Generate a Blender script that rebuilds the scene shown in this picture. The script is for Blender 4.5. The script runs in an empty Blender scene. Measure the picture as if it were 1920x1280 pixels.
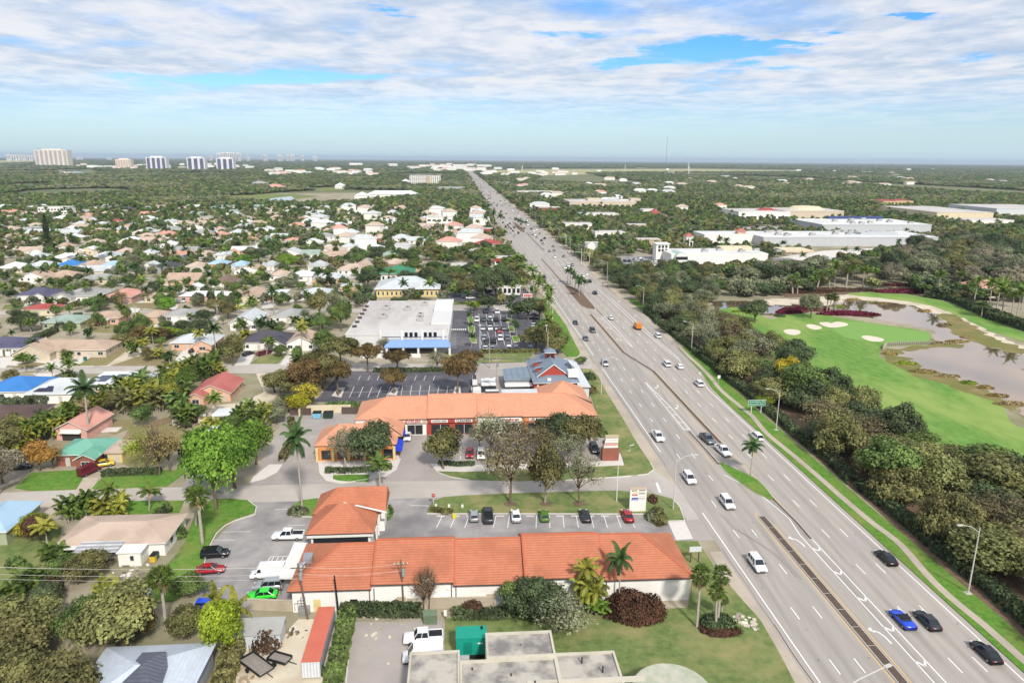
import bpy, bmesh, math, random
from mathutils import Vector, Matrix, noise
from mathutils.geometry import tessellate_polygon
R = math.radians
rnd = random.Random(7)
S = bpy.context.scene
COL = S.collection
# --- camera
CAMH = 68.0; F = 1350.0; YH = 298.0
PITCH = math.atan((640 - YH) / F); ROLL = math.atan(14 / 1920)
fw = Vector((0, math.cos(PITCH), -math.sin(PITCH))); up0 = Vector((0, math.sin(PITCH), math.cos(PITCH))); rt0 = Vector((1, 0, 0))
ix = rt0 * math.cos(ROLL) + up0 * math.sin(ROLL); iu = up0 * math.cos(ROLL) - rt0 * math.sin(ROLL)
cd = bpy.data.cameras.new('camera'); cam = bpy.data.objects.new('camera', cd); COL.objects.link(cam)
cd.lens = 36 * F / 1920; cd.sensor_width = 36; cd.clip_start = 1; cd.clip_end = 80000
m3 = Matrix((ix, iu, -fw)).transposed()
cam.matrix_world = Matrix.Translation((0, 0, CAMH)) @ m3.to_4x4()
S.camera = cam
TH = R(4.32); CT, ST = math.cos(TH), math.sin(TH)
def at(px, py, z=0.0):          # a point of the photograph's ground, surveyed into world metres
 d = fw * F + ix * (px - 960) - iu * (py - 640)
 k = (z - CAMH) / d.z
 return Vector((d.x * k, d.y * k, z))
def P(t, s, z=0.0):             # highway frame: t across, s along
 return Vector((t * CT - s * ST, t * ST + s * CT, z))
def ts(px, py, z=0.0):
 v = at(px, py, z); return (v.x * CT + v.y * ST, v.y * CT - v.x * ST)
def pix(v):                     # only used to keep plants out of what the photo shows as open
 q = Vector(v) - Vector((0, 0, CAMH)); w = q.dot(fw)
 return (960 + F * q.dot(ix) / w, 640 - F * q.dot(iu) / w) if w > 1 else (-9999, 9999)
def hgt(px, pb, pt):            # height of an upright thing from its foot row and top row
 b = at(px, pb); lo, hi = 0, 200
 for _ in range(40):
  m = (lo + hi) / 2
  if pix((b.x, b.y, m))[1] > pt: lo = m
  else: hi = m
 return lo
# --- materials
MAT = {}
def lin(c):
 if isinstance(c, str):
  c = [int(c[i:i + 2], 16) / 255 for i in (0, 2, 4)]
  c = [x / 12.92 if x <= .04045 else ((x + .055) / 1.055) ** 2.4 for x in c]
 return (c[0], c[1], c[2], 1)
def nd(nt, kind, **kw):
 n = nt.nodes.new(kind)
 for k, v in kw.items():
  if k in n.inputs: n.inputs[k].default_value = v
  else: setattr(n, k, v)
 return n
def mat(name, col, rough=.8, var=.12, scale=1.0, col2=None, detail=4, metal=0.0, spec=.3, bump=0.0, bscale=None, big=None, rand=0.0, coord='Object', emit=None, stretch=None, sharp=None):
 if name in MAT: return MAT[name]
 m = bpy.data.materials.new(name); m.use_nodes = True; nt = m.node_tree; L = nt.links
 b = nt.nodes['Principled BSDF']
 b.inputs['Roughness'].default_value = rough; b.inputs['Metallic'].default_value = metal; b.inputs['Specular IOR Level'].default_value = spec
 tc = nd(nt, 'ShaderNodeTexCoord'); src = tc.outputs[coord]
 if stretch:
  mp = nd(nt, 'ShaderNodeMapping'); mp.inputs['Scale'].default_value = stretch[:3]
  if len(stretch) > 3: mp.inputs['Rotation'].default_value = (0, 0, stretch[3])
  L.new(src, mp.inputs[0]); src = mp.outputs[0]
 c = lin(col); c1 = tuple(x * (1 - var) for x in c[:3]) + (1,); c2 = tuple(min(1, x * (1 + var)) for x in c[:3]) + (1,)
 if col2: c1, c2 = c, lin(col2)
 n = nd(nt, 'ShaderNodeTexNoise', Scale=scale, Detail=detail, Roughness=.6); L.new(src, n.inputs['Vector'])
 r = nd(nt, 'ShaderNodeValToRGB'); e = r.color_ramp.elements
 w = sharp if sharp else .22
 e[0].position = .5 - w; e[1].position = .5 + w; e[0].color = c1; e[1].color = c2
 L.new(n.outputs['Fac'], r.inputs[0]); out = r.outputs[0]
 if big:                     # (scale, colour, amount): wide patches
  n2 = nd(nt, 'ShaderNodeTexNoise', Scale=big[0], Detail=3, Roughness=.6); L.new(src, n2.inputs['Vector'])
  mr = nd(nt, 'ShaderNodeMapRange'); mr.inputs[1].default_value = .45; mr.inputs[2].default_value = .65; mr.inputs[4].default_value = big[2]
  L.new(n2.outputs['Fac'], mr.inputs[0])
  mx = nd(nt, 'ShaderNodeMix', data_type='RGBA'); L.new(mr.outputs[0], mx.inputs[0]); L.new(out, mx.inputs[6]); mx.inputs[7].default_value = lin(big[1]); out = mx.outputs[2]
 if rand:
  oi = nd(nt, 'ShaderNodeObjectInfo'); hs = nd(nt, 'ShaderNodeHueSaturation')
  a = nd(nt, 'ShaderNodeMapRange'); a.inputs[3].default_value = 1 - rand; a.inputs[4].default_value = 1 + rand
  L.new(oi.outputs['Random'], a.inputs[0]); L.new(a.outputs[0], hs.inputs['Value']); L.new(out, hs.inputs['Color']); out = hs.outputs[0]
 L.new(out, b.inputs['Base Color'])
 if bump:
  bn = nd(nt, 'ShaderNodeTexNoise', Scale=bscale or scale * 3, Detail=5); L.new(src, bn.inputs['Vector'])
  bp = nd(nt, 'ShaderNodeBump', Strength=bump, Distance=.1); L.new(bn.outputs['Fac'], bp.inputs['Height']); L.new(bp.outputs[0], b.inputs['Normal'])
 if emit: b.inputs['Emission Color'].default_value = lin(emit[0]); b.inputs['Emission Strength'].default_value = emit[1]
 MAT[name] = m; return m
def striped(name, col, col2, freq, axis='z', duty=.5, rough=.7, soft=.25, metal=0.0, spec=.3, var=.1, bump=.3):
 """rows of tiles, seams or slats, running level across the slope or wall"""
 if name in MAT: return MAT[name]
 m = mat(name, col, rough, var, 1.3, metal=metal, spec=spec, big=(.22, col2, .5)); nt = m.node_tree; L = nt.links; b = nt.nodes['Principled BSDF']
 tc = [n for n in nt.nodes if n.type == 'TEX_COORD'][0]
 sx = nd(nt, 'ShaderNodeSeparateXYZ'); L.new(tc.outputs['Object'], sx.inputs[0])
 mu = nd(nt, 'ShaderNodeMath', operation='MULTIPLY'); L.new(sx.outputs['XYZ'.index(axis.upper())], mu.inputs[0]); mu.inputs[1].default_value = freq
 fr = nd(nt, 'ShaderNodeMath', operation='FRACT'); L.new(mu.outputs[0], fr.inputs[0])
 mr = nd(nt, 'ShaderNodeMapRange', interpolation_type='SMOOTHSTEP'); mr.inputs[1].default_value = duty - soft / 2; mr.inputs[2].default_value = duty + soft / 2
 L.new(fr.outputs[0], mr.inputs[0])
 base = b.inputs['Base Color'].links[0].from_socket
 mx = nd(nt, 'ShaderNodeMix', data_type='RGBA'); L.new(mr.outputs[0], mx.inputs[0]); L.new(base, mx.inputs[6]); mx.inputs[7].default_value = lin(col2)
 L.new(mx.outputs[2], b.inputs['Base Color'])
 if bump:
  bp = nd(nt, 'ShaderNodeBump', Strength=bump, Distance=.06); bp.invert = True; L.new(mr.outputs[0], bp.inputs['Height']); L.new(bp.outputs[0], b.inputs['Normal'])
 return m
def leafmat(name, dark, light, rand=.12, transl=.25):
 if name in MAT: return MAT[name]
 m = bpy.data.materials.new(name); m.use_nodes = True; nt = m.node_tree; L = nt.links
 b = nt.nodes['Principled BSDF']; b.inputs['Roughness'].default_value = .65; b.inputs['Specular IOR Level'].default_value = .2
 a = nd(nt, 'ShaderNodeAttribute', attribute_name='tone')
 tc = nd(nt, 'ShaderNodeTexCoord'); n = nd(nt, 'ShaderNodeTexNoise', Scale=.45, Detail=2); L.new(tc.outputs['Object'], n.inputs['Vector'])
 ad = nd(nt, 'ShaderNodeMath', operation='MULTIPLY_ADD'); L.new(n.outputs['Fac'], ad.inputs[0]); ad.inputs[1].default_value = .9; ad.inputs[2].default_value = -.45
 ad2 = nd(nt, 'ShaderNodeMath', operation='ADD'); L.new(ad.outputs[0], ad2.inputs[0]); L.new(a.outputs['Fac'], ad2.inputs[1])
 r = nd(nt, 'ShaderNodeValToRGB'); e = r.color_ramp.elements; e[0].position = .1; e[1].position = .9; e[0].color = lin(dark); e[1].color = lin(light)
 L.new(ad2.outputs[0], r.inputs[0])
 oi = nd(nt, 'ShaderNodeObjectInfo'); hs = nd(nt, 'ShaderNodeHueSaturation')
 mv = nd(nt, 'ShaderNodeMapRange'); mv.inputs[3].default_value = 1 - rand * 1.6; mv.inputs[4].default_value = 1 + rand * 1.6; L.new(oi.outputs['Random'], mv.inputs[0]); L.new(mv.outputs[0], hs.inputs['Value'])
 wn = nd(nt, 'ShaderNodeTexWhiteNoise', noise_dimensions='1D'); L.new(oi.outputs['Random'], wn.inputs['W'])
 mh = nd(nt, 'ShaderNodeMapRange'); mh.inputs[3].default_value = .5 - rand * .09; mh.inputs[4].default_value = .5 + rand * .09; L.new(wn.outputs[0], mh.inputs[0]); L.new(mh.outputs[0], hs.inputs['Hue'])
 L.new(r.outputs[0], hs.inputs['Color']); L.new(hs.outputs[0], b.inputs['Base Color'])
 if transl:
  tr = nd(nt, 'ShaderNodeBsdfTranslucent'); L.new(hs.outputs[0], tr.inputs[0]); ms = nd(nt, 'ShaderNodeMixShader'); ms.inputs[0].default_value = transl
  L.new(b.outputs[0], ms.inputs[1]); L.new(tr.outputs[0], ms.inputs[2]); L.new(ms.outputs[0], nt.nodes['Material Output'].inputs[0])
 MAT[name] = m; return m
# --- mesh builder
class MB:
 def __init__(s): s.v = []; s.f = []; s.m = []; s.t = []
 def poly(s, pts, mi=0, tone=0.5):
  i = len(s.v); s.v += [tuple(p) for p in pts]; s.f.append(tuple(range(i, i + len(pts)))); s.m.append(mi); s.t.append(tone)
 def box(s, x0, x1, y0, y1, z0, z1, mi=0, top=None):
  i = len(s.v); s.v += [(x0, y0, z0), (x1, y0, z0), (x1, y1, z0), (x0, y1, z0), (x0, y0, z1), (x1, y0, z1), (x1, y1, z1), (x0, y1, z1)]
  for k, f in enumerate(((3, 2, 1, 0), (4, 5, 6, 7), (0, 1, 5, 4), (1, 2, 6, 5), (2, 3, 7, 6), (3, 0, 4, 7))):
   s.f.append(tuple(i + q for q in f)); s.m.append(top if (top is not None and k == 1) else mi); s.t.append(.5)
  return s
 def prism(s, pts, z0, z1, mi=0, top=None):     # pts ccw
  n = len(pts); i = len(s.v); s.v += [(p[0], p[1], z0) for p in pts] + [(p[0], p[1], z1) for p in pts]
  for k in range(n):
   j = (k + 1) % n; s.f.append((i + k, i + j, i + n + j, i + n + k)); s.m.append(mi); s.t.append(.5)
  for tri in tessellate_polygon([[Vector((p[0], p[1], 0)) for p in pts]]):
   s.f.append(tuple(i + n + q for q in tri)); s.m.append(mi if top is None else top); s.t.append(.5)
  return s
 def tube(s, pts, rad, n=6, mi=0, cap=True, tone=.5):
  if not hasattr(rad, '__len__'): rad = [rad] * len(pts)
  pts = [Vector(p) for p in pts]; rings = []
  for k, p in enumerate(pts):
   d = (pts[min(k + 1, len(pts) - 1)] - pts[max(k - 1, 0)]).normalized()
   a = d.cross(Vector((0, 0, 1)) if abs(d.z) < .9 else Vector((1, 0, 0))).normalized(); b = d.cross(a)
   rings.append(len(s.v)); s.v += [tuple(p + (a * math.cos(2 * math.pi * q / n) + b * math.sin(2 * math.pi * q / n)) * rad[k]) for q in range(n)]
  for k in range(len(pts) - 1):
   for q in range(n):
    s.f.append((rings[k] + q, rings[k] + (q + 1) % n, rings[k + 1] + (q + 1) % n, rings[k + 1] + q)); s.m.append(mi); s.t.append(tone)
  if cap:
   s.f.append(tuple(rings[-1] + q for q in range(n))); s.m.append(mi); s.t.append(tone)
   s.f.append(tuple(rings[0] + q for q in reversed(range(n)))); s.m.append(mi); s.t.append(tone)
  return s
 def loft(s, rings, mi=0, cap=True):
  n = len(rings[0]); st = []
  for r in rings: st.append(len(s.v)); s.v += [tuple(p) for p in r]
  for k in range(len(rings) - 1):
   for q in range(n):
    s.f.append((st[k] + q, st[k] + (q + 1) % n, st[k + 1] + (q + 1) % n, st[k + 1] + q)); s.m.append(mi); s.t.append(.5)
  if cap:
   s.f.append(tuple(st[0] + q for q in reversed(range(n)))); s.m.append(mi); s.t.append(.5)
   s.f.append(tuple(st[-1] + q for q in range(n))); s.m.append(mi); s.t.append(.5)
  return s
 def mesh(s, name, mats, smooth=False, tone=False, fix=False):
  me = bpy.data.meshes.new(name); me.from_pydata(s.v, [], s.f)
  for m in (mats if isinstance(mats, (list, tuple)) else [mats]): me.materials.append(m)
  me.polygons.foreach_set('material_index', s.m)
  if smooth: me.polygons.foreach_set('use_smooth', [True] * len(s.f))
  if tone:
   a = me.attributes.new('tone', 'FLOAT', 'FACE'); a.data.foreach_set('value', s.t)
  if fix:
   bm = bmesh.new(); bm.from_mesh(me); bmesh.ops.recalc_face_normals(bm, faces=bm.faces); bm.to_mesh(me); bm.free()
  me.update(); return me
 def build(s, name, mats, parent=None, **kw):
  o = bpy.data.objects.new(name, s.mesh(name, mats, **kw)); COL.objects.link(o)
  if parent: o.parent = parent
  return o
LABELS = {}
def tag(o, label=None, cat=None, group=None, kind=None):
 if label: o['label'] = label
 if cat: o['category'] = cat
 if group: o['group'] = group
 if kind: o['kind'] = kind
 return o
def thing(name, loc, rz=0.0, label=None, cat=None, group=None):
 o = bpy.data.objects.new(name, None); COL.objects.link(o); o.location = loc; o.rotation_euler = (0, 0, rz); o.empty_display_size = .5
 return tag(o, label, cat, group)
def smooth_pts(pts, n=6, closed=True):
 out = []; N = len(pts)
 for i in range(N if closed else N - 1):
  p = [Vector(pts[(i + k) % N]) if closed else Vector(pts[min(max(i + k, 0), N - 1)]) for k in (-1, 0, 1, 2)]
  for q in range(n):
   t = q / n
   out.append(.5 * ((2 * p[1]) + (-p[0] + p[2]) * t + (2 * p[0] - 5 * p[1] + 4 * p[2] - p[3]) * t * t + (-p[0] + 3 * p[1] - 3 * p[2] + p[3]) * t ** 3))
 if not closed: out.append(Vector(pts[-1]))
 return out
LV = .004; SHN = [0]
OPEN = []                       # world polygons kept clear of scattered trees
def sheet(name, pts, m, lvl, smooth=False, px=True, kind='structure', clear=False, thick=0.0, rough=0):
 w = [at(*p) if px else P(*p) for p in pts]
 if smooth: w = smooth_pts(w, 6)
 if rough: w = [v + Vector((noise.noise(v * .22), noise.noise(v * .22 + Vector((50, 0, 0))), 0)) * rough for v in smooth_pts(w, 4)]
 if clear: OPEN.append([(v.x, v.y) for v in w])
 SHN[0] += 1; b = MB(); z = lvl * LV + SHN[0] * .00018
 area = sum(w[i].x * w[(i + 1) % len(w)].y - w[(i + 1) % len(w)].x * w[i].y for i in range(len(w)))
 if area < 0: w.reverse()
 if thick: b.prism([(v.x, v.y) for v in w], -.05, z + thick)
 else:
  b.v = [(v.x, v.y, z) for v in w]
  for tri in tessellate_polygon([[Vector((v.x, v.y, 0)) for v in w]]): b.f.append(tuple(tri)); b.m.append(0); b.t.append(.5)
 o = b.build(name, m, fix=not thick)
 if not thick:
  me = o.data
  if me.polygons and sum(p.normal.z * p.area for p in me.polygons) < 0: me.flip_normals()
 return tag(o, kind=kind)
def strip(b, pts, w, z, mi=0):  # a flat band along a world polyline
 pts = [Vector((p[0], p[1], 0)) for p in pts]
 L_, R_ = [], []
 for k, p in enumerate(pts):
  d = (pts[min(k + 1, len(pts) - 1)] - pts[max(k - 1, 0)]).normalized(); q = Vector((-d.y, d.x, 0)) * w / 2
  L_.append(p + q); R_.append(p - q)
 for k in range(len(pts) - 1):
  b.poly([(R_[k].x, R_[k].y, z), (R_[k + 1].x, R_[k + 1].y, z), (L_[k + 1].x, L_[k + 1].y, z), (L_[k].x, L_[k].y, z)], mi)
def band3(b, pts, w, z0, z1, mi=0, top=None):   # a low wall or kerb along a world polyline
 pts = [Vector((p[0], p[1], 0)) for p in pts]; L_, R_ = [], []
 for k, p in enumerate(pts):
  d = (pts[min(k + 1, len(pts) - 1)] - pts[max(k - 1, 0)]).normalized(); q = Vector((-d.y, d.x, 0)) * w / 2
  L_.append(p + q); R_.append(p - q)
 ring = R_ + L_[::-1]
 n = len(pts); i = len(b.v)
 b.v += [(p.x, p.y, z0) for p in ring] + [(p.x, p.y, z1) for p in ring]; N = len(ring)
 for k in range(N): j = (k + 1) % N; b.f.append((i + k, i + j, i + N + j, i + N + k)); b.m.append(mi); b.t.append(.5)
 for k in range(n - 1): b.f.append((i + N + k, i + N + k + 1, i + N + N - 2 - k, i + N + N - 1 - k)); b.m.append(mi if top is None else top); b.t.append(.5)
def inside(x, y, poly):
 c = False; j = len(poly) - 1
 for i in range(len(poly)):
  xi, yi = poly[i]; xj, yj = poly[j]
  if (yi > y) != (yj > y) and x < (xj - xi) * (y - yi) / (yj - yi) + xi: c = not c
  j = i
 return c
def ordn(n): return {1: 'first', 2: 'second', 3: 'third', 4: 'fourth', 5: 'fifth', 6: 'sixth', 7: 'seventh', 8: 'eighth', 9: 'ninth', 10: 'tenth', 11: 'eleventh', 12: 'twelfth'}.get(n) or '%d%s' % (n, 'th' if n % 100 in (11, 12, 13) else {1: 'st', 2: 'nd', 3: 'rd'}.get(n % 10, 'th'))
def clone(o, parent=None):
 c = o.copy(); COL.objects.link(c); c.parent = parent
 for ch in KIDS.get(o.name, ()): clone(ch, c)
 if o.name in KIDS: KIDS[c.name] = [x for x in NEW.pop(c.name, [])]
 if parent is not None: NEW.setdefault(parent.name, []).append(c)
 return c
KIDS = {}; NEW = {}
def remember(root):             # children lists, gathered once
 by = {}
 for o in bpy.data.objects:
  if o.parent: by.setdefault(o.parent.name, []).append(o)
 def go(o):
  KIDS[o.name] = by.get(o.name, [])
  for c in KIDS[o.name]: go(c)
 go(root)
# --- sky, sun
SUN_EL, SUN_AZ = R(41), R(160)      # azimuth clockwise from +Y: behind the camera, to its right
w = bpy.data.worlds.new('World'); S.world = w; w.use_nodes = True; nt = w.node_tree; L = nt.links
bg = nt.nodes['Background']; sky = nd(nt, 'ShaderNodeTexSky', sky_type='NISHITA', sun_disc=False, sun_elevation=SUN_EL, sun_rotation=SUN_AZ)
sky.air_density = 1.0; sky.dust_density = .6; sky.ozone_density = 1.5
tc = nd(nt, 'ShaderNodeTexCoord'); sx = nd(nt, 'ShaderNodeSeparateXYZ'); L.new(tc.outputs['Generated'], sx.inputs[0])
def mth(op, a, b=None, c=None):
 n = nd(nt, 'ShaderNodeMath', operation=op)
 for i, v in enumerate((a, b, c)):
  if v is None: continue
  if isinstance(v, (int, float)): n.inputs[i].default_value = v
  else: L.new(v, n.inputs[i])
 return n.outputs[0]
def rng(v, a, b, c=0.0, d=1.0, smooth=True):
 n = nd(nt, 'ShaderNodeMapRange'); n.interpolation_type = 'SMOOTHSTEP' if smooth else 'LINEAR'
 for i, q in enumerate((a, b, c, d)): n.inputs[i + 1].default_value = q
 L.new(v, n.inputs[0]); return n.outputs[0]
zc = mth('MAXIMUM', sx.outputs[2], 0.0); zz = mth('ADD', zc, .045)
cx = mth('DIVIDE', sx.outputs[0], zz); cy = mth('DIVIDE', sx.outputs[1], zz)
cv = nd(nt, 'ShaderNodeCombineXYZ'); L.new(cx, cv.inputs[0]); L.new(cy, cv.inputs[1])
def cl(scale, detail, rough, dist=0.0, off=(0, 0, 0), st=(1, 1, 1)):
 mp = nd(nt, 'ShaderNodeMapping'); mp.inputs['Location'].default_value = off; mp.inputs['Scale'].default_value = st; L.new(cv.outputs[0], mp.inputs[0])
 n = nd(nt, 'ShaderNodeTexNoise', Scale=scale, Detail=detail, Roughness=rough, Distortion=dist); L.new(mp.outputs[0], n.inputs['Vector']); return n.outputs['Fac']
n1 = cl(.62, 8, .58, .2, (3.1, 1.7, 0)); n2 = cl(3.4, 6, .6, .3, (9, 4, 2), (1, .8, 1)); n3 = cl(1.1, 9, .62, .3, (5, 8, 1), (1, .8, 1))
def skydir(px, py):
 d = (fw * F + ix * (px - 960) - iu * (py - 640)).normalized(); return d.x / (d.z + .045), d.y / (d.z + .045)
hole = None
hn = nd(nt, 'ShaderNodeTexNoise', Scale=1.6, Detail=6, Roughness=.65); L.new(cv.outputs[0], hn.inputs['Vector']); hs3 = nd(nt, 'ShaderNodeSeparateXYZ'); L.new(hn.outputs['Color'], hs3.inputs[0])
wx = mth('ADD', cx, mth('MULTIPLY', mth('SUBTRACT', hs3.outputs[0], .5), 1.5)); wy = mth('ADD', cy, mth('MULTIPLY', mth('SUBTRACT', hs3.outputs[1], .5), 1.5))
for px, py, rx, ry, k in ((500, 148, .75, .24, 1.1), (640, 143, .3, .12, .5), (1340, 96, .38, .3, 1.15), (1180, 118, .3, .16, .8), (1440, 128, .3, .17, .8), (1480, 76, .3, .1, .7), (1720, 28, .14, .08, .85), (700, 8, .12, .08, .5), (1090, 70, .16, .12, .5), (740, 30, .1, .08, .45), (1880, 100, .15, .1, .4)):
 hx, hy = skydir(px, py)
 a = mth('DIVIDE', mth('SUBTRACT', wx, hx), rx * 1.15); b_ = mth('DIVIDE', mth('SUBTRACT', wy, hy), ry * 1.25)
 d2 = mth('ADD', mth('MULTIPLY', a, a), mth('MULTIPLY', b_, b_))
 g = mth('MULTIPLY', mth('POWER', 2.718, mth('MULTIPLY', d2, -1.0)), k)
 hole = g if hole is None else mth('ADD', hole, g)
cov = mth('ADD', mth('MULTIPLY', n1, .6), mth('MULTIPLY', n3, .4))
cov = mth('SUBTRACT', mth('ADD', cov, .13), mth('MULTIPLY', hole, .4))
mask = rng(cov, .40, .62)
low = rng(sx.outputs[2], .02, .105)          # clouds thin out into the clear band over the horizon
mask = mth('MULTIPLY', mask, mth('MULTIPLY', low, .93))
n4 = cl(2.2, 6, .6, .0, (2, 7.3, 5), (1, 1.0, 1)); lowc = mth('MULTIPLY', rng(n4, .60, .68), mth('MULTIPLY', rng(sx.outputs[2], .035, .06), rng(sx.outputs[2], .15, .09)))
mask = mth('MAXIMUM', mask, mth('MULTIPLY', lowc, .55))
shade = rng(mth('ADD', mth('MULTIPLY', n2, .5), mth('MULTIPLY', n3, .5)), .36, .62)
cr = nd(nt, 'ShaderNodeValToRGB'); e = cr.color_ramp.elements
e[0].position = 0; e[0].color = (.56, .66, .81, 1); e[1].position = 1; e[1].color = (.95, .94, .95, 1); el = e.new(.5); el.color = (.74, .80, .90, 1)
L.new(shade, cr.inputs[0])
SKYK = .1
ms = nd(nt, 'ShaderNodeVectorMath', operation='MULTIPLY'); L.new(sky.outputs[0], ms.inputs[0]); tm = nd(nt, 'ShaderNodeMix', data_type='RGBA'); L.new(rng(sx.outputs[2], .03, .17), tm.inputs[0]); tm.inputs[6].default_value = (.50 * SKYK, .64 * SKYK, .84 * SKYK, 1); tm.inputs[7].default_value = (.24 * SKYK, .56 * SKYK, .92 * SKYK, 1); L.new(tm.outputs[2], ms.inputs[1])
hm_ = nd(nt, 'ShaderNodeMix', data_type='RGBA'); L.new(rng(sx.outputs[2], .085, -.005, 0, .9), hm_.inputs[0]); L.new(ms.outputs[0], hm_.inputs[6]); hm_.inputs[7].default_value = (.32, .42, .455, 1)
cs = nd(nt, 'ShaderNodeVectorMath', operation='SCALE'); L.new(cr.outputs[0], cs.inputs[0]); cs.inputs['Scale'].default_value = .5
mx = nd(nt, 'ShaderNodeMix', data_type='RGBA'); L.new(mask, mx.inputs[0]); L.new(hm_.outputs[2], mx.inputs[6]); L.new(cs.outputs[0], mx.inputs[7])
L.new(mx.outputs[2], bg.inputs[0]); bg.inputs[1].default_value = 1.0
sl = bpy.data.lights.new('sun', 'SUN'); sl.energy = 2.3; sl.angle = R(6); sl.color = (1, .955, .89)
so = bpy.data.objects.new('sun', sl); COL.objects.link(so)
sd = Vector((math.sin(SUN_AZ) * math.cos(SUN_EL), math.cos(SUN_AZ) * math.cos(SUN_EL), math.sin(SUN_EL)))
so.rotation_euler = sd.to_track_quat('Z', 'Y').to_euler(); so.location = (0, 0, 300)
S.view_settings.view_transform = 'Standard'; S.view_settings.look = 'None'; S.view_settings.exposure = .94; S.view_settings.gamma = 1
w.cycles.sampling_method = 'MANUAL'; w.cycles.sample_map_resolution = 256
S.cycles.use_denoising = True
S.cycles.max_bounces = 6; S.cycles.diffuse_bounces = 3; S.cycles.glossy_bounces = 2; S.cycles.transmission_bounces = 2; S.cycles.volume_bounces = 0; S.cycles.transparent_max_bounces = 6
S.cycles.caustics_reflective = False; S.cycles.caustics_refractive = False
# --- colours
M = {}
def defm(k, *a, **kw): M[k] = mat(k, *a, **kw)
defm('soil', 'ada28f', 1, .2, .25, col2='918770', detail=8, big=(.03, '6f7049', .7), bump=.3)
defm('farland', '55603c', 1, .2, .004, col2='7d7a58', detail=6)
defm('fields', 'b5a67c', 1, .2, .002, col2='8f9560', detail=5)
defm('concrete_road', 'a39b92', .9, .06, .5, detail=8, big=(.03, '928c86', .8), stretch=(1, .12, 1, TH), bump=.1, bscale=8)
defm('dark_asphalt', '868180', .9, .15, .25, col2='a8a39e', detail=8, big=(.08, '646265', .65), bump=.15, bscale=8)
defm('black_asphalt', '46454c', .9, .14, .4, col2='5f5d62', detail=8, big=(.05, '7d7a7c', .5), bump=.15, bscale=8)
defm('pale_asphalt', 'a39a93', .9, .08, .3, detail=8, big=(.05, '918a84', .7), bump=.1, bscale=8)
defm('street', 'b3aba2', .9, .06, .4, detail=8, big=(.04, '988f87', .7))
defm('pavement', 'b3a695', .9, .08, .8, detail=6, big=(.08, '9d9284', .7))
defm('white_concrete', 'cfc8c0', .85, .05, 1.0, detail=6)
defm('kerb', 'b9b3aa', .85, .1, 1.5)
defm('dark_kerb', '55483f', .9, .25, 2.0)
defm('grass', '54673a', 1, .25, .8, col2='7a8650', detail=10, big=(.12, '918a5e', .85), bump=.6, bscale=6, spec=.1)
defm('verge_grass', '476e28', 1, .25, 1.1, col2='6a903c', detail=10, big=(.15, '7f8848', .6), bump=.7, bscale=6, spec=.1)
defm('golf_grass', '557a34', 1, .2, .5, col2='769a4c', detail=9, big=(.05, '90a058', .8), bump=.5, bscale=5, spec=.1, stretch=(1, .4, 1, .3))
defm('golf_green', '789c52', 1, .06, .6, detail=6, spec=.1)
defm('dry_grass', '7f7550', 1, .2, .5, col2='94866a', detail=8, big=(.08, '7d8344', .7), bump=.5, bscale=5, spec=.1)
defm('marsh', '75673f', 1, .2, .4, col2='6a7436', detail=8, big=(.1, '8f7c54', .7), bump=.4)
defm('mulch', '5e4a3c', 1, .25, .8, col2='7c6855', detail=8, bump=.5)
defm('sand', 'cbbfa9', 1, .1, .6, detail=8, big=(.15, 'a8977e', .6), bump=.5)
defm('bunker_sand', 'd3c7b4', 1, .04, 2)
defm('water', 'd0b294', .035, .04, .05, spec=.5, metal=.85, bump=.02, bscale=1.5)
defm('road_paint', 'e6e4e0', .7, .05, 6)
defm('yellow_paint', 'd6b068', .7, .06, 6)
defm('golf_cart_path', 'a8a096', .9, .1, .5)
nt_ = M['concrete_road'].node_tree; LL = nt_.links; bs_ = nt_.nodes['Principled BSDF']; prev = bs_.inputs['Base Color'].links[0].from_socket
def mm(op, a, b):
 n = nd(nt_, 'ShaderNodeMath', operation=op)
 for i, v in enumerate((a, b)):
  if isinstance(v, (int, float)): n.inputs[i].default_value = v
  else: LL.new(v, n.inputs[i])
 return n.outputs[0]
tcr = nd(nt_, 'ShaderNodeTexCoord'); sxr = nd(nt_, 'ShaderNodeSeparateXYZ'); LL.new(tcr.outputs['Object'], sxr.inputs[0])
tt_ = mm('ADD', mm('MULTIPLY', sxr.outputs[0], CT), mm('MULTIPLY', sxr.outputs[1], ST)); ph = mm('MULTIPLY', mm('SUBTRACT', tt_, 47.9), 2 * math.pi / 3.55)
cs_ = mm('ADD', mm('MULTIPLY', mm('COSINE', ph, 0), .045), mm('MULTIPLY', mm('COSINE', mm('MULTIPLY', ph, 2), 0), -.04))
mpr = nd(nt_, 'ShaderNodeMapping'); mpr.inputs['Scale'].default_value = (.9, .05, 1); mpr.inputs['Rotation'].default_value = (0, 0, -TH); LL.new(tcr.outputs['Object'], mpr.inputs[0]); nr = nd(nt_, 'ShaderNodeTexNoise', Scale=1, Detail=6); LL.new(mpr.outputs[0], nr.inputs['Vector'])
hv = nd(nt_, 'ShaderNodeHueSaturation'); LL.new(mm('ADD', mm('ADD', cs_, 1.0), mm('MULTIPLY', mm('SUBTRACT', nr.outputs['Fac'], .5), .5)), hv.inputs['Value']); LL.new(prev, hv.inputs['Color']); LL.new(hv.outputs[0], bs_.inputs['Base Color'])
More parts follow.
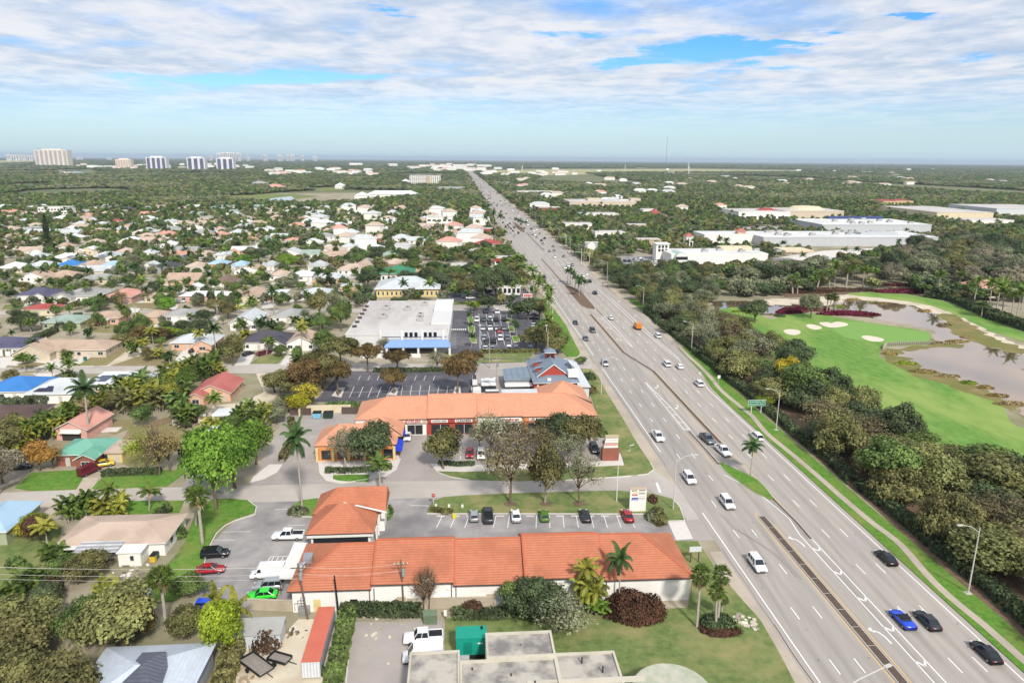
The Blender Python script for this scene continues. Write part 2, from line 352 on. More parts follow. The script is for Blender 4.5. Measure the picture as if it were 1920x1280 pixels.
# --- land
b = MB(); N = 96; RR = [0, 60, 200, 600, 1500, 4000, 10000, 30000]
b.v = [(0, 0, -.02)] + [(r * math.cos(2 * math.pi * k / N), r * math.sin(2 * math.pi * k / N), -.02) for r in RR[1:] for k in range(N)]
for k in range(N): b.f.append((0, 1 + k, 1 + (k + 1) % N)); b.m.append(0); b.t.append(.5)
for q in range(len(RR) - 2):
 for k in range(N):
  a0, a1 = 1 + q * N + k, 1 + q * N + (k + 1) % N; b.f.append((a0, a0 + N, a1 + N, a1)); b.m.append(1 if RR[q + 1] >= 1500 else 0); b.t.append(.5)
tag(b.build('ground', [M['soil'], M['farland']]), kind='structure')
def zone(name, pts, m, lvl): return sheet(name, pts, m, lvl, smooth=name not in ('field', 'bay', 'lake'), rough={'pond': 3, 'marsh': 4, 'pond_bank': 3.5, 'sandy_bank': 3, 'lake_lawn': 1.5, 'flower_slope': 4}.get(name, 0))
zone('field', [(860, 322), (1000, 318), (1300, 317), (1500, 320), (1500, 324), (1200, 325), (1060, 328), (930, 330)], M['fields'], 1)
zone('field', [(-60, 301), (60, 301), (78, 304), (60, 309), (-60, 309)], M['fields'], 1)
zone('field', [(300, 301), (560, 306), (860, 312), (860, 317), (560, 314), (300, 309)], M['fields'], 1)
zone('lake', [(110, 320), (150, 319), (155, 324), (172, 327), (150, 329), (125, 326)], M['water'], 2)
zone('lake', [(500, 373), (545, 368), (552, 372), (545, 377), (510, 378)], M['water'], 3)
zone('field', [(425, 366), (480, 363), (555, 364), (600, 368), (560, 373), (450, 376)], M['grass'], 2)
zone('field', [(560, 353), (640, 351), (655, 356), (600, 358)], M['grass'], 2)
# --- highway
ROADL = [(46.5, 30), (46.5, 232), (46.5, 455), (43.6, 470), (43.6, 900), (42.5, 1500), (40, 2600), (36, 4200)]
sheet('paved_base', [(465, 908), (800, 897), (1226, 882), (1300, 975), (1300, 1032), (560, 1032)], M['dark_asphalt'], .4)
sheet('paved_base', [(540, 775), (1120, 770), (1175, 872), (1228, 880), (1200, 905), (600, 930), (470, 908)], M['pale_asphalt'], .4)
ROADR = [(84, 4200), (84, 2000), (81.5, 1300), (82.3, 669), (82.6, 560), (83, 510), (81.8, 441), (80.6, 390), (80.8, 353), (81.6, 313), (81.6, 275), (81.3, 256), (80.1, 231), (79.4, 221), (77.4, 211), (76.9, 192), (76.9, 30)]
sheet('highway', ROADL + ROADR, M['concrete_road'], 6, px=False, clear=True)
OPEN.append([(P(t, s).x, P(t, s).y) for t, s in ((40.5, 30), (40.5, 4200), (90, 4200), (86, 30))])
sheet('frontage_pavement', [(44.2, 30), (46.5, 30), (46.5, 113), (44.2, 113)], M['pavement'], 5, px=False)
sheet('frontage_pavement', [(43.6, 148), (46.5, 140), (46.5, 236), (43.6, 229)], M['pavement'], 5, px=False)
sheet('frontage_pavement', [(43.2, 244), (46.5, 244), (46.5, 455), (40, 480), (38, 4000), (43.6, 4000), (43.6, 470)][:3] + [(43, 460)], M['pavement'], 5, px=False)
sheet('frontage_pavement', [(81.2, 256), (84.2, 256), (84.6, 600), (86, 4000), (83, 4000), (82.2, 600)], M['pavement'], 5, px=False)
b = MB(); WH, YE = 0, 1
Z1 = 6 * LV + .012
def ln(t0, s0, t1, s1, w=.2, mi=0): strip(b, [P(t0, s0), P(t1, s1)], w, Z1, mi)
for a0, a1 in ((30, 127.5), (158, 229), (246, 455)): ln(47.9, a0, 47.9, a1, .2)
def dash(t, s0, s1, ref, gap=12.19, ln_=3.05):
 k = math.ceil((s0 - ref) / gap); s = ref + k * gap
 while s < s1: ln(t, s, t, s - ln_, .17); s += gap
for t in (51.5, 55.1): dash(t, 40, 498, 96); dash(t, 560, 1500, 96)
dash(58.7, 340, 490, 96);
for t in (68.5, 72.1): dash(t, 40, 480, 83); dash(t, 560, 1500, 83)
ln(57.95, 30, 57.95, 125, .16, YE); ln(60.25, 30, 60.25, 122, .16, YE); ln(57.95, 125, 58.6, 127, .16, YE)
ln(75.8, 30, 75.9, 205, .2); ln(75.9, 205, 76.8, 212, .2)
ln(63.35, 30, 63.35, 118, .18); ln(64.95, 30, 64.95, 118, .18)
ln(63.35, 118, 64.2, 124, .18); ln(64.2, 124, 63, 133, .18); ln(63, 133, 61.6, 138, .18); ln(61.6, 138, 58.7, 144.5, .18)
for k in range(0, 12):
 s = 36 + k * 7.6
 if s < 116: ln(63.4, s + 1.1, 64.15, s, .3); ln(64.15, s, 64.9, s + 1.1, .3)
ln(58.35, 150, 57.6, 170, .14, YE); ln(61.0, 149.5, 64.2, 143.6, .18)
ln(58.4, 215, 58.1, 172, .18); ln(58.4, 215, 59.7, 190, .18); ln(59.7, 190, 59.7, 172, .18)
for s in (203, 197, 190, 184, 178, 173): ln(58.2, s, 59.5, s - .6, .28)
ln(63.2, 152, 63.2, 225, .14, YE); ln(65.1, 128, 65.1, 225, .14, YE); ln(60.6, 250, 60.5, 314, .14, YE); ln(58.6, 250, 58.4, 314, .14, YE)
ln(63.6, 312, 63.6, 270, .18); ln(65.1, 312, 64.7, 256, .18); ln(63.6, 270, 64.7, 256, .18)
ln(75.3, 440, 75.3, 285, .18); ln(75.3, 285, 76.9, 236, .18); ln(76.9, 353, 76.8, 290, .18); ln(76.8, 290, 77.6, 240, .18)
for s in (500, 545): ln(46, s, 64 if s > 520 else 57.5, s, .5)
ln(66.5, 498, 81, 502, .5); ln(66.5, 548, 81, 552, .5)
for t in (66.8, 70.4, 74): ln(t, 470, t, 498, .18)
def arrow(t, s, d=1, k=1.0):      # curved turn arrow painted in the lane
 pts = [(t + .5 * d, s - 2.0 * k), (t + .45 * d, s - .6 * k), (t + .1 * d, s + .6 * k), (t - .6 * d, s + 1.2 * k)]
 strip(b, [P(*p) for p in pts], .24, Z1)
 h = [P(t - 1.25 * d, s + 1.35 * k), P(t - .45 * d, s + .55 * k), P(t - .55 * d, s + 1.95 * k)]
 if d < 0: h.reverse()
 b.poly([(q.x, q.y, Z1) for q in h])
for a_ in ((61.8, 115.5), (61.8, 88.5), (62, 60), (62.2, 306), (62.2, 288), (62.2, 268)): arrow(*a_)
for a_ in ((61, 209, 1, -1), (61.6, 190, 1, -1), (79, 345, -1), (79.2, 312, -1), (79, 222, -1)): arrow(*a_)
tag(b.build('road_markings', [M['road_paint'], M['yellow_paint']]), kind='structure')
b = MB()
for t, s in [(rnd.uniform(48.5, 57.5), rnd.uniform(60, 260)) for _ in range(34)] + [(rnd.uniform(66, 75.5), rnd.uniform(60, 260)) for _ in range(34)]:
 q = P(t, s); l_ = rnd.uniform(.15, .5); strip(b, [q, q + Vector((rnd.uniform(-.25, .25), l_, 0))], rnd.uniform(.06, .16), Z1 + .001)
for s0, s1 in ((40, 95), (62, 118), (150, 228)): strip(b, [P(46.95 + .1 * math.sin(s * .5), s) for s in range(s0, s1, 4)], .1, Z1 + .001)
tk = smooth_pts([P(51.2, 127), P(51.9, 121), P(53.6, 117), P(55.6, 111), P(56.3, 104)], 5, False)
strip(b, tk, .12, Z1 + .001); strip(b, [p + Vector((.6, -.5, 0)) for p in tk], .08, Z1 + .001)
tag(b.build('road_cracks', mat('tar', '6d6560', .8, .1, 3)), kind='structure')
def median(name, pts, w, label, seg=True, h=.16):
 r = thing(name, P(*pts[len(pts) // 2]), 0, label, 'median')
 off = r.location
 b = MB(); band3(b, [P(*p) - off for p in pts], w, 0, h, 0); b.build('kerb_edge', M['kerb'], r)
 b = MB(); band3(b, [P(*p) - off for p in pts], w - .3, h, h + .012, 0); b.build('top_slab', mat('median_slab', '5b4d43', .9, .2, 1.5), r)
 if seg:
  for k in range(len(pts) - 1):
   a, c = Vector(pts[k]), Vector(pts[k + 1]); d = (c - a); n = int(d.length / 4.2)
   for q in range(1, n):
    p = a + d * q / n; u = Vector((-d.y, d.x)).normalized() * (w / 2 - .2)
    b = MB(); strip(b, [P(*(p - u)) - off, P(*(p + u)) - off], .1, h + .016); b.build('joint', M['kerb'], r)
median('traffic_median', [(59.05, 30), (59.05, 125)], 1.5, 'narrow straight median of dark slabs between yellow lines, nearest the long shop')
median('traffic_median', [(64.6, 116), (64.8, 122), (64.6, 128), (64.5, 133)], .8, 'short dark kerbed median tapering off from the palm island', False)
median('traffic_median', [(59.3, 150), (59.2, 160), (58.9, 171)], .8, 'short dark kerbed median running up from the tip of the palm island', False)
median('traffic_median', [(64.5, 156), (64.3, 165), (64.2, 190), (64.1, 225), (62.6, 233), (60.6, 243), (59.5, 249), (59.5, 285), (59.4, 315)], 1.15, 'long crooked dark median jogging between the two carriageways', False)
median('traffic_median', [(64.4, 311), (64.5, 320), (64.6, 330)], .6, 'thin kerbed tip south of the clump-palm island', False)
median('traffic_median', [(59, 396), (58.7, 440), (58.4, 503)], 1.1, 'straight dark median south of the big crossing', False)
median('traffic_median', [(65.6, 549), (65, 600), (64.9, 690)], 1.1, 'straight dark median north of the big crossing', False)
def island(pts, label, m, smooth=True):
 w_ = [P(*p) for p in pts]
 if smooth: w_ = smooth_pts(w_, 4)
 c = sum(w_, Vector()) / len(w_); r = thing('planted_median', (c.x, c.y, 0), 0, label, 'median')
 b = MB(); b.prism([(p.x - c.x, p.y - c.y) for p in w_], 0, .16); b.build('kerb', M['kerb'], r, fix=True)
 b = MB(); b.prism([((p.x - c.x) * .93, (p.y - c.y) * .975) for p in w_], .1, .2); b.build('planting_bed', m, r, fix=True)
island([(59.6, 151), (61, 149.6), (64.6, 143), (65.3, 139), (65, 133.5), (64.2, 131.5), (63, 133.3), (61.6, 136.3), (60, 142.5), (59.3, 147)], 'grassy kerbed island in the highway with one palm on it', M['verge_grass'])
island([(58.4, 395), (59.8, 396), (62.5, 385), (64.6, 370), (64.8, 345), (64.3, 328), (62.5, 326), (59, 332), (58.2, 345), (58.1, 370)], 'brown planted island in the highway below the clump of palms', M['mulch'])
island([(60, 815), (61.5, 800), (65.2, 760), (65.4, 700), (62, 690), (59.6, 730), (59.6, 780)], 'dark planted island in the highway beyond the big crossing', M['mulch'])
# --- streets and parking
sheet('side_street', [(-60, 925), (150, 918), (340, 913), (700, 903), (1100, 897), (1190, 892), (1216, 888), (1228, 880), (1232, 866), (1250, 880), (1300, 945), (1312, 975), (1288, 975), (1275, 950), (1262, 936), (1225, 926), (1160, 920), (870, 930), (700, 936), (340, 944), (-60, 950)], M['street'], 2, clear=True)
sheet('parking_lot', [(470, 905), (780, 898), (800, 940), (806, 960), (1215, 958), (1226, 978), (1262, 985), (1290, 1030), (560, 1030), (545, 1145), (376, 1145), (372, 1090), (395, 1020), (440, 975), (478, 962), (482, 948), (460, 938)], M['dark_asphalt'], 1, clear=True)
sheet('driveway_apron', [(1252, 978), (1284, 977), (1300, 1010), (1268, 1012)], M['white_concrete'], 4)
sheet('driveway', [(1284, 975), (1330, 972), (1352, 1012), (1310, 1014), (1300, 1010)], M['pale_asphalt'], 3)
sheet('parking_lot', [(525, 780), (600, 772), (1125, 772), (1150, 820), (1170, 868), (1140, 878), (820, 884), (800, 898), (745, 905), (640, 905), (600, 905), (470, 908), (520, 850)], M['pale_asphalt'], 1, clear=True)
sheet('courtyard_pavement', [(600, 888), (597, 865), (605, 850), (745, 850), (750, 860), (742, 880), (720, 893), (640, 905), (612, 900)], M['white_concrete'], 3)
sheet('courtyard_pavement', [(468, 905), (475, 893), (505, 870), (530, 870), (520, 885), (495, 898)], M['white_concrete'], 3)
sheet('pavement', [(806, 868), (850, 872), (1120, 866), (1146, 856), (1163, 850), (1171, 873), (1060, 880), (820, 885)], M['white_concrete'], 4)
sheet('parking_lot', [(590, 752), (640, 697), (700, 692), (905, 690), (905, 672), (1000, 672), (1000, 735), (900, 745), (660, 758)], M['black_asphalt'], 1, clear=True)
sheet('service_yard', [(888, 745), (892, 682), (985, 680), (1000, 735), (1080, 760)], M['pale_asphalt'], 2)
sheet('side_street', [(-60, 690), (300, 684), (500, 681), (700, 682), (900, 682), (1060, 676), (1092, 668), (1104, 668), (1120, 695), (1108, 692), (1090, 690), (900, 692), (700, 695), (520, 698), (480, 700), (300, 699), (-60, 702)], M['street'], 3, clear=True)
sheet('residential_lane', [(480, 700), (545, 697), (540, 712), (505, 760), (470, 790), (380, 790), (400, 760), (450, 755), (495, 735)], M['sand'], 2, clear=True)
sheet('parking_lot', [(836, 664), (842, 580), (1010, 580), (1032, 610), (1055, 662), (1040, 664)], M['black_asphalt'], 2, clear=True)
sheet('side_street', [(836, 582), (838, 572), (1025, 570), (1035, 582), (1010, 583)], M['street'], 3)
sheet('parking_lot', [(830, 572), (845, 542), (985, 542), (1015, 565), (1010, 570)], M['black_asphalt'], 2)
sheet('parking_lot', [(650, 1165), (680, 1165), (760, 1165), (830, 1162), (830, 1250), (770, 1300), (640, 1300), (655, 1200)], M['pale_asphalt'], 2, clear=True)
sheet('work_yard', [(560, 1160), (650, 1160), (640, 1300), (430, 1300), (440, 1215), (540, 1180)], M['sand'], 1)
sheet('driveway', [(350, 900), (372, 862), (400, 862), (390, 900), (420, 925), (340, 920)], M['dark_asphalt'], 4)
sheet('driveway', [(140, 925), (155, 895), (185, 895), (170, 925)], M['pavement'], 4)
sheet('driveway', [(-60, 930), (30, 905), (60, 880), (30, 875), (-60, 890)], M['pavement'], 1)
sheet('driveway', [(60, 985), (70, 945), (115, 942), (100, 965)], M['pavement'], 3)
for k in range(1, 9):
 s = 236 + 95 * k
 if k in (1, 2): t1 = -36 if k == 1 else -10
 else: t1 = 44
 b_ = [(-470 - 60 * k, s + 3.4), (t1, s + 1), (t1, s - 6), (-470 - 60 * k, s - 3.4)]
 sheet('residential_street', b_, M['street'], 3, px=False, clear=True)
for t, s0, s1 in ((-285, 141, 1000), (-470, 236, 1000)): sheet('residential_street', [(t, s0), (t + 6.5, s0), (t + 6.5, s1), (t, s1)], M['street'], 2, px=False, clear=True)
for pts in ([(0, 683), (35, 668), (120, 664), (205, 668), (175, 687), (60, 689)], [(318, 686), (345, 655), (375, 655), (360, 686)], [(440, 686), (452, 664), (478, 664), (468, 684)], [(525, 684), (540, 660), (560, 662), (545, 684)], [(232, 586), (240, 568), (270, 568), (258, 586)], [(440, 578), (445, 563), (468, 563), (460, 578)], [(490, 578), (497, 561), (522, 561), (512, 578)], [(300, 580), (310, 570), (335, 572), (330, 580)], [(60, 700), (85, 715), (110, 700)], [(120, 578), (125, 568), (150, 568), (140, 578)], [(640, 480), (690, 462), (740, 455), (765, 475), (700, 492)], [(0, 690), (0, 670), (28, 668), (10, 690)]):
 sheet('driveway', pts, M['white_concrete'], 5)
for pts in ([(180, 684), (240, 655), (268, 655), (262, 672), (235, 684)],): sheet('sandy_lot', pts, M['sand'], 4, smooth=True)
sheet('parking_lot', [(1150, 480), (1265, 478), (1262, 508), (1165, 510)], M['dark_asphalt'], 2, clear=True)
sheet('parking_lot', [(1375, 426), (1470, 424), (1480, 436), (1385, 440)], M['pale_asphalt'], 2, clear=True)
sheet('loading_yard', [(1545, 470), (1665, 464), (1640, 482), (1450, 490), (1450, 484)], M['white_concrete'], 2, clear=True)
sheet('planting_bed', [(1440, 490), (1560, 488), (1560, 500), (1440, 502)], M['mulch'], 3, clear=True)
sheet('frontage_road', [(1240, 400), (1300, 425), (1380, 432), (1380, 436), (1290, 430), (1230, 404)], M['street'], 2, clear=True)
# --- lawns
def lawn(pts, m='grass', lvl=5, raise_=.1, name='lawn', smooth=False): return sheet(name, pts, M[m], lvl, smooth=smooth, thick=raise_)
lawn([(1090, 692), (1108, 692), (1122, 706), (1137, 735), (1165, 780), (1195, 832), (1218, 866), (1225, 880), (1214, 888), (1190, 892), (1160, 893), (1060, 899), (960, 902), (880, 899), (845, 893), (820, 884), (870, 885), (960, 882), (1050, 878), (1160, 873), (1171, 873), (1165, 850), (1150, 835), (1135, 815), (1122, 790), (1118, 770), (1110, 745), (1100, 720)])
lawn([(800, 962), (806, 948), (814, 938), (832, 932), (870, 929), (960, 925), (1100, 921), (1160, 920), (1225, 926), (1260, 935), (1275, 950), (1284, 974), (1219, 977), (1212, 963)])
lawn([(624, 897), (625, 891), (660, 890), (693, 890), (690, 903), (650, 902), (632, 900)], 'verge_grass')
lawn([(545, 966), (547, 948), (565, 938), (597, 934), (592, 952), (585, 968)], 'verge_grass')
lawn([(430, 935), (465, 938), (480, 950), (476, 961), (440, 973), (420, 983), (404, 998), (392, 1020), (380, 1058), (370, 1085), (330, 1125), (260, 1135), (230, 1110), (300, 1075), (340, 1040), (352, 1000), (372, 950), (400, 935)], 'verge_grass')
lawn([(1262, 1014), (1308, 1015), (1345, 1072), (1425, 1162), (1460, 1222), (1495, 1290), (1545, 1375), (1000, 1375), (835, 1240), (835, 1160), (900, 1150), (1290, 1140), (1300, 1085)])
lawn([(1000, 555), (1022, 562), (1038, 578), (1060, 608), (1076, 640), (1088, 662), (1083, 669), (1066, 671), (1050, 655), (1030, 605)], 'verge_grass')
lawn([(832, 672), (838, 664), (1000, 662), (992, 672)], 'grass'); lawn([(890, 680), (895, 675), (985, 673), (985, 679)], 'grass')
lawn([(836, 572), (840, 567), (925, 563), (925, 570)], 'grass', 4)
lawn([(28, 915), (60, 886), (150, 881), (155, 898), (142, 917), (60, 920)], 'verge_grass', 4)
lawn([(172, 916), (190, 897), (245, 880), (330, 882), (348, 845), (360, 845), (355, 880), (312, 912)], 'verge_grass', 4)
lawn([(-40, 950), (60, 946), (66, 958), (25, 972), (-40, 985)], 'verge_grass', 4)
lawn([(118, 962), (150, 940), (346, 938), (335, 962), (300, 970), (150, 975)], 'verge_grass', 4, .05)
lawn([(-40, 990), (20, 972), (100, 975), (115, 985), (108, 1050), (70, 1112), (-40, 1120)], 'grass', 3, .05)
lawn([(240, 1120), (300, 1070), (330, 1040), (350, 1010), (330, 1080)], 'grass', 2, .05)
for pts in ([(22, 690), (50, 677), (90, 682), (60, 690)], [(122, 687), (150, 682), (180, 664), (240, 652), (250, 640), (260, 650), (235, 660), (200, 685)], [(205, 686), (300, 655), (335, 655), (312, 686)], [(352, 565), (360, 572), (395, 572), (398, 566)], [(170, 600), (230, 612), (235, 625), (160, 622)], [(30, 700), (55, 696), (90, 697)], [(215, 575), (250, 568), (300, 568), (295, 580)], [(430, 680), (450, 668), (440, 655), (400, 660), (395, 680)]):
 lawn(pts, 'dry_grass', 5, .03)
lawn([(468, 682), (490, 667), (528, 663), (535, 668), (520, 682)], 'grass', 5, .05)
lawn([(450, 577), (468, 563), (490, 565), (475, 577)], 'grass', 5, .05); lawn([(2, 580), (10, 572), (48, 568), (40, 580)], 'grass', 5, .05)
lawn([(215, 860), (225, 830), (245, 800), (300, 795), (350, 800), (345, 830), (300, 870), (250, 880)], 'dry_grass', 3, .03)
lawn([(175, 800), (205, 790), (250, 785), (250, 800), (215, 815)], 'dry_grass', 3, .03)
pathpx = [(1978, 1290), (1918, 1237), (1845, 1172), (1785, 1123), (1740, 1080), (1687, 1020), (1640, 984), (1607, 957), (1572, 927), (1530, 890), (1485, 852), (1437, 812), (1412, 782), (1385, 760), (1352, 732), (1336, 712), (1325, 700), (1309, 684), (1291, 668), (1272, 648)]
b = MB(); strip(b, smooth_pts([at(*p) for p in pathpx], 5, False), 1.35, 3 * LV + .08 + .04)
tag(b.build('footpath', M['pavement']), kind='structure')
sheet('verge', [(77, 30), (77, 195), (77.7, 208), (79.5, 219), (80.3, 231), (81.4, 254), (84.3, 257), (84.6, 300), (85, 352), (89.5, 352), (89, 300), (88, 250), (86, 228), (84, 205), (83.3, 180), (83, 140), (82.8, 90), (82.8, 30)], M['verge_grass'], 3, px=False, thick=.08)
sheet('woodland_soil', [(1330, 660), (1350, 685), (1440, 780), (1640, 953), (1790, 1092), (1930, 1228), (2100, 1390), (2400, 1300), (2200, 1000), (1900, 850), (1500, 700), (1360, 600), (1180, 540), (1150, 525), (1300, 640)], M['mulch'], 2)
# --- golf course
zone('golf_fairway', [(1330, 590), (1400, 575), (1440, 598), (1475, 590), (1530, 588), (1600, 600), (1680, 612), (1738, 622), (1746, 634), (1742, 645), (1700, 648), (1660, 650), (1648, 660), (1655, 672), (1700, 688), (1770, 708), (1830, 728), (1870, 745), (1885, 768), (1900, 795), (1960, 820), (2300, 1000), (2300, 1250), (2050, 1050), (1880, 900), (1600, 760), (1420, 650)], M['golf_grass'], 4)
zone('golf_green', [(1560, 606), (1610, 603), (1680, 614), (1738, 624), (1743, 636), (1735, 641), (1680, 641), (1600, 636), (1570, 622)], M['golf_green'], 6)
for i, pts in enumerate(([(1469, 620), (1480, 617), (1497, 619), (1501, 624), (1492, 628), (1476, 626)], [(1512, 609), (1522, 608), (1538, 612), (1540, 616), (1528, 618), (1515, 614)], [(1536, 605), (1553, 604), (1558, 606), (1570, 603), (1587, 606), (1589, 610), (1575, 613), (1558, 614), (1545, 611)], [(1615, 631), (1625, 629), (1645, 632), (1657, 636), (1653, 640), (1635, 640), (1622, 636)])):
 zone('sand_bunker', pts, M['bunker_sand'], 8)
zone('pond', [(1340, 565), (1440, 566), (1500, 572), (1560, 580), (1570, 566), (1600, 560), (1680, 567), (1740, 580), (1760, 592), (1790, 620), (1850, 645), (1920, 660), (2150, 720), (2150, 900), (1960, 800), (1893, 752), (1850, 725), (1770, 702), (1690, 675), (1680, 660), (1745, 652), (1752, 634), (1740, 618), (1650, 600), (1540, 585), (1480, 590), (1400, 586), (1345, 580)], M['water'], 2)
for nm, pts, m, l in (('marsh', [(1650, 658), (1660, 652), (1690, 656), (1685, 664), (1700, 672), (1730, 690), (1770, 704), (1830, 722), (1870, 738), (1893, 755), (1905, 785), (1880, 762), (1820, 738), (1750, 716), (1690, 692), (1658, 674)], 'marsh', 5),
 ('marsh', [(1745, 636), (1765, 640), (1790, 644), (1800, 648), (1770, 650), (1745, 652), (1700, 655), (1690, 652), (1740, 646)], 'marsh', 5),
 ('pond_bank', [(1570, 556), (1600, 552), (1680, 560), (1760, 575), (1820, 600), (1860, 625), (1930, 650), (2150, 700), (2150, 712), (1940, 668), (1850, 648), (1800, 622), (1760, 592), (1700, 572), (1600, 562), (1560, 566)], 'sand', 4),
 ('pond_bank', [(1755, 588), (1790, 592), (1830, 615), (1860, 632), (1920, 655), (1920, 665), (1860, 652), (1800, 632), (1770, 606)], 'marsh', 5),
 ('lake_lawn', [(1600, 549), (1660, 548), (1740, 558), (1800, 575), (1860, 600), (1940, 628), (2150, 680), (2150, 694), (1940, 645), (1860, 622), (1800, 594), (1740, 572), (1660, 560), (1600, 554)], 'golf_grass', 6),
 ('sandy_bank', [(1440, 560), (1500, 563), (1498, 570), (1440, 572)], 'sand', 5), ('sandy_bank', [(1555, 572), (1600, 555), (1560, 555), (1500, 562), (1510, 570)], 'sand', 5),
 ('flower_slope', [(1470, 545), (1520, 542), (1600, 545), (1600, 551), (1530, 556), (1470, 556)], 'mulch', 5),
 ('distant_fairway', [(1870, 503), (1900, 497), (2100, 497), (2100, 560), (1930, 530), (1890, 515)], 'golf_grass', 4)):
 zone(nm, pts, M[m], l)
b = MB(); strip(b, smooth_pts([at(*p) for p in ((1600, 547), (1680, 552), (1740, 560), (1800, 577), (1835, 596), (1870, 612), (1940, 634), (2080, 668))], 5, False), 3.0, 9 * LV)
tag(b.build('cart_path', M['golf_cart_path']), kind='structure')
OPEN += [[(at(*p).x, at(*p).y) for p in q] for q in ([(1330, 560), (1440, 556), (1600, 543), (1700, 545), (1930, 610), (2300, 720), (2300, 1250), (1880, 905), (1600, 765), (1480, 690)], [(1870, 497), (2100, 490), (2100, 560), (1930, 535)], [(1300, 660), (1620, 965), (1900, 1235), (2000, 1400), (1300, 1400)])]
# --- leaves and wood
LM = {
'gold': leafmat('leaf_gold', '383c22', 'a5a566'),  'olive': leafmat('leaf_olive', '33351e', '94905a'), 'green': leafmat('leaf_green', '293a1e', '7f9650'), 'dark': leafmat('leaf_dark', '262e20', '697850'),
'bright': leafmat('leaf_bright', '35581a', '8cb044'), 'grey': leafmat('leaf_grey', '4a4838', 'a39c82'), 'yellow': leafmat('leaf_yellow', '6a6414', 'd0c23c'),
'brown': leafmat('leaf_brown', '41361f', '8c764a'), 'rust': leafmat('leaf_rust', '3a2b20', '74543f'), 'tan': leafmat('leaf_tan', '6b5c34', 'b8a268'),
'orange': leafmat('leaf_orange', '6e4c1c', 'c49850'), 'maroon': leafmat('leaf_maroon', '451424', '8c3048', .05), 'lime': leafmat('leaf_lime', '4c6414', 'a6b83a'),
'sage': leafmat('leaf_sage', '424a38', '999c78'), 'palm': leafmat('leaf_palm', '22330f', '748a3c'), 'palmy': leafmat('leaf_palm_yellow', '4f5a18', 'b0ae4c'), 'palmd': leafmat('leaf_palm_dark', '1c2b18', '4f6a38'), 'taupe': leafmat('leaf_taupe', '403a28', '89805c'), 'straw': leafmat('leaf_straw', '6a5c3c', 'b3a078'),
}
BARK = mat('bark', '6e5f50', .95, .25, 3, bump=.5); BARKG = mat('bark_grey', '8f877c', .95, .2, 3, bump=.4); PBARK = mat('palm_bark', 'a39a8c', .9, .18, 2.5, bump=.3); GBARK = mat('branch_grey', 'a0978a', .95, .2, 3)
def unit(r):
 while True:
  v = Vector((r.uniform(-1, 1), r.uniform(-1, 1), r.uniform(-1, 1)))
  if .05 < v.length < 1: return v.normalized()
def leaf(b, p, n, s, r, tone, mi=0, asp=1.0):
 a = n.cross(unit(r)).normalized() * s; c = n.cross(a).normalized() * s * asp
 i = len(b.v); b.v += [tuple(p - a - c * .6), tuple(p + a - c * .7), tuple(p + a * .6 + c), tuple(p - a * .7 + c * .8)]
 b.f.append((i, i + 1, i + 2, i + 3)); b.m.append(mi); b.t.append(tone)
def lobes(r, n, rad, z0, z1, rr, flat=1.0):
 out = []
 for k in range(n):
  a = 2.4 * k + r.uniform(-.4, .4); q = rad * math.sqrt((k + .5) / n) * r.uniform(.75, 1.05); f = 1 - (q / rad) ** 2
  z = z0 + (z1 - z0) * (r.uniform(.25, 1) * (.35 + .65 * f)); out.append((Vector((q * math.cos(a), q * math.sin(a), z)), rr * r.uniform(.75, 1.25), r.uniform(-.22, .22)))
 return out
def crown_mesh(name, seed, n, rad, z0, z1, rr, leaves, size, up=.35, gap=.15, flat=.75, twigs=0):
 r = random.Random(seed); b = MB(); lb = lobes(r, n, rad - rr * .7, z0 + rr * .4, z1 - rr * .5, rr)
 tot = sum(l[1] ** 2 for l in lb)
 for c, q, tn in lb:
  for _ in range(int(leaves * q * q / tot)):
   u = unit(r)
   if u.z < -.2 and r.random() < .6: u.z = -u.z
   nz = noise.noise(u * 1.9 + c) * .8 + noise.noise(u * 4.6 + c * 2) * .6
   if nz < -.5 + gap: continue
   d = q * (1 + .42 * nz) * (r.uniform(.62, 1.1)); p = c + Vector((u.x * d, u.y * d, u.z * d * flat))
   leaf(b, p, (u + Vector((0, 0, up)) + unit(r) * .75).normalized(), size * r.uniform(.6, 1.3), r, .5 + tn + r.uniform(-.2, .2) + nz * .25)
 me = b.mesh(name, [LM['green'], GBARK], tone=True); return me, lb
def trunk_mesh(name, seed, lb, fork, r0, top_r=.06, lim=7, extra=0):
 r = random.Random(seed); b = MB(); ln_ = Vector((r.uniform(-.3, .3), r.uniform(-.3, .3), 0))
 b.tube([(0, 0, -.1), (0, 0, .25), tuple(ln_ * .5 + Vector((0, 0, fork * .6))), tuple(ln_ + Vector((0, 0, fork)))], [r0 * 1.5, r0, r0 * .85, r0 * .7], 8)
 top = ln_ + Vector((0, 0, fork))
 for c, q, _ in sorted(lb, key=lambda l: r.random())[:lim]:
  m1 = top.lerp(c, .45) + Vector((0, 0, .25 * (c - top).length * .3)) + unit(r) * .25
  b.tube([tuple(top - Vector((0, 0, .25))), tuple(m1), tuple(c)], [r0 * .55, r0 * .33, top_r], 5)
  for _k in range(extra):
   e = c + unit(r) * q * 1.05 + Vector((0, 0, q * .35)); s0 = m1.lerp(c, r.uniform(.2, .9))
   b.tube([tuple(s0), tuple(s0.lerp(e, .5) + unit(r) * .2), tuple(e)], [.07, .045, .025], 3, cap=False)
 return b.mesh(name, BARK, smooth=True)
PROTO = {}
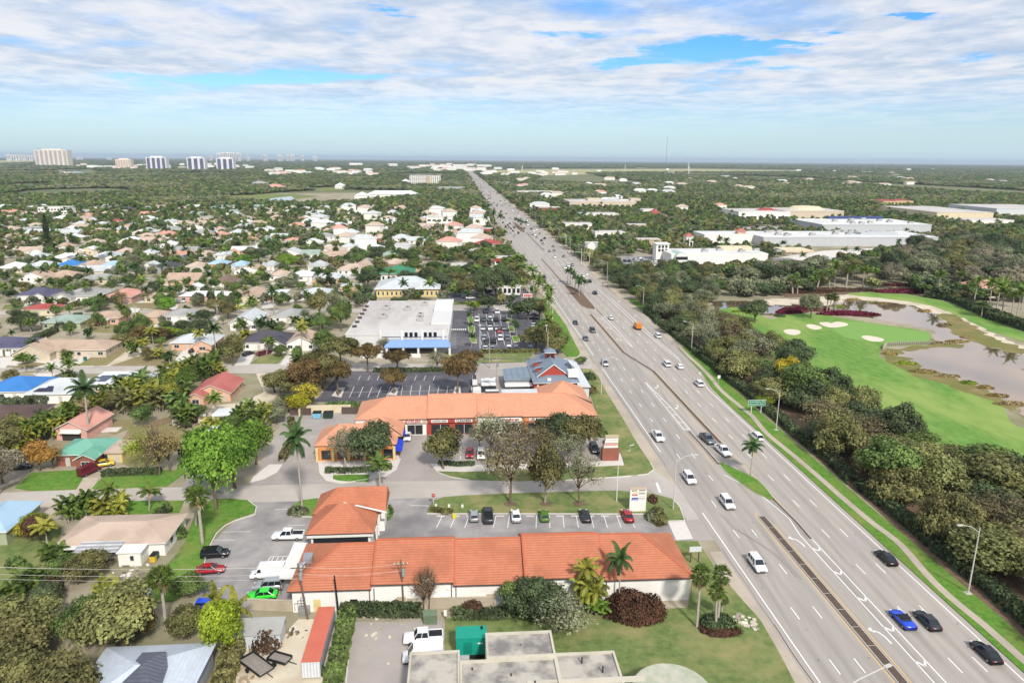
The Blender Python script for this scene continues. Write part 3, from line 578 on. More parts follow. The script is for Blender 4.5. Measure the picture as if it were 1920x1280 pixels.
def proto(kind, seed, **k):
 cr, lb = crown_mesh(kind + '_crown', seed, k['n'], k['rad'], k['z0'], k['z1'], k['rr'], k['leaves'], k['size'], gap=k.get('gap', .15), flat=k.get('flat', .75))
 tr = trunk_mesh(kind + '_trunk', seed, lb, k.get('fork', k['z0']), k.get('r0', .28), lim=k.get('lim', 7), extra=k.get('extra', 0))
 PROTO.setdefault(kind, []).append((cr, tr, k['rad'], k['z1']))
for q in range(3): proto('broad', 11 + q, n=13, rad=5, z0=2.6, z1=9, rr=2.0, leaves=8200, size=.175, r0=.3)
for q in range(3): proto('wood', 21 + q, n=22, rad=6.5, z0=.6, z1=9.5, rr=2.2, leaves=10500, size=.19, r0=.35, fork=2.2)
for q in range(2): proto('round', 31 + q, n=9, rad=4, z0=2.0, z1=8, rr=1.9, leaves=6800, size=.17, r0=.22)
for q in range(2): proto('flat', 41 + q, n=14, rad=6, z0=3.4, z1=7.4, rr=1.75, leaves=7600, size=.175, r0=.3, flat=.5)
for q in range(2): proto('sparse', 51 + q, n=15, rad=5, z0=3.2, z1=10, rr=1.7, leaves=3000, size=.135, r0=.22, gap=.42, lim=12, extra=7)
for q in range(2): proto('bare', 61 + q, n=15, rad=5, z0=2.8, z1=9.5, rr=1.8, leaves=1100, size=.11, r0=.2, gap=.35, lim=15, extra=14)
for q in range(3): proto('far', 71 + q, n=7 + q, rad=5, z0=1.2, z1=8, rr=2.3, leaves=900, size=.5, r0=.3, lim=3, gap=.05)
for q in range(2): proto('column', 81 + q, n=9, rad=2.0, z0=1.0, z1=11, rr=1.4, leaves=2600, size=.16, r0=.2)
for q in range(2): proto('bush', 91 + q, n=7, rad=2, z0=-.5, z1=2.6, rr=1.0, leaves=1900, size=.12, fork=.3, r0=.08, lim=3, gap=0)
def frond(b, base, az, up, length, droop, r, nl=11, w=.55, tone=.5, mi=0):
 pts = []; d = Vector((math.cos(az) * math.cos(up), math.sin(az) * math.cos(up), math.sin(up))); p = Vector(base)
 for k in range(8):
  pts.append(p.copy()); p = p + d * length / 7; d = (d + Vector((0, 0, -droop * (.25 + k / 7)))).normalized()
 for k in range(7):
  a, c = pts[k], pts[k + 1]; dd = (c - a).normalized(); sd_ = dd.cross(Vector((0, 0, 1))); sd_ = sd_.normalized() if sd_.length > .05 else Vector((1, 0, 0))
  for e in range(2):
   q = a.lerp(c, e * .5); ww = w * (1 - abs((k + e * .5) / 7 - .4) * 1.1) * length * .42
   for sg in (-1, 1):
    tip = q + sd_ * sg * ww + dd * ww * .45 + Vector((0, 0, -ww * (.35 + .5 * droop)))
    h = dd * length * .05
    i = len(b.v); b.v += [tuple(q - h), tuple(q + h), tuple(tip + h * .3), tuple(tip - h * .5)]
    b.f.append((i, i + 1, i + 2, i + 3)); b.m.append(mi); b.t.append(tone + r.uniform(-.18, .18))
def palm_proto(kind, seed, H, nf, length, droop, r0=.16, lean=.4, dead=0, crownshaft=True, wide=.55, lo=-.35):
 r = random.Random(seed); t = MB(); dx, dy = r.uniform(-lean, lean), r.uniform(-lean, lean)
 prof = [(0, 0, -.1, 1.5), (0, 0, .4, 1.15), (dx * .3, dy * .3, H * .35, 1), (dx * .7, dy * .7, H * .7, .85), (dx, dy, H, .75)]
 t.tube([p[:3] for p in prof], [r0 * p[3] for p in prof], 8)
 b = MB(); top = Vector((dx, dy, H))
 if crownshaft: b.tube([tuple(top - Vector((0, 0, .9))), tuple(top + Vector((0, 0, .3)))], [r0 * .85, r0 * .5], 6, tone=.75)
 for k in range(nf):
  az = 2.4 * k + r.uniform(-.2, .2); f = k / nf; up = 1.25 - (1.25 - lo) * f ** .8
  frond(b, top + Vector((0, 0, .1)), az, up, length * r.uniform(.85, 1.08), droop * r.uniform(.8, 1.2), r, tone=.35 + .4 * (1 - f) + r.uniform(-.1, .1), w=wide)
 for k in range(dead):
  frond(b, top - Vector((0, 0, .3)), r.uniform(0, 6.3), -.9, length * .7, .5, r, tone=.9, mi=1, w=.4)
 PROTO.setdefault(kind, []).append((b.mesh(kind + '_crown', [LM['palm'], LM['straw']], tone=True), t.mesh(kind + '_trunk', PBARK, smooth=True), length, H))
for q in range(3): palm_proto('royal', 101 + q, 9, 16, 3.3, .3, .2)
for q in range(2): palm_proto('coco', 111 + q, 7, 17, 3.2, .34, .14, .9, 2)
def sabal_proto(seed, H=6.5):
 r = random.Random(seed); t = MB(); dx = r.uniform(-.3, .3); t.tube([(0, 0, -.1), (0, 0, .4), (dx, 0, H * .6), (dx * 1.3, 0, H)], [.24, .2, .17, .16], 8); b = MB(); top = Vector((dx * 1.3, 0, H))
 for k in range(46):
  az = 2.4 * k + r.uniform(-.3, .3); f = k / 46; up = 1.3 - 2.5 * f; dead = f > .74; d = Vector((math.cos(az) * math.cos(up), math.sin(az) * math.cos(up), math.sin(up))); L_ = r.uniform(.7, 1.05) * (.75 if dead else 1)
  c = top + d * L_; side = d.cross(Vector((0, 0, 1))).normalized(); upv = side.cross(d); b.tube([tuple(top), tuple(c)], .025, 3, 1 if dead else 0, cap=False)
  for j in range(9):
   a = (j - 4) * .34; bl = r.uniform(.6, .95) * (1 - abs(j - 4) * .06); dd = (d * math.cos(a) + side * math.sin(a)).normalized(); tip = c + dd * bl + Vector((0, 0, -(.5 if dead else .28) * bl)) + upv * r.uniform(-.1, .1)
   w_ = side * math.cos(a) * .07 - d * math.sin(a) * .07; i = len(b.v); b.v += [tuple(c), tuple(c.lerp(tip, .5) + w_ + upv * .05), tuple(tip), tuple(c.lerp(tip, .5) - w_ + upv * .05)]; b.f.append((i, i + 1, i + 2, i + 3)); b.m.append(1 if dead else 0); b.t.append(.5 + r.uniform(-.3, .3))
 PROTO.setdefault('sabal', []).append((b.mesh('sabal_crown', [LM['palm'], LM['straw']], tone=True), t.mesh('sabal_trunk', PBARK, smooth=True), 1.75, H))
sabal_proto(121); sabal_proto(122)
def clump_proto(kind, seed, n, H, length, rad):
 r = random.Random(seed); t = MB(); b = MB()
 for k in range(n):
  a = 2.4 * k; q = rad * math.sqrt((k + .3) / n); base = Vector((q * math.cos(a) * .5, q * math.sin(a) * .5, 0)); top = Vector((q * math.cos(a), q * math.sin(a), H * r.uniform(.35, 1)))
  t.tube([tuple(base), tuple(base.lerp(top, .5) + Vector((0, 0, .2))), tuple(top)], [.08, .06, .05], 4, cap=False)
  for j in range(8): frond(b, top, 2.4 * j + r.uniform(-.3, .3), 1.1 - .16 * j, length * r.uniform(.8, 1.1), .34, r, tone=.5 + r.uniform(-.25, .25), w=.6)
 PROTO.setdefault(kind, []).append((b.mesh(kind + '_crown', [LM['palm'], LM['straw']], tone=True), t.mesh(kind + '_trunk', PBARK), rad + length * .6, H + 1))
for q in range(2): clump_proto('areca', 131 + q, 9, 4, 2.2, 1.6)
def norfolk():
 r = random.Random(5); b = MB(); t = MB(); t.tube([(0, 0, 0), (0, 0, 17)], [.3, .05], 6)
 for k in range(1700):
  z = 1.5 + 15.5 * (k / 1700); q = 1.7 * (1 - (z / 18) ** 2) * r.uniform(.3, 1); a = r.uniform(0, 6.3)
  leaf(b, Vector((q * math.cos(a), q * math.sin(a), z)), unit(r), .28, r, r.uniform(.2, .7))
 PROTO['norfolk'] = [(b.mesh('norfolk_crown', [LM['dark'], GBARK], tone=True), t.mesh('norfolk_trunk', BARK), 1.7, 17)]
norfolk()
NM = {'wood': 'broadleaf_tree', 'broad': 'broadleaf_tree', 'round': 'round_tree', 'flat': 'spreading_tree', 'sparse': 'thin_tree', 'bare': 'bare_tree', 'far': 'broadleaf_tree', 'column': 'narrow_tree', 'bush': 'bush', 'royal': 'royal_palm', 'coco': 'coconut_palm', 'sabal': 'cabbage_palm', 'areca': 'clump_palm', 'norfolk': 'column_pine'}
CATN = {'bush': 'bush', 'royal': 'palm', 'coco': 'palm', 'sabal': 'palm', 'areca': 'palm'}
TREES = []
def tree(kind, w, h, r, leafc, label, group=None, parts=True, rz=None, seed=None, bark=None, cat=None):
 pr = PROTO[kind]; k = (seed if seed is not None else rnd.randrange(99)) % len(pr); cr, tr, pr_r, pr_h = pr[k]
 rz = rnd.uniform(0, 6.28) if rz is None else rz
 sc = (r / pr_r, r / pr_r, h / pr_h)
 if kind in ('royal', 'coco', 'sabal'): sc = (r / pr_r, r / pr_r, h / pr_h)
 m = LM[leafc]
 def mk(me, nm, mm, idx=0):
  o = bpy.data.objects.new(nm, me); COL.objects.link(o)
  if mm is not None: o.material_slots[idx].link = 'OBJECT'; o.material_slots[idx].material = mm
  return o
 if parts:
  e = thing(NM[kind], (w.x, w.y, w.z), rz, label, cat or CATN.get(kind, 'tree'), group); e.scale = sc
  a = mk(tr, 'trunk' if kind != 'areca' else 'stems', bark or (None)); a.parent = e
  c = mk(cr, 'crown', m); c.parent = e; root = e
 else:
  root = mk(cr, NM[kind], m); root.location = (w.x, w.y, w.z); root.rotation_euler = (0, 0, rz); root.scale = sc
  tag(root, label, cat or CATN.get(kind, 'tree'), group)
 TREES.append((w.x, w.y, r)); return root
def T(kind, px, py, h, r, leafc, label, group=None, **k):
 if h < 0: h = hgt(px, py, -h)
 return tree(kind, at(px, py), h, r, leafc, label, group, **k)
def hedge(pts, w_, h, leafc, label, px=True, dens=26, size=.16, cat='hedge', name='hedge', z=0.0):
 wp = [at(*p) if px else P(*p) for p in pts]; c = sum(wp, Vector()) / len(wp); r = random.Random(int(abs(c.x * 10 + c.y * 7)))
 b = MB();
 for k in range(len(wp) - 1):
  a, e = wp[k] - c, wp[k + 1] - c; d = e - a; L_ = d.length
  if L_ < .01: continue
  u = d / L_; q = Vector((-u.y, u.x, 0))
  for _ in range(int(L_ * (w_ + 2 * h) * dens)):
   f = r.random(); f2 = f * L_; nz = noise.noise(Vector((f2 * .8 + c.x, k * 3.1, 1.0)))
   hh = h * (1 + .22 * nz); ww = w_ / 2 * (1 + .25 * nz); g = r.random() * (w_ + 2 * h)
   if g < w_: p = a + u * f2 + q * r.uniform(-ww, ww) + Vector((0, 0, hh * r.uniform(.85, 1.05))); n = Vector((0, 0, 1))
   else:
    sg = -1 if r.random() < .5 else 1; p = a + u * f2 + q * sg * ww * r.uniform(.85, 1.1) + Vector((0, 0, r.uniform(.05, hh))); n = q * sg
   leaf(b, p, (n + unit(r) * .9).normalized(), size * r.uniform(.7, 1.4), r, .5 + nz * .4 + r.uniform(-.25, .25))
 o = b.build(name, LM[leafc], tone=True); o.location = (c.x, c.y, z); tag(o, label, cat); return o
def shrub(px, py, rx, ry, h, leafc, label, n=None, size=.16, cat='bush', name='bush', w=None):
 """one rounded bush with its own outline"""
 c = w or at(px, py); r = random.Random(int(px * 31 + py * 7)); b = MB(); n = n or int(60 * (rx * ry + (rx + ry) * h))
 for _ in range(n):
  u = unit(r); u.z = abs(u.z) * 1.0 if r.random() < .8 else u.z * .3
  nz = noise.noise(Vector((u.x * 2 + c.x, u.y * 2 + c.y, u.z * 2))); q = r.uniform(.8, 1.05) * (1 + .22 * nz)
  p = Vector((u.x * rx * q, u.y * ry * q, max(.05, u.z * h * q)))
  leaf(b, p, (u + unit(r) * .8).normalized(), size * r.uniform(.7, 1.4), r, .5 + nz * .35 + r.uniform(-.25, .25))
 o = b.build(name, LM[leafc], tone=True); o.location = c; return tag(o, label, cat)
# --- vehicles (nose towards +x)
def paint(name, col, rough=.25, metal=.0): return mat('paint_' + name, col, rough, .02, 1, spec=.6, metal=metal)
PAINT = {'white': paint('white', 'e4e4e4'), 'silver': paint('silver', 'a9adb0', .3, .4), 'grey': paint('grey', '6b6e72', .3, .3), 'black': paint('black', '17181c'), 'charcoal': paint('charcoal', '33363b', .3, .2),
'red': paint('red', 'a01c26'), 'maroon': paint('maroon', '5c1a28'), 'blue': paint('blue', '1d49c8'), 'navy': paint('navy', '1c2338'), 'green': paint('green', '2fd233'), 'olivegreen': paint('olivegreen', '4f7a2c'), 'orange': paint('orange', 'c8791e'), 'tan': paint('tan', 'b3a58c'), 'yellow': paint('yellow', 'd6b62c')}
GLASS = mat('window_glass', '1c2228', .08, .1, 1, spec=.8); TYRE = mat('tyre', '1a1a1c', .85, .1, 4); RIM = mat('rim', '9a9c9e', .3, .05, 3, metal=.6); LAMP = mat('head_lamp', 'dfe3e6', .15, .02, 2, spec=.8); TAIL = mat('tail_lamp', '8e1a1c', .25, .03, 2); PLAST = mat('black_trim', '202124', .6, .1, 3)
def cring(x, zl, zt, w, bulge=1.0):
 zm = zl + (zt - zl) * .55
 return [(x, -w * .9, zl), (x, -w, zl + .14), (x, -w * bulge, zm), (x, -w * .95, zt - .07), (x, -w * .82, zt), (x, w * .82, zt), (x, w * .95, zt - .07), (x, w * bulge, zm), (x, w, zl + .14), (x, w * .9, zl)]
SPEC = {
'sedan': (4.8, 1.84, 1.45, .93, [(0, .62), (.02, .86), (.1, .98), (.2, .98), (.62, .93), (.75, .86), (.93, .74), (.985, .62), (1, .5)], (.1, .72, .27, .56)),
'suv': (4.75, 1.95, 1.74, 1.08, [(0, .6), (.012, .95), (.03, 1.08), (.3, 1.09), (.68, 1.07), (.78, 1.02), (.95, .92), (.99, .75), (1, .55)], (.02, .74, .06, .6)),
'hatch': (4.2, 1.8, 1.5, .98, [(0, .6), (.015, .9), (.04, 1.0), (.3, .99), (.64, .97), (.78, .9), (.95, .78), (.99, .62), (1, .5)], (.03, .75, .1, .56)),
'pickup': (5.8, 2.0, 1.9, 1.15, [(0, .7), (.006, 1.1), (.02, 1.15), (.3, 1.15), (.7, 1.14), (.74, 1.14), (.96, 1.08), (.992, .95), (1, .6)], (.37, .74, .39, .64)),
'van': (5.7, 2.0, 2.45, 1.25, [(0, .6), (.004, 1.2), (.02, 1.25), (.3, 1.25), (.75, 1.22), (.84, 1.15), (.96, 1.0), (.99, .8), (1, .55)], (.006, .86, .012, .72)),
'convertible': (4.7, 1.9, 1.3, .9, [(0, .6), (.02, .85), (.06, .93), (.25, .95), (.62, .9), (.75, .86), (.93, .74), (.985, .62), (1, .5)], (.26, .7, .34, .56)),
}
CAR = {}
def car_meshes(kind):
 if kind in CAR: return CAR[kind]
 L_, W, H, belt, st, cab = SPEC[kind]; hw = W / 2; x = lambda f: (f - .5) * L_
 b = MB(); rings = []
 for f, z in st:
  tw = hw * (.84 if f in (0, 1) else .95 if f < .03 or f > .97 else 1.0); rings.append(cring(x(f), .32 if 0 < f < 1 else .42, z, tw))
 b.loft(rings); bed = None
 out = {'body': (b.mesh(kind + '_body', PAINT['white'], smooth=False, fix=True), None)}
 me = out['body'][0]
 bm = bmesh.new(); bm.from_mesh(me); bmesh.ops.bevel(bm, geom=[e for e in bm.edges if e.calc_face_angle(0) > .5], offset=.035, segments=2, affect='EDGES'); bm.to_mesh(me); bm.free(); me.polygons.foreach_set('use_smooth', [True] * len(me.polygons))
 x0, x1, tx0, tx1 = (x(c) for c in cab); wb, wt = hw * .88, hw * (.7 if kind != 'van' else .82); zr = H - .05; zb = belt - .06
 B = [(x0, -wb, zb), (x1, -wb, zb), (x1, wb, zb), (x0, wb, zb)]; Tt = [(tx0, -wt, zr), (tx1, -wt, zr), (tx1, wt, zr), (tx0, wt, zr)]
 g = MB(); r = MB()
 glass_side = kind != 'van'
 for q in range(4):
  p = [B[q], B[(q + 1) % 4], Tt[(q + 1) % 4], Tt[q]]
  if kind == 'van' and q in (0, 2, 3):
   r.poly(p)
   if q != 3:                     # front door glass only
    xa, xb = x(.66), x(.77); y_ = -1 if q == 0 else 1
    f0 = lambda xx, z: (xx, y_ * (wb + (wt - wb) * ((z - zb) / (zr - zb)) + .012), z)
    pp = [f0(xa, 1.35), f0(xb + .12, 1.35), f0(xb - .2, 1.95), f0(xa, 1.95)]; g.poly(pp if y_ < 0 else pp[::-1])
  else: g.poly(p)
 inset = .0
 r.box(tx0 - .02, tx1 + .02, -wt - .01, wt + .01, zr, H)
 for q, (bx, txx) in enumerate(((x0, tx0), (x1, tx1))):
  for sg in (-1, 1): r.tube([(bx, sg * (wb + .005), zb), (txx, sg * (wt + .005), zr + .02)], .05, 4)
 if kind not in ('van', 'convertible'):
  n_ = (.5,) if kind in ('pickup', 'sedan', 'hatch') else (.36, .68)
  for f in n_:
   for sg in (-1, 1): r.tube([(x0 + (x1 - x0) * f - .05, sg * (wb + .01), zb), (tx0 + (tx1 - tx0) * f, sg * (wt + .01), zr + .02)], .045, 4)
 out['windows'] = (g.mesh(kind + '_windows', GLASS), 'fixed'); out['roof'] = (r.mesh(kind + '_roof', PAINT['white']), None)
 if kind == 'convertible': out['roof'] = (MB().box(tx0 - .1, tx1 + .02, -wt - .02, wt + .02, zr - .02, H).mesh('soft_top', PLAST), 'fixed')
 if kind == 'pickup':
  m = MB(); m.box(x(.03), x(.36), -hw * .78, hw * .78, belt - .02, belt + .035); out['cargo_bed'] = (m.mesh('cargo_bed', PLAST), 'fixed')
  m = MB(); zz_ = belt + .01
  for a in ((x(.012), x(.37), -hw * .95, -hw * .78), (x(.012), x(.37), hw * .78, hw * .95), (x(.005), x(.03), -hw * .94, hw * .94)): m.box(a[0], a[1], a[2], a[3], zz_ - .05, zz_ + .12)
  out['bed_rail'] = (m.mesh('bed_rail', PAINT['white']), None)
 w = MB(); w.tube([(0, -.11, 0), (0, .11, 0)], .34 if kind != 'sedan' else .32, 14)
 rm = MB(); rm.tube([(0, -.118, 0), (0, .118, 0)], .2, 10)
 out['wheel'] = (w.mesh('wheel', TYRE, smooth=False), rm.mesh('rim', RIM))
 out['wpos'] = [(x(fx), sg * (hw - .1), .33) for fx in (.19, .81) for sg in (-1, 1)]
 hl = MB(); hl.box(-.05, .05, -.17, .17, -.07, .07); out['hl'] = (hl.mesh('headlight', LAMP), [(x(.985) - .02, sg * hw * .68, .68 if kind in ('sedan', 'hatch', 'convertible') else .82) for sg in (-1, 1)])
 tl = MB(); tl.box(-.04, .04, -.13, .13, -.09, .09); out['tl'] = (tl.mesh('taillight', TAIL), [(x(.012), sg * hw * .74, .78 if kind in ('sedan', 'hatch', 'convertible') else .95) for sg in (-1, 1)])
 tr = MB(); tr.box(x(.02), x(.98), -hw * .93, hw * .93, .2, .36); tr.box(x(.995), x(1.006), -hw * .5, hw * .5, .45, .62); tr.box(x(.2), x(.8), -hw * 1.002, hw * 1.002, .28, .4)
 out['underbody'] = (tr.mesh('bumper', PLAST), 'fixed')
 mr = MB(); mr.box(-.08, .08, -.09, .09, 0, .14); out['mirror'] = (mr.mesh('mirror', PLAST), [(x1 - .28, sg * (hw + .1), belt) for sg in (-1, 1)])
 ak = []
 for nm in ('body', 'roof', 'windows', 'underbody') + (('cargo_bed', 'bed_rail') if kind == 'pickup' else ()): ak.append(out[nm][0])
 CAR[kind] = out; return out
def simple_car(kind):            # one mesh, for cars a few pixels long
 k2 = kind + '_far'
 if k2 in CAR: return CAR[k2]
 L_, W, H, belt, st, cab = SPEC[kind]; hw = W / 2; x = lambda f: (f - .5) * L_
 b = MB(); b.loft([cring(x(f), .3, z, hw) for f, z in st], 0)
 x0, x1, tx0, tx1 = (x(c) for c in cab); wb, wt = hw * .88, hw * .72
 B = [(x0, -wb, belt - .05), (x1, -wb, belt - .05), (x1, wb, belt - .05), (x0, wb, belt - .05)]; Tt = [(tx0, -wt, H), (tx1, -wt, H), (tx1, wt, H), (tx0, wt, H)]
 for q in range(4): b.poly([B[q], B[(q + 1) % 4], Tt[(q + 1) % 4], Tt[q]], 1 if kind != 'van' else 0)
 b.poly(Tt, 0)
 for fx in (.19, .81):
  for sg in (-1, 1): b.tube([(x(fx), sg * (hw - .2), .33), (x(fx), sg * (hw + .01), .33)], .33, 8, 2)
 CAR[k2] = b.mesh(k2, [PAINT['white'], GLASS, TYRE], fix=True); return CAR[k2]
def car(kind, col, w, rz, label, group=None, name=None, cat=None, detail=True, sc=1.0):
 name = name or {'sedan': 'car', 'hatch': 'car', 'suv': 'suv', 'pickup': 'pickup_truck', 'van': 'van', 'convertible': 'car'}[kind]
 cat = cat or {'pickup': 'pickup', 'van': 'van', 'suv': 'SUV'}.get(kind, 'car')
 def ob(nm, me, p, m=None, loc=None):
  o = bpy.data.objects.new(nm, me); COL.objects.link(o); o.parent = p
  if loc: o.location = loc
  if m is not None: o.material_slots[0].link = 'OBJECT'; o.material_slots[0].material = m
  return o
 if not detail:
  o = ob(name, simple_car(kind), None, PAINT[col]); o.location = w; o.rotation_euler = (0, 0, rz); o.scale = (sc,) * 3; return tag(o, label, cat, group)
 d = car_meshes(kind); e = thing(name, w, rz, label, cat, group); e.scale = (sc,) * 3
 ob('body', d['body'][0], e, PAINT[col]); ob('windows', d['windows'][0], e); ob('roof', d['roof'][0], e, PAINT[col] if d['roof'][1] is None else None)
 if kind == 'pickup': ob('cargo_bed', d['cargo_bed'][0], e); ob('bed_rail', d['bed_rail'][0], e, PAINT[col])
 ob('bumper', d['underbody'][0], e);
 for p in d['wpos']:
  q = ob('wheel', d['wheel'][0], e, loc=p); ob('rim', d['wheel'][1], q)
 for p in d['hl'][1]: ob('headlight', d['hl'][0], e, loc=p)
 for p in d['tl'][1]: ob('taillight', d['tl'][0], e, loc=p)
 for p in d['mirror'][1]: ob('mirror', d['mirror'][0], e, loc=p)
 return e
ZR = 6 * LV + .008
NORTH = R(90) + TH; SOUTH = NORTH + math.pi      # heading of local +x
def onroad(px, py, kind, col, d, label, z=ZR, **k):
 w = at(px, py, z); return car(kind, col, w, (NORTH if d > 0 else SOUTH) + R(k.pop('turn', 0)), label, 'vehicles on the highway', **k)
onroad(1419, 1062, 'suv', 'white', -1, 'white SUV with roof rails heading down the highway beside the long orange-roofed shop')
onroad(1363, 947, 'suv', 'white', -1, 'white crossover driving past the side street opening')
onroad(1292, 901, 'suv', 'white', -1, 'white SUV with a dark grille level with the monument sign')
onroad(1233, 822, 'pickup', 'white', -1, 'white pickup with open black bed, alone in the kerb lane')
onroad(1326, 827, 'pickup', 'grey', -1, 'dark grey pickup waiting in the turn pocket by the median', turn=6)
onroad(1355, 849, 'pickup', 'white', -1, 'white crew-cab pickup leading the turn pocket before the palm island', turn=6)
onroad(1418, 822, 'suv', 'white', 1, 'white minivan near the golf-side kerb under the green sign')
onroad(1661, 1050, 'sedan', 'black', 1, 'black sedan close to the golf-side kerb line')
onroad(1692, 1166, 'convertible', 'blue', 1, 'bright blue convertible with a black soft top')
onroad(1738, 1168, 'sedan', 'charcoal', 1, 'dark grey sedan beside the blue convertible')
onroad(1848, 1228, 'sedan', 'black', 1, 'black sedan with a chrome roof line by the lower kerb')
onroad(1250, 685, 'suv', 'white', 1, 'white SUV with dark roof beside a second white car past the median jog')
onroad(1274, 690, 'hatch', 'white', 1, 'small white car next to the white SUV past the median jog')
onroad(1310, 722, 'suv', 'white', 1, 'white car where the turn lane merges at the kerb curve')
onroad(1134, 684, 'suv', 'silver', -1, 'silver grey SUV in front of the blue-grey roofed restaurant')
onroad(1079, 607, 'sedan', 'charcoal', -1, 'dark sedan in the kerb lane beside the store lot')
onroad(1111, 622, 'suv', 'charcoal', -1, 'dark SUV in the inner lane beside the store lot')
onroad(1098, 637, 'sedan', 'grey', -1, 'grey sedan trailing two dark cars beside the store lot')
onroad(1145, 598, 'sedan', 'white', 1, 'white sedan passing the tip of the clump-palm island')
onroad(1233, 632, 'suv', 'white', 1, 'white car in the turn lane by the dark kerb')
def orange_truck():
 e = thing('box_truck', at(1195, 616, ZR), NORTH, 'small orange truck with a tall boxy body in the outer lane', 'truck', 'vehicles on the highway')
 MB().box(-3.1, 1.1, -1.1, 1.1, .75, 2.7).build('cargo_box', PAINT['orange'], e)
 b = MB(); b.loft([[(1.2, -1, .5), (1.2, 1, .5), (1.2, 1, 2.1), (1.2, -1, 2.1)], [(2.1, -1, .5), (2.1, 1, .5), (2.1, .95, 2.1), (2.1, -.95, 2.1)], [(2.5, -1, .5), (2.5, 1, .5), (2.5, 1, 1.35), (2.5, -1, 1.35)], [(3.1, -.95, .5), (3.1, .95, .5), (3.1, .95, 1.2), (3.1, -.95, 1.2)]]); b.build('cab', PAINT['orange'], e, fix=True)
 b = MB(); b.poly([(2.13, -.85, 2.0), (2.5, -.9, 1.4), (2.5, .9, 1.4), (2.13, .85, 2.0)]); b.box(1.4, 2.0, -1.01, 1.01, 1.45, 1.95); b.build('windows', GLASS, e)
 MB().box(-3.0, 3.0, -.9, .9, .35, .75).build('chassis', PLAST, e)
 for x_ in (-2, 2.1):
  for sg in (-1, 1): q = MB().tube([(x_, sg * .75, .42), (x_, sg * 1.08, .42)], .42, 12).build('wheel', TYRE, e)
orange_truck()
far_traffic = []
def far(px, py, kind, col, d, lab=None):
 w = at(px, py, ZR); s = w.y
 car(kind, col, w, NORTH if d > 0 else SOUTH, lab or '%s %s' % ({'navy': 'dark'}.get(col, col), {'sedan': 'car', 'suv': 'SUV', 'pickup': 'pickup', 'van': 'van', 'hatch': 'small car'}[kind]) + ' in the traffic beyond the clump palms', 'distant highway traffic', detail=False)
for a in ((1005, 505, 'sedan', 'silver', -1), (1020, 521, 'suv', 'black', -1), (1020, 527, 'sedan', 'silver', -1), (1059, 503, 'sedan', 'white', 1), (1065, 499, 'suv', 'white', 1), (1073, 498, 'sedan', 'navy', 1), (1092, 518, 'sedan', 'white', 1), (1105, 529, 'suv', 'black', 1), (1115, 551, 'suv', 'black', 1), (1040, 483, 'sedan', 'white', 1), (1057, 482, 'sedan', 'black', 1), (1030, 472, 'sedan', 'black', 1), (1039, 471, 'sedan', 'charcoal', 1), (1037, 463, 'sedan', 'black', 1), (1018, 458, 'sedan', 'black', 1), (1015, 452, 'suv', 'black', 1), (1021, 448, 'suv', 'black', 1), (1012, 439, 'sedan', 'black', 1), (999, 441, 'sedan', 'black', 1), (996, 430, 'suv', 'maroon', 1), (957, 438, 'sedan', 'silver', -1), (972, 438, 'suv', 'black', -1), (965, 443, 'sedan', 'silver', -1), (962, 434, 'sedan', 'black', -1), (958, 430, 'sedan', 'black', -1), (948, 427, 'van', 'black', -1), (954, 427, 'sedan', 'charcoal', -1), (964, 428, 'sedan', 'black', -1), (960, 424, 'sedan', 'white', -1), (952, 423, 'suv', 'black', -1), (956, 420, 'sedan', 'charcoal', -1), (949, 419, 'sedan', 'white', -1), (943, 418, 'sedan', 'black', -1)): far(*a)
r9 = random.Random(99)
for k in range(150):
 d = -1 if r9.random() < .6 else 1; s = 850 * (3.6 ** (r9.random() ** 1.15)) if d < 0 else 640 * (4.6 ** r9.random())
 t = (51 + 3.6 * r9.randrange(4) - .5) if d < 0 else (66.6 + 3.6 * r9.randrange(4))
 if s > 700 and d < 0: t += r9.choice((-3.6, 0, 0))
 q = P(t, s, ZR); c = r9.choice(('black', 'charcoal', 'white', 'silver', 'black', 'navy', 'grey', 'white', 'maroon'))
 if any((q - o).length < 7 for o in far_traffic): continue
 far_traffic.append(q)
 nm_ = {'navy': 'dark', 'charcoal': 'dark', 'black': 'dark', 'silver': 'pale', 'grey': 'grey', 'white': 'white', 'maroon': 'dark red'}[c]
 car(r9.choice(('sedan', 'suv', 'sedan')), c, q, NORTH if d > 0 else SOUTH, nm_ + ' car in the far traffic where the highway narrows into haze', 'far ' + nm_ + ' cars on the highway', name='distant_car', cat='car', detail=False)
for px, k_, c_, lab in ((889, 'hatch', 'silver', 'silver hatchback parked facing the lawn beside the dark pickup'), (915, 'pickup', 'charcoal', 'tall dark pickup parked beside the silver hatchback'), (967, 'sedan', 'white', 'white sedan parked alone before the three-tree lawn'), (1020, 'hatch', 'olivegreen', 'green hatchback parked before the three-tree lawn'), (1097, 'sedan', 'charcoal', 'dark grey sedan parked between empty bays before the lawn'), (1176, 'sedan', 'red', 'red sedan parked by the monument sign')):
 w = at(px, 971, .01); q = w; car(k_, c_, q, NORTH, lab, 'cars parked by the three-tree lawn')
def parked(px, py, kind, col, deg, label, group=None, detail=True, **k): return car(kind, col, at(px, py, .012), TH + R(deg), label, group, detail=detail, **k)
parked(541, 1009, 'pickup', 'white', 178, 'white crew-cab pickup parked behind the small pavilion roof', 'cars in the back lot')
parked(404, 1042, 'suv', 'black', 4, 'black SUV with roof rails parked nose-out in the back lot', 'cars in the back lot')
parked(395, 1072, 'sedan', 'red', 6, 'red sedan parked in the back lot below the black SUV', 'cars in the back lot')
parked(503, 1081, 'van', 'white', 182, 'white panel van parked under the white awning', 'cars in the back lot')
parked(504, 1103, 'suv', 'silver', 182, 'silver SUV parked between the white van and the green car', 'cars in the back lot')
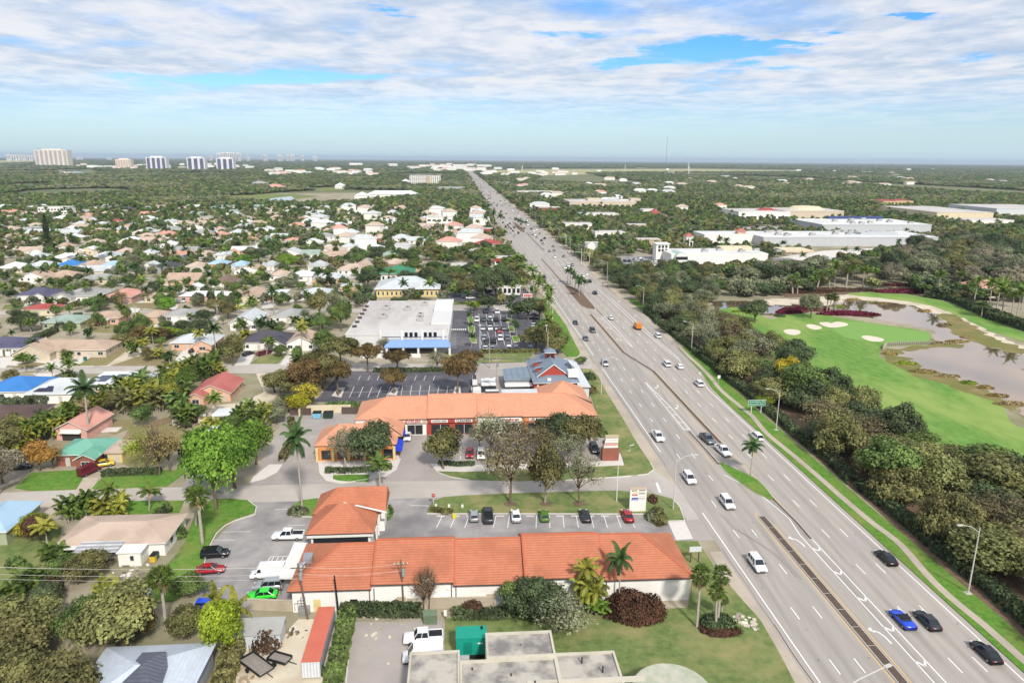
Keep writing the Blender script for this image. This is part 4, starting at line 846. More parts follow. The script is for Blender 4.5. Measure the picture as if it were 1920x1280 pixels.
parked(492, 1120, 'sedan', 'green', 182, 'bright lime green car parked by the yard wall', 'cars in the back lot')
parked(392, 1140, 'hatch', 'blue', 0, 'blue car half hidden by the yellow-green tree', 'cars in the back lot')
parked(794, 1201, 'pickup', 'white', 182, 'white pickup with black bed parked beside the green generator', 'vehicles behind the flat roof')
vn = parked(793, 1236, 'van', 'white', 182, 'white van with a blue mark parked against the flat-roofed building', 'vehicles behind the flat roof'); MB().box(-2.7, -1.2, 1.0, 1.03, 1.5, 2.1).build('blue_mark', PAINT['blue'], vn)
parked(764, 822, 'sedan', 'white', -90, 'white sedan leaving the shop court past the blue awning')
parked(881, 854, 'hatch', 'red', -92, 'red car parked under the court trees')
parked(902, 856, 'suv', 'white', -92, 'white SUV parked beside the red car under the court trees')
parked(998, 812, 'hatch', 'silver', -90, 'silver car nosed up to the orange shop front')
parked(1114, 845, 'suv', 'black', -90, 'black SUV behind the brick pylon sign')
parked(168, 887, 'van', 'maroon', 65, 'dark red minivan on the drive of the brick-gabled house', sc=.86)
parked(196, 873, 'hatch', 'yellow', 20, 'yellow car with covered top behind the dark red minivan')
parked(38, 878, 'sedan', 'black', 10, 'black sedan on the drive under the orange-leaved tree'); parked(46, 882, 'sedan', 'charcoal', 10, 'dark grey sedan nearest the lane under the orange-leaved tree') if False else None
parked(114, 668, 'sedan', 'navy', 20, 'navy sedan on the wide pale drive of the long beige house')
parked(366, 659, 'sedan', 'black', 60, 'black sedan on the drive of the peach-walled house')
parked(466, 665, 'sedan', 'charcoal', 60, 'dark sedan on the drive of the black-roofed house')
parked(207, 567, 'suv', 'white', 10, 'white SUV before the dark garage of the pink house'); parked(338, 567, 'sedan', 'white', 0, 'white sedan beside the long white house')
parked(430, 505, 'suv', 'silver', 10, 'silver SUV by the pale blue roofed house'); parked(520, 512, 'sedan', 'black', 0, 'black car on a yard beyond the cream house')
rows = [(609, [(884, 'sedan', 'charcoal'), (911, 'suv', 'charcoal'), (932, 'suv', 'white'), (976, 'suv', 'white')], 'top kerb row of the store lot'),
(601, [(894, 'suv', 'white'), (907, 'sedan', 'charcoal'), (919, 'suv', 'white'), (930, 'suv', 'black'), (945, 'suv', 'black')], 'second row of the store lot'),
(617, [(905, 'sedan', 'silver'), (919, 'sedan', 'white'), (932, 'sedan', 'silver'), (945, 'sedan', 'grey')], 'third row of the store lot'),
(621, [], ''), (636, [(908, 'suv', 'silver'), (925, 'hatch', 'maroon'), (938, 'suv', 'white'), (951, 'suv', 'grey')], 'fourth row of the store lot'),
(656, [(910, 'sedan', 'white'), (924, 'sedan', 'silver'), (954, 'suv', 'white'), (967, 'suv', 'grey'), (994, 'suv', 'grey')], 'hedge row of the store lot')]
for y, xs, nm_ in rows:
 for x_, k_, c_ in xs: parked(x_, y if y != 609 else 586, k_, c_, 90, '%s %s parked in the %s' % ({'charcoal': 'dark'}.get(c_, c_), 'SUV' if k_ == 'suv' else 'car', nm_), 'cars in the store lot', detail=False, sc=1.1)
for x_, y, k_, c_ in ((893, 604, 'suv', 'white'), (919, 603, 'sedan', 'black'), (903, 621, 'sedan', 'white'), (922, 621, 'suv', 'white'), (936, 620, 'sedan', 'red'), (913, 640, 'sedan', 'black'), (925, 640, 'suv', 'black'), (953, 638, 'sedan', 'silver')):
 parked(x_, y + (3 if y < 610 else 2), k_, c_, -90, '%s %s parked nose to nose within the store lot' % (c_, 'SUV' if k_ == 'suv' else 'car'), 'cars in the store lot', detail=False) if c_ in ('red', 'black') else None
for x_, y, k_, c_ in ((1000, 598, 'sedan', 'black'), (1008, 606, 'sedan', 'navy'), (1005, 613, 'suv', 'white'), (1002, 592, 'sedan', 'maroon'), (860, 549, 'sedan', 'black'), (880, 546, 'suv', 'silver'), (874, 552, 'sedan', 'white'), (874, 558, 'suv', 'silver'), (882, 560, 'sedan', 'white'), (918, 548, 'suv', 'black'), (927, 553, 'sedan', 'charcoal'), (1615, 471, 'suv', 'white'), (1600, 470, 'sedan', 'white')):
 parked(x_, y, k_, c_, 10, '%s %s at the edge of a store lot' % (c_, 'SUV' if k_ == 'suv' else 'car'), 'cars at the edges of the store lots', detail=False)
r9 = random.Random(5)
for k in range(60):              # the packed lot before the mall
 x_ = r9.uniform(1160, 1250); y = r9.uniform(484, 505)
 if r9.random() < .3: x_ = r9.uniform(1385, 1450); y = r9.uniform(428, 436)
 w = at(x_, y, .012); w = P(round((w.x * CT + w.y * ST) / 3) * 3, round((w.y * CT - w.x * ST) / 9) * 9, .012)
 if any((w - o).length < 2.5 for o in far_traffic): continue
 far_traffic.append(w); c_ = r9.choice(('white', 'silver', 'white', 'black', 'grey', 'charcoal'))
 car('suv' if r9.random() < .5 else 'sedan', c_, w, NORTH, '%s car in the packed car park before the mall' % {'charcoal': 'dark', 'black': 'dark'}.get(c_, c_), '%s cars in the mall car park' % {'charcoal': 'dark', 'black': 'dark'}.get(c_, c_), name='mall_car', cat='car', detail=False)
# --- building tools (local frame: x along the highway's cross direction, y away from the camera)
ROOF = {}
def rf(k, c, c2=None, freq=5.5, **kw): ROOF[k] = mat('roof_' + k, c, .85, .05, .5, detail=8, big=(.25, c2, .8)) if freq == 6 else striped('roof_' + k, c, c2 or c, freq, 'z', .8, soft=.35, bump=.5 if c2 else 0, **kw)
rf('orange', 'b87356', '985c42', 5.2, rough=.8); rf('salmon', 'c99072', 'bb8466', 5.2, rough=.85); rf('tan', 'b49c88', 'a28b78', 6); rf('beige', 'bca796', 'a99484', 6); rf('brown', '7a6358', '6a544a', 6)
rf('grey', '9c9c98', '8a8a86', 6); rf('lightgrey', 'bcc0c0', 'aaaeb0', 6); rf('white', 'd6d8d8', 'c6c8ca', 6); rf('charcoal', '4d4a52', '3c3a42', 6); rf('slate', '58566c', '4a4860', 6); rf('pink', 'c99484', 'b58272', 6)
rf('red', 'a3504a', '8f443e', 6); rf('rose', 'b0685f', '9c5a52', 6); rf('blue', '3c78b8', '3570ac', 6, rough=.45); rf('lightblue', '9db8cc', '8fabc2', 6); rf('sage', '94a398', '84938a', 6); rf('teal', '6fa590', '5f9482', 6); rf('green', '3f7e60', '357054', 6)
rf('darkbrown', '5c4a46', '4c3c3a', 6); rf('bluegrey', '7d8a96', '6c7985', 5, rough=.5)
WALL = {k: mat('wall_' + k, c, .9, .06, .8, detail=6, big=(.3, c2, .5)) for k, c, c2 in (('white', 'e6e2da', 'd6d1c7'), ('cream', 'd2c4a6', 'c0b294'), ('peach', 'd3a98e', 'c29a80'), ('pink', 'd2a195', 'c29286'), ('sage', 'a3a98a', '94997c'), ('grey', 'a5a5a4', '949494'), ('beige', 'c6b7a2', 'b6a892'), ('yellow', 'd2bd83', 'c2ad76'), ('orange', 'd08a55', 'c07c48'), ('brick', '8e5a4a', '7c4c3e'), ('tan', 'b9a68a', 'a8967c'), ('blue', '8a95ac', '7c869e'), ('red', 'a5463a', '953c30'), ('lightgrey', 'c4c6c6', 'b2b5b6'))}
TRIM = mat('white_trim', 'd8d6d0', .8, .04, 2); DARK = mat('dark_opening', '22252a', .35, .15, 1, spec=.6); FASC = mat('fascia_dark', '4a3f3c', .8, .1, 2); WIN = mat('pane_glass', '2c343c', .12, .12, .5, spec=.8); DOORM = mat('door_paint', 'b9b4aa', .6, .05, 2); GAR = striped('garage_door', 'c9c6c0', '9c9a96', 2.2, 'z', .9, soft=.1, bump=.4); GARD = mat('garage_dark', '3b3735', .7, .1, 1)
def roof_hip(b, x0, x1, y0, y1, z, rise, ov=.5, th=.18, mi=0, hips=(1, 1), ridge=None):
 """eave at z; hips at left and right ends (0 = gable)"""
 x0 -= ov; x1 += ov; y0 -= ov; y1 += ov; w, d = x1 - x0, y1 - y0
 if w >= d:
  r0 = x0 + (d / 2 if hips[0] else 0); r1 = x1 - (d / 2 if hips[1] else 0)
  if r1 < r0: r0 = r1 = (r0 + r1) / 2
  A, B_ = (r0, (y0 + y1) / 2, z + rise), (r1, (y0 + y1) / 2, z + rise)
  fs = [[(x0, y0, z), (x1, y0, z), B_, A], [(x1, y1, z), (x0, y1, z), A, B_], [(x0, y1, z), (x0, y0, z), A], [(x1, y0, z), (x1, y1, z), B_]]
 else:
  r0 = y0 + (w / 2 if hips[0] else 0); r1 = y1 - (w / 2 if hips[1] else 0)
  A, B_ = ((x0 + x1) / 2, r0, z + rise), ((x0 + x1) / 2, r1, z + rise)
  fs = [[(x1, y0, z), (x1, y1, z), B_, A], [(x0, y1, z), (x0, y0, z), A, B_], [(x0, y0, z), (x1, y0, z), A], [(x1, y1, z), (x0, y1, z), B_]]
 for f in fs: b.poly(f, mi)
 c = [(x0, y0), (x1, y0), (x1, y1), (x0, y1)]
 for k in range(4): p, q = c[k], c[(k + 1) % 4]; b.poly([(p[0], p[1], z - th), (q[0], q[1], z - th), (q[0], q[1], z), (p[0], p[1], z)], 1)
 b.poly([(x0, y1, z - th), (x1, y1, z - th), (x1, y0, z - th), (x0, y0, z - th)], 1)
def gable_wall(b, x0, x1, y, z, rise, mi=0):
 b.poly([(x0, y, z), (x1, y, z), ((x0 + x1) / 2, y, z + rise)], mi)
def window(p, x, y, z, w_, h, face='f', frame=TRIM, name='window', glass=WIN):
 o = .05; fr = .09
 def q(a0, a1, z0, z1, d0, d1, b):
  if face == 'f': b.box(a0, a1, y - d1, y - d0, z0, z1)
  elif face == 'b': b.box(a0, a1, y + d0, y + d1, z0, z1)
  elif face == 'r': b.box(x + d0, x + d1, a0, a1, z0, z1)
  else: b.box(x - d1, x - d0, a0, a1, z0, z1)
 c = x if face in 'fb' else y; b = MB(); q(c - w_ / 2, c + w_ / 2, z, z + h, .01, .05, b); g = b.build(name, glass, p)
 b = MB()
 for a in ((c - w_ / 2 - fr, c - w_ / 2, z - fr, z + h + fr), (c + w_ / 2, c + w_ / 2 + fr, z - fr, z + h + fr), (c - w_ / 2, c + w_ / 2, z - fr, z), (c - w_ / 2, c + w_ / 2, z + h, z + h + fr)): q(*a, .0, .08, b)
 if w_ > 1.3: q(c - .03, c + .03, z, z + h, .05, .07, b)
 b.build('frame', frame, g); return g
def slab_door(p, x, y, w_, h, face='f', m=DOORM, name='door', z=0.0):
 b = MB()
 if face == 'f': b.box(x - w_ / 2, x + w_ / 2, y - .06, y - .01, z, z + h)
 else: b.box(x + .01, x + .06, y - w_ / 2, y + w_ / 2, z, z + h)
 return b.build(name, m, p)
HOUSES = []; HS = []
def house(x0, x1, yb, depth, roof, wall, label, typ='hip', h=2.9, rise=None, wing=0, garage=None, row=None, y1b=None, rz=0.0, detail=2, porch=False):
 t0, s0 = ts(x0, yb); t1, _ = ts(x1, yb if y1b is None else y1b); W = max(5, t1 - t0); D = depth
 r = random.Random(int(x0 * 13 + yb * 7)); e = thing('house', P(t0, s0), TH + rz, label, 'house', row)
 OPEN.append([(P(*q).x, P(*q).y) for q in ((t0 - 1, s0 - (5 if s0 > 380 else 1)), (t1 + 1, s0 - (5 if s0 > 380 else 1)), (t1 + 1, s0 + D + 1), (t0 - 1, s0 + D + 1))])
 rise = rise or min(W, D) * .19 + .4
 wm = WALL[wall]; b = MB(); b.box(0, W, 0, D, 0, h)
 wv = None
 if typ == 'gable_front': gable_wall(b, 0, W, -.0, h, rise * .96); gable_wall(b, W, 0, D, h, rise * .96)
 elif typ == 'gable': b.poly([(W, 0, h), (W, D, h), (W, D / 2, h + rise * .96)]); b.poly([(0, D, h), (0, 0, h), (0, D / 2, h + rise * .96)])
 if wing:
  ww = W * .42; wx = 0 if wing < 0 else W - ww; wd = min(4.5, D * .3); b.box(wx, wx + ww, -wd, .0 - .003, 0, h - .003); gable_wall(b, wx, wx + ww, -wd, h - .003, ww * .26)
  if wing in (-2, 2): pass
 b.build('wall', wm, e)
 b = MB()
 if typ == 'hip': roof_hip(b, 0, W, 0, D, h, rise)
 elif typ == 'gable': roof_hip(b, 0, W, 0, D, h, rise, hips=(0, 0)) if W >= D else roof_hip(b, 0, W, 0, D, h, rise, hips=(0, 0))
 elif typ == 'gable_front':
  ov = .5; c = W / 2
  b.poly([(-ov, -ov, h - ov * rise / c), (c, -ov, h + rise), (c, D + ov, h + rise), (-ov, D + ov, h - ov * rise / c)][::-1]); b.poly([(W + ov, -ov, h - ov * rise / c), (c, -ov, h + rise), (c, D + ov, h + rise), (W + ov, D + ov, h - ov * rise / c)])
  b.poly([(-ov, -ov, h - ov * rise / c - .16), (c, -ov, h + rise - .16), (c, -ov, h + rise), (-ov, -ov, h - ov * rise / c)], 1); b.poly([(c, -ov, h + rise - .16), (W + ov, -ov, h - ov * rise / c - .16), (W + ov, -ov, h - ov * rise / c), (c, -ov, h + rise)], 1)
  b.poly([(W + ov, -ov, h - ov * rise / c - .16), (W + ov, D + ov, h - ov * rise / c - .16), (W + ov, D + ov, h - ov * rise / c), (W + ov, -ov, h - ov * rise / c)], 1)
 else:
  b.box(-.4, W + .4, -.4, D + .4, h, h + .3, 0)
 if wing:
  ww = W * .42; wx = 0 if wing < 0 else W - ww; wd = min(4.5, D * .3); c = wx + ww / 2; rr = ww * .26; ov = .45; yb_ = min(D * .5, rr / (rise / (D / 2 + .5)) if typ == 'hip' else 1.0)
  for sg in (-1, 1):
   ex = c + sg * (ww / 2 + ov); ez = h - ov * rr / (ww / 2); f = [(ex, -wd - ov, ez + .03), (c, -wd - ov, h + rr + .03), (c, yb_, h + rr + .03), (ex, 0 if sg else 0, ez + .03)]
   b.poly(f if sg < 0 else f[::-1]); b.poly([(ex, -wd - ov, ez - .14), (c, -wd - ov, h + rr - .14), (c, -wd - ov, h + rr + .03), (ex, -wd - ov, ez + .03)], 1)
 rfo = b.build('roof', [ROOF[roof], TRIM], e)
 if detail:
  fy = 0
  slots = []; n = max(2, int(W / 3.4))
  for k in range(n): slots.append((k + .5) * W / n)
  gk = 0
  if wing:
   ww = W * .42; wx = 0 if wing < 0 else W - ww; wd = min(4.5, D * .3); c = wx + ww / 2
   if garage: slab_door(e, c, -wd, min(4.8, ww * .75), 2.2, m=garage, name='garage_door')
   else: window(e, c, -wd, .9, min(2.2, ww * .4), 1.2)
   slots = [s_ for s_ in slots if not wx - .8 < s_ < wx + ww + .8]
  elif garage: slab_door(e, 2.9 if garage != 'r' else W - 2.9, 0, 4.8, 2.2, m=garage if garage != 'r' else GAR, name='garage_door'); slots = [s_ for s_ in slots if s_ > 6]
  for k, s_ in enumerate(slots):
   if k == len(slots) // 2: slab_door(e, s_, 0, 1.0, 2.1)
   else: window(e, s_, 0, .95, r.choice((1.2, 1.6, 1.0)), 1.15)
  if detail > 1:
   for k in range(max(1, int(D / 5))): window(e, W, (k + .5) * D / max(1, int(D / 5)), .95, r.choice((.9, 1.4)), 1.1, 'r')
 if porch:
  b = MB(); b.box(W * .25, W * .75, -2.6, -.001, 2.4, 2.55);
  for q in (W * .25 + .1, W * .5, W * .75 - .1): b.box(q - .06, q + .06, -2.55, -2.43, 0, 2.4)
  b.build('porch', TRIM, e)
 HOUSES.append((t0, s0, W, D)); HS.append(P(t0 + W / 2, s0 + D / 2)); return e, W, D, h, rise
def solar(e, pts, z, name='solar_panel'):
 b = MB(); b.poly(pts); b.build(name, mat('solar', '1c1f38', .15, .1, 2, spec=.8), e)
B2 = 'houses along the second side street'; B3 = 'houses along the third side street'; B4 = 'houses in the farther blocks'
house(-30, 62, 752, 13, 'blue', 'white', 'bright blue roofed house at the edge by the clump palms', rise=2.6)
e, W, D, h, ri = house(48, 152, 757, 13, 'lightgrey', 'white', 'pale grey roofed white house with solar panels on its front slope', rise=2.8)
solar(e, [(2.2, .3, h + .62), (7.6, .3, h + .62), (6.9, 2.6, h + 1.5), (5.5, 2.6, h + 1.5), (5.2, 1.8, h + 1.2), (3.4, 1.8, h + 1.2)], 0)
e, W, D, h, ri = house(165, 228, 738, 12, 'white', 'white', 'white roofed house with a broad solar array among palms', typ='flat')
solar(e, [(.8, 1.5, h + .36), (4.6, 1.5, h + .36), (4.6, 8, h + .36), (.8, 8, h + .36)], 0); solar(e, [(5.3, 3, h + .36), (8.4, 3, h + .36), (8.4, 9, h + .36), (5.3, 9, h + .36)], 0)
house(262, 312, 736, 10, 'lightgrey', 'white', 'small grey flat roofed house between clump palms', typ='flat')
house(362, 438, 754, 13, 'rose', 'peach', 'red-pink roofed peach house at the lane corner', typ='gable_front', rise=2.3, wing=-1, y1b=747)
house(-80, 40, 818, 15, 'darkbrown', 'tan', 'dark brown roofed house at the edge behind the palm hedge', rise=2.2)
e, W, D, h, ri = house(107, 166, 825, 11, 'pink', 'pink', 'pink stucco garage house with a shingled gable roof', typ='gable_front', rise=1.9, h=3.2, rz=R(-6), detail=0)
slab_door(e, W / 2, 0, W * .62, 2.0, m=GARD, name='garage_door'); MB().box(W * .16, W * .84, -1.0, -.05, 2.1, 2.25).build('awning', TRIM, e); MB().box(W * .16, W * .84, -.12, -.03, 2.26, 2.95).build('panel', TRIM, e)
e, W, D, h, ri = house(108, 188, 874, 9, 'teal', 'brick', 'brick house with a faded green roof and small front gable', rise=1.9, wing=1)
e, W, D, h, ri = house(108, 172, 842, 3.2, 'lightgrey', 'grey', 'grey carport strip behind the green roofed brick house', typ='flat', h=2.6, detail=0) if False else (None,) * 5
house(188, 222, 868, 7, 'beige', 'yellow', 'cream flat roofed annex beside the brick house', typ='flat', h=2.4, detail=1)
house(402, 446, 796, 5, 'white', 'white', 'white flat roofed shed by the white garden chairs', typ='flat', h=2.4, detail=1)
house(383, 412, 830, 7, 'white', 'white', 'white flat roofed house half hidden by the bright green tree', typ='flat', h=2.6, detail=1)
e, W, D, h, ri = house(113, 306, 1047, 10, 'beige', 'white', 'wide beige roofed white house with awnings and a metal patio roof', typ='hip', rise=1.5, detail=0, h=2.7)
b = MB(); b.poly([(3.6, -2.6, 2.45), (10.8, -2.6, 2.45), (11.2, .3, 3.0), (4, .3, 3.0)]); b.poly([(3.6, -2.6, 2.37), (10.8, -2.6, 2.37), (10.8, -2.6, 2.45), (3.6, -2.6, 2.45)]); b.build('patio_roof', striped('ribbed_metal', 'c2c2c0', '8f9092', 1.1, 'y', .5, soft=.15), e)
MB().box(11.3, 15.0, -3.2, -.003, 0, 2.5).build('side_room', WALL['white'], e); MB().box(11.1, 15.3, -3.4, -.003, 2.5, 2.65).build('side_roof', TRIM, e)
b = MB(); b.box(-.2, 3.4, -1.2, -.003, 2.3, 2.45); b.build('eave_panel', TRIM, e)
for x_ in (1.6, 5.0, 7.6): window(e, x_, 0, .8, 1.3, 1.3)
for x_ in (4.6, 7.4, 9.9): b = MB(); b.poly([(x_ - .8, -1.0, 1.75), (x_ + .8, -1.0, 1.75), (x_ + .8, -.06, 2.3), (x_ - .8, -.06, 2.3)]); b.build('awning', TRIM, e)
MB().box(8.4, 9.6, -.4, -.08, .9, 1.9).build('blue_curtain', mat('blue_cloth', '1f3fae', .8), e); slab_door(e, 10.4, 0, 1.0, 2.1, m=DARK); window(e, 13.6, -3.2, 1.1, .6, .9); window(e, W, 3, .9, 1.2, 1.1, 'r'); window(e, W, 7, .9, 1.2, 1.1, 'r')
house(-60, 12, 1024, 11, 'lightblue', 'sage', 'pale blue roofed house at the far edge behind yellow shrubs', rise=2.2)
e = thing('house', at(170, 1300), TH, 'large white metal roofed house with a dark grey standing-seam porch gable', 'house')
p0 = at(170, 1300); lx = lambda px, py, z: (lambda v: (v.x * CT + v.y * ST, v.y * CT - v.x * ST, z))(at(px, py, z) - Vector((p0.x, p0.y, 0)))
c_ = [lx(200, 1222, 3.6), lx(400, 1203, 3.6)]
X0, X1, Y1 = c_[0][0], c_[1][0], c_[0][1] + .6
b = MB(); b.box(X0, X1, -9, Y1, 0, 3.5); b.build('wall', WALL['grey'], e)
b = MB(); roof_hip(b, X0, X1, -9, Y1, 3.6, 2.4); b.build('roof', [striped('white_seam_metal', 'bcc3cc', 'adb4be', 2.0, 'x', .9, soft=.1, rough=.35, bump=.2), mat('violet_fascia', '55548c', .6)], e)
MX = (X0 + X1) / 2 + .9; Yr = (Y1 - 9) / 2; Yr = Y1 - min((X1 - X0 + 1) / 2, (Y1 + 10) / 2); Yr += 2.6; Z = 5.75; b = MB()
b.poly([(MX - 1.5, Yr + .6, Z), (MX, Yr - 1.8, Z + .5), (MX + 1.5, Yr + .6, Z)]); b.poly([(MX - 1.5, Yr + .6, Z), (MX - 3.6, Yr - 9, Z - 1.5), (MX, Yr - 1.8, Z + .5)]); b.poly([(MX + 1.5, Yr + .6, Z), (MX, Yr - 1.8, Z + .5), (MX + 3.4, Yr - 9, Z - 1.5), (MX + 2.6, Yr - 2, Z - .3)]); b.poly([(MX, Yr - 1.8, Z + .5), (MX - 3.6, Yr - 9, Z - 1.5), (MX + 3.4, Yr - 9, Z - 1.5)])
b.build('gable_roof', [striped('dark_seam_metal', '5c5f6a', '41444e', 1.8, 'y', .85, soft=.15, rough=.45)], e)
house(38, 196, 672, 13, 'tan', 'beige', 'very long beige house with a wide pale drive and projecting wing', rise=2.0, wing=-1, garage=GAR)
house(-50, 40, 668, 14, 'slate', 'white', 'dark slate-blue roofed white house beside a tall hedge', rise=2.4)
house(322, 402, 657, 11, 'lightgrey', 'peach', 'grey roofed peach house with a car in its drive', rise=2.2, wing=1)
house(454, 538, 657, 13, 'charcoal', 'white', 'black roofed white house with a front gable and round lawn', rise=2.9, wing=1, h=3.1, garage=GAR)
house(535, 592, 658, 13, 'tan', 'white', 'tan gable roofed white house half hidden by bronze trees', typ='gable_front', rise=2.4)
house(78, 150, 618, 13, 'sage', 'sage', 'sage green roofed house behind a clipped dark hedge', rise=2.0)
house(165, 222, 609, 11, 'tan', 'peach', 'peach walled house with a white sunroom at its corner', rise=1.8, porch=True)
house(266, 305, 606, 10, 'tan', 'peach', 'small peach house behind a power pole', rise=1.8)
house(308, 366, 604, 11, 'grey', 'white', 'grey roofed house with a white side roof', rise=1.9)
house(432, 484, 620, 17, 'lightgrey', 'white', 'white gabled house with a big screened porch', typ='gable_front', rise=2.6, h=3.4, porch=True)
house(512, 566, 606, 13, 'grey', 'white', 'sage-grey hip roofed house with palms before it', rise=2.3)
house(44, 100, 592, 10, 'red', 'cream', 'red roofed cream house beside the green hedge', rise=1.6)
house(30, 96, 566, 14, 'slate', 'white', 'violet-slate roofed white house with tall windows', rise=2.8, wing=1, h=3.2)
house(110, 186, 568, 17, 'grey', 'white', 'big grey hip roofed house with a dark garage door', rise=3.0, wing=-1, garage=GARD, h=3.3)
house(196, 246, 568, 17, 'pink', 'pink', 'pink tiled house with a dark garage and a white SUV', rise=2.6, garage=GARD)
house(272, 302, 568, 9, 'tan', 'cream', 'little cream house beside the pink one', rise=1.6)
house(338, 424, 566, 11, 'white', 'pink', 'long low white roofed pink-walled house', rise=1.5)
house(441, 494, 565, 14, 'tan', 'cream', 'tan gabled ranch house with a double drive', typ='gable', rise=2.2)
e, W, D, h, ri = house(494, 532, 564, 14, 'white', 'white', 'white flat roofed house with a red garage door', typ='flat', detail=1)
slab_door(e, 4, -.02, 5, 2.2, m=ROOF['red'], name='garage_door')
house(563, 622, 562, 12, 'lightgrey', 'white', 'pale grey hip roofed house at the end of the third side street', rise=2.2)
house(349, 376, 549, 7, 'white', 'white', 'small white gabled shed behind the long pink-walled house', typ='gable_front', rise=1.4)
house(640, 676, 546, 7, 'lightgrey', 'peach', 'low pale roofed peach building behind the white store', rise=.6)
far_h = [(36, 85, 529, 12, 'tan', 'white', 'gable_front'), (88, 140, 528, 12, 'tan', 'tan', 'hip'), (-4, 42, 512, 14, 'white', 'cream', 'hip'), (44, 80, 490, 12, 'lightgrey', 'white', 'hip'), (50, 98, 508, 12, 'lightgrey', 'white', 'hip'), (104, 150, 507, 13, 'blue', 'cream', 'hip'), (97, 145, 492, 12, 'white', 'white', 'hip'), (150, 186, 506, 12, 'tan', 'white', 'hip'), (188, 228, 507, 11, 'lightblue', 'white', 'hip'), (266, 288, 506, 10, 'lightgrey', 'white', 'gable_front'), (289, 330, 510, 13, 'charcoal', 'grey', 'hip'), (346, 380, 509, 13, 'beige', 'white', 'hip'), (388, 424, 504, 12, 'lightblue', 'orange', 'hip'), (430, 466, 507, 12, 'lightblue', 'white', 'hip'), (490, 514, 507, 12, 'lightgrey', 'white', 'gable'), (505, 540, 526, 12, 'beige', 'white', 'hip'), (545, 585, 527, 12, 'white', 'white', 'hip'), (578, 610, 508, 12, 'lightgrey', 'white', 'gable'), (398, 440, 539, 12, 'brown', 'white', 'hip'), (664, 698, 507, 12, 'beige', 'white', 'gable'), (310, 344, 486, 12, 'pink', 'blue', 'hip'), (216, 246, 480, 12, 'beige', 'cream', 'hip'), (264, 290, 482, 11, 'lightgrey', 'white', 'hip'), (368, 392, 484, 11, 'beige', 'white', 'hip'), (400, 436, 486, 11, 'lightgrey', 'white', 'hip'), (526, 562, 482, 13, 'lightgrey', 'white', 'gable_front'), (565, 598, 484, 11, 'sage', 'white', 'gable'), (602, 650, 488, 12, 'tan', 'red', 'gable'), (48, 146, 443, 13, 'lightgrey', 'white', 'gable'), (134, 166, 426, 12, 'lightgrey', 'white', 'hip'), (204, 230, 421, 11, 'red', 'white', 'hip'), (174, 202, 427, 12, 'lightgrey', 'white', 'hip'), (168, 202, 440, 12, 'beige', 'white', 'hip'), (248, 288, 441, 14, 'lightgrey', 'white', 'gable_front'), (290, 328, 446, 12, 'pink', 'white', 'hip'), (356, 396, 443, 14, 'grey', 'white', 'hip'), (398, 424, 446, 12, 'pink', 'peach', 'hip'), (430, 458, 442, 12, 'lightgrey', 'white', 'hip'), (457, 480, 447, 12, 'beige', 'peach', 'hip'), (300, 334, 422, 13, 'lightgrey', 'white', 'hip'), (326, 360, 424, 11, 'beige', 'white', 'hip'), (362, 392, 424, 11, 'beige', 'white', 'hip'), (445, 474, 422, 12, 'white', 'white', 'hip'), (0, 32, 402, 14, 'pink', 'white', 'hip'), (150, 178, 409, 12, 'pink', 'white', 'hip'), (224, 248, 396, 12, 'slate', 'white', 'hip'), (262, 290, 406, 12, 'pink', 'yellow', 'gable'), (386, 414, 456, 11, 'beige', 'white', 'hip'), (420, 442, 460, 10, 'lightgrey', 'white', 'hip'), (226, 262, 458, 12, 'white', 'white', 'hip'), (5, 42, 468, 12, 'brown', 'white', 'flat'), (4, 30, 410, 11, 'white', 'pink', 'flat'), (565, 602, 462, 13, 'white', 'white', 'gable_front'), (534, 558, 457, 12, 'pink', 'cream', 'hip'), (493, 506, 456, 8, 'teal', 'white', 'hip'), (660, 716, 453, 12, 'beige', 'red', 'gable'), (734, 770, 453, 13, 'lightgrey', 'white', 'hip'), (720, 758, 503, 14, 'beige', 'peach', 'hip'), (766, 790, 508, 10, 'cream', 'yellow', 'flat'), (464, 502, 424, 12, 'tan', 'cream', 'hip'), (505, 530, 413, 12, 'beige', 'white', 'hip'), (540, 570, 428, 12, 'pink', 'white', 'hip'), (480, 500, 463, 12, 'grey', 'white', 'hip'), (100, 130, 470, 12, 'tan', 'white', 'hip'), (60, 92, 456, 12, 'lightgrey', 'cream', 'hip'), (160, 190, 462, 12, 'beige', 'white', 'hip'), (300, 330, 466, 12, 'white', 'white', 'hip'), (120, 150, 452, 12, 'white', 'white', 'hip'), (0, 30, 436, 12, 'beige', 'white', 'hip'), (100, 128, 414, 12, 'white', 'white', 'hip'), (600, 625, 440, 12, 'beige', 'white', 'hip'), (640, 668, 470, 11, 'lightgrey', 'white', 'hip'), (690, 722, 474, 12, 'white', 'cream', 'hip'), (620, 650, 428, 12, 'lightgrey', 'white', 'hip')]
ROOF['cream'] = ROOF['beige']
tn = {'lightgrey': 'pale grey', 'lightblue': 'pale blue', 'slate': 'slate-blue'}
for i, (a, c, y, d, r_, w_, ty) in enumerate(far_h):
 seen_row = 'beyond the third side street' if y > 515 else 'in the fourth block' if y > 472 else 'in the fifth block' if y > 436 else 'at the woodland edge'
 house(a, c, y, d, r_, w_, '%s roofed %s-walled house %s' % (tn.get(r_, r_), tn.get(w_, w_), seen_row), ty, detail=2 if y > 470 else 1, wing=(1 if i % 3 == 0 else -1 if i % 3 == 1 else 0) if ty == 'hip' else 0, garage=GAR if i % 2 else None, row=B4)
r8 = random.Random(31)
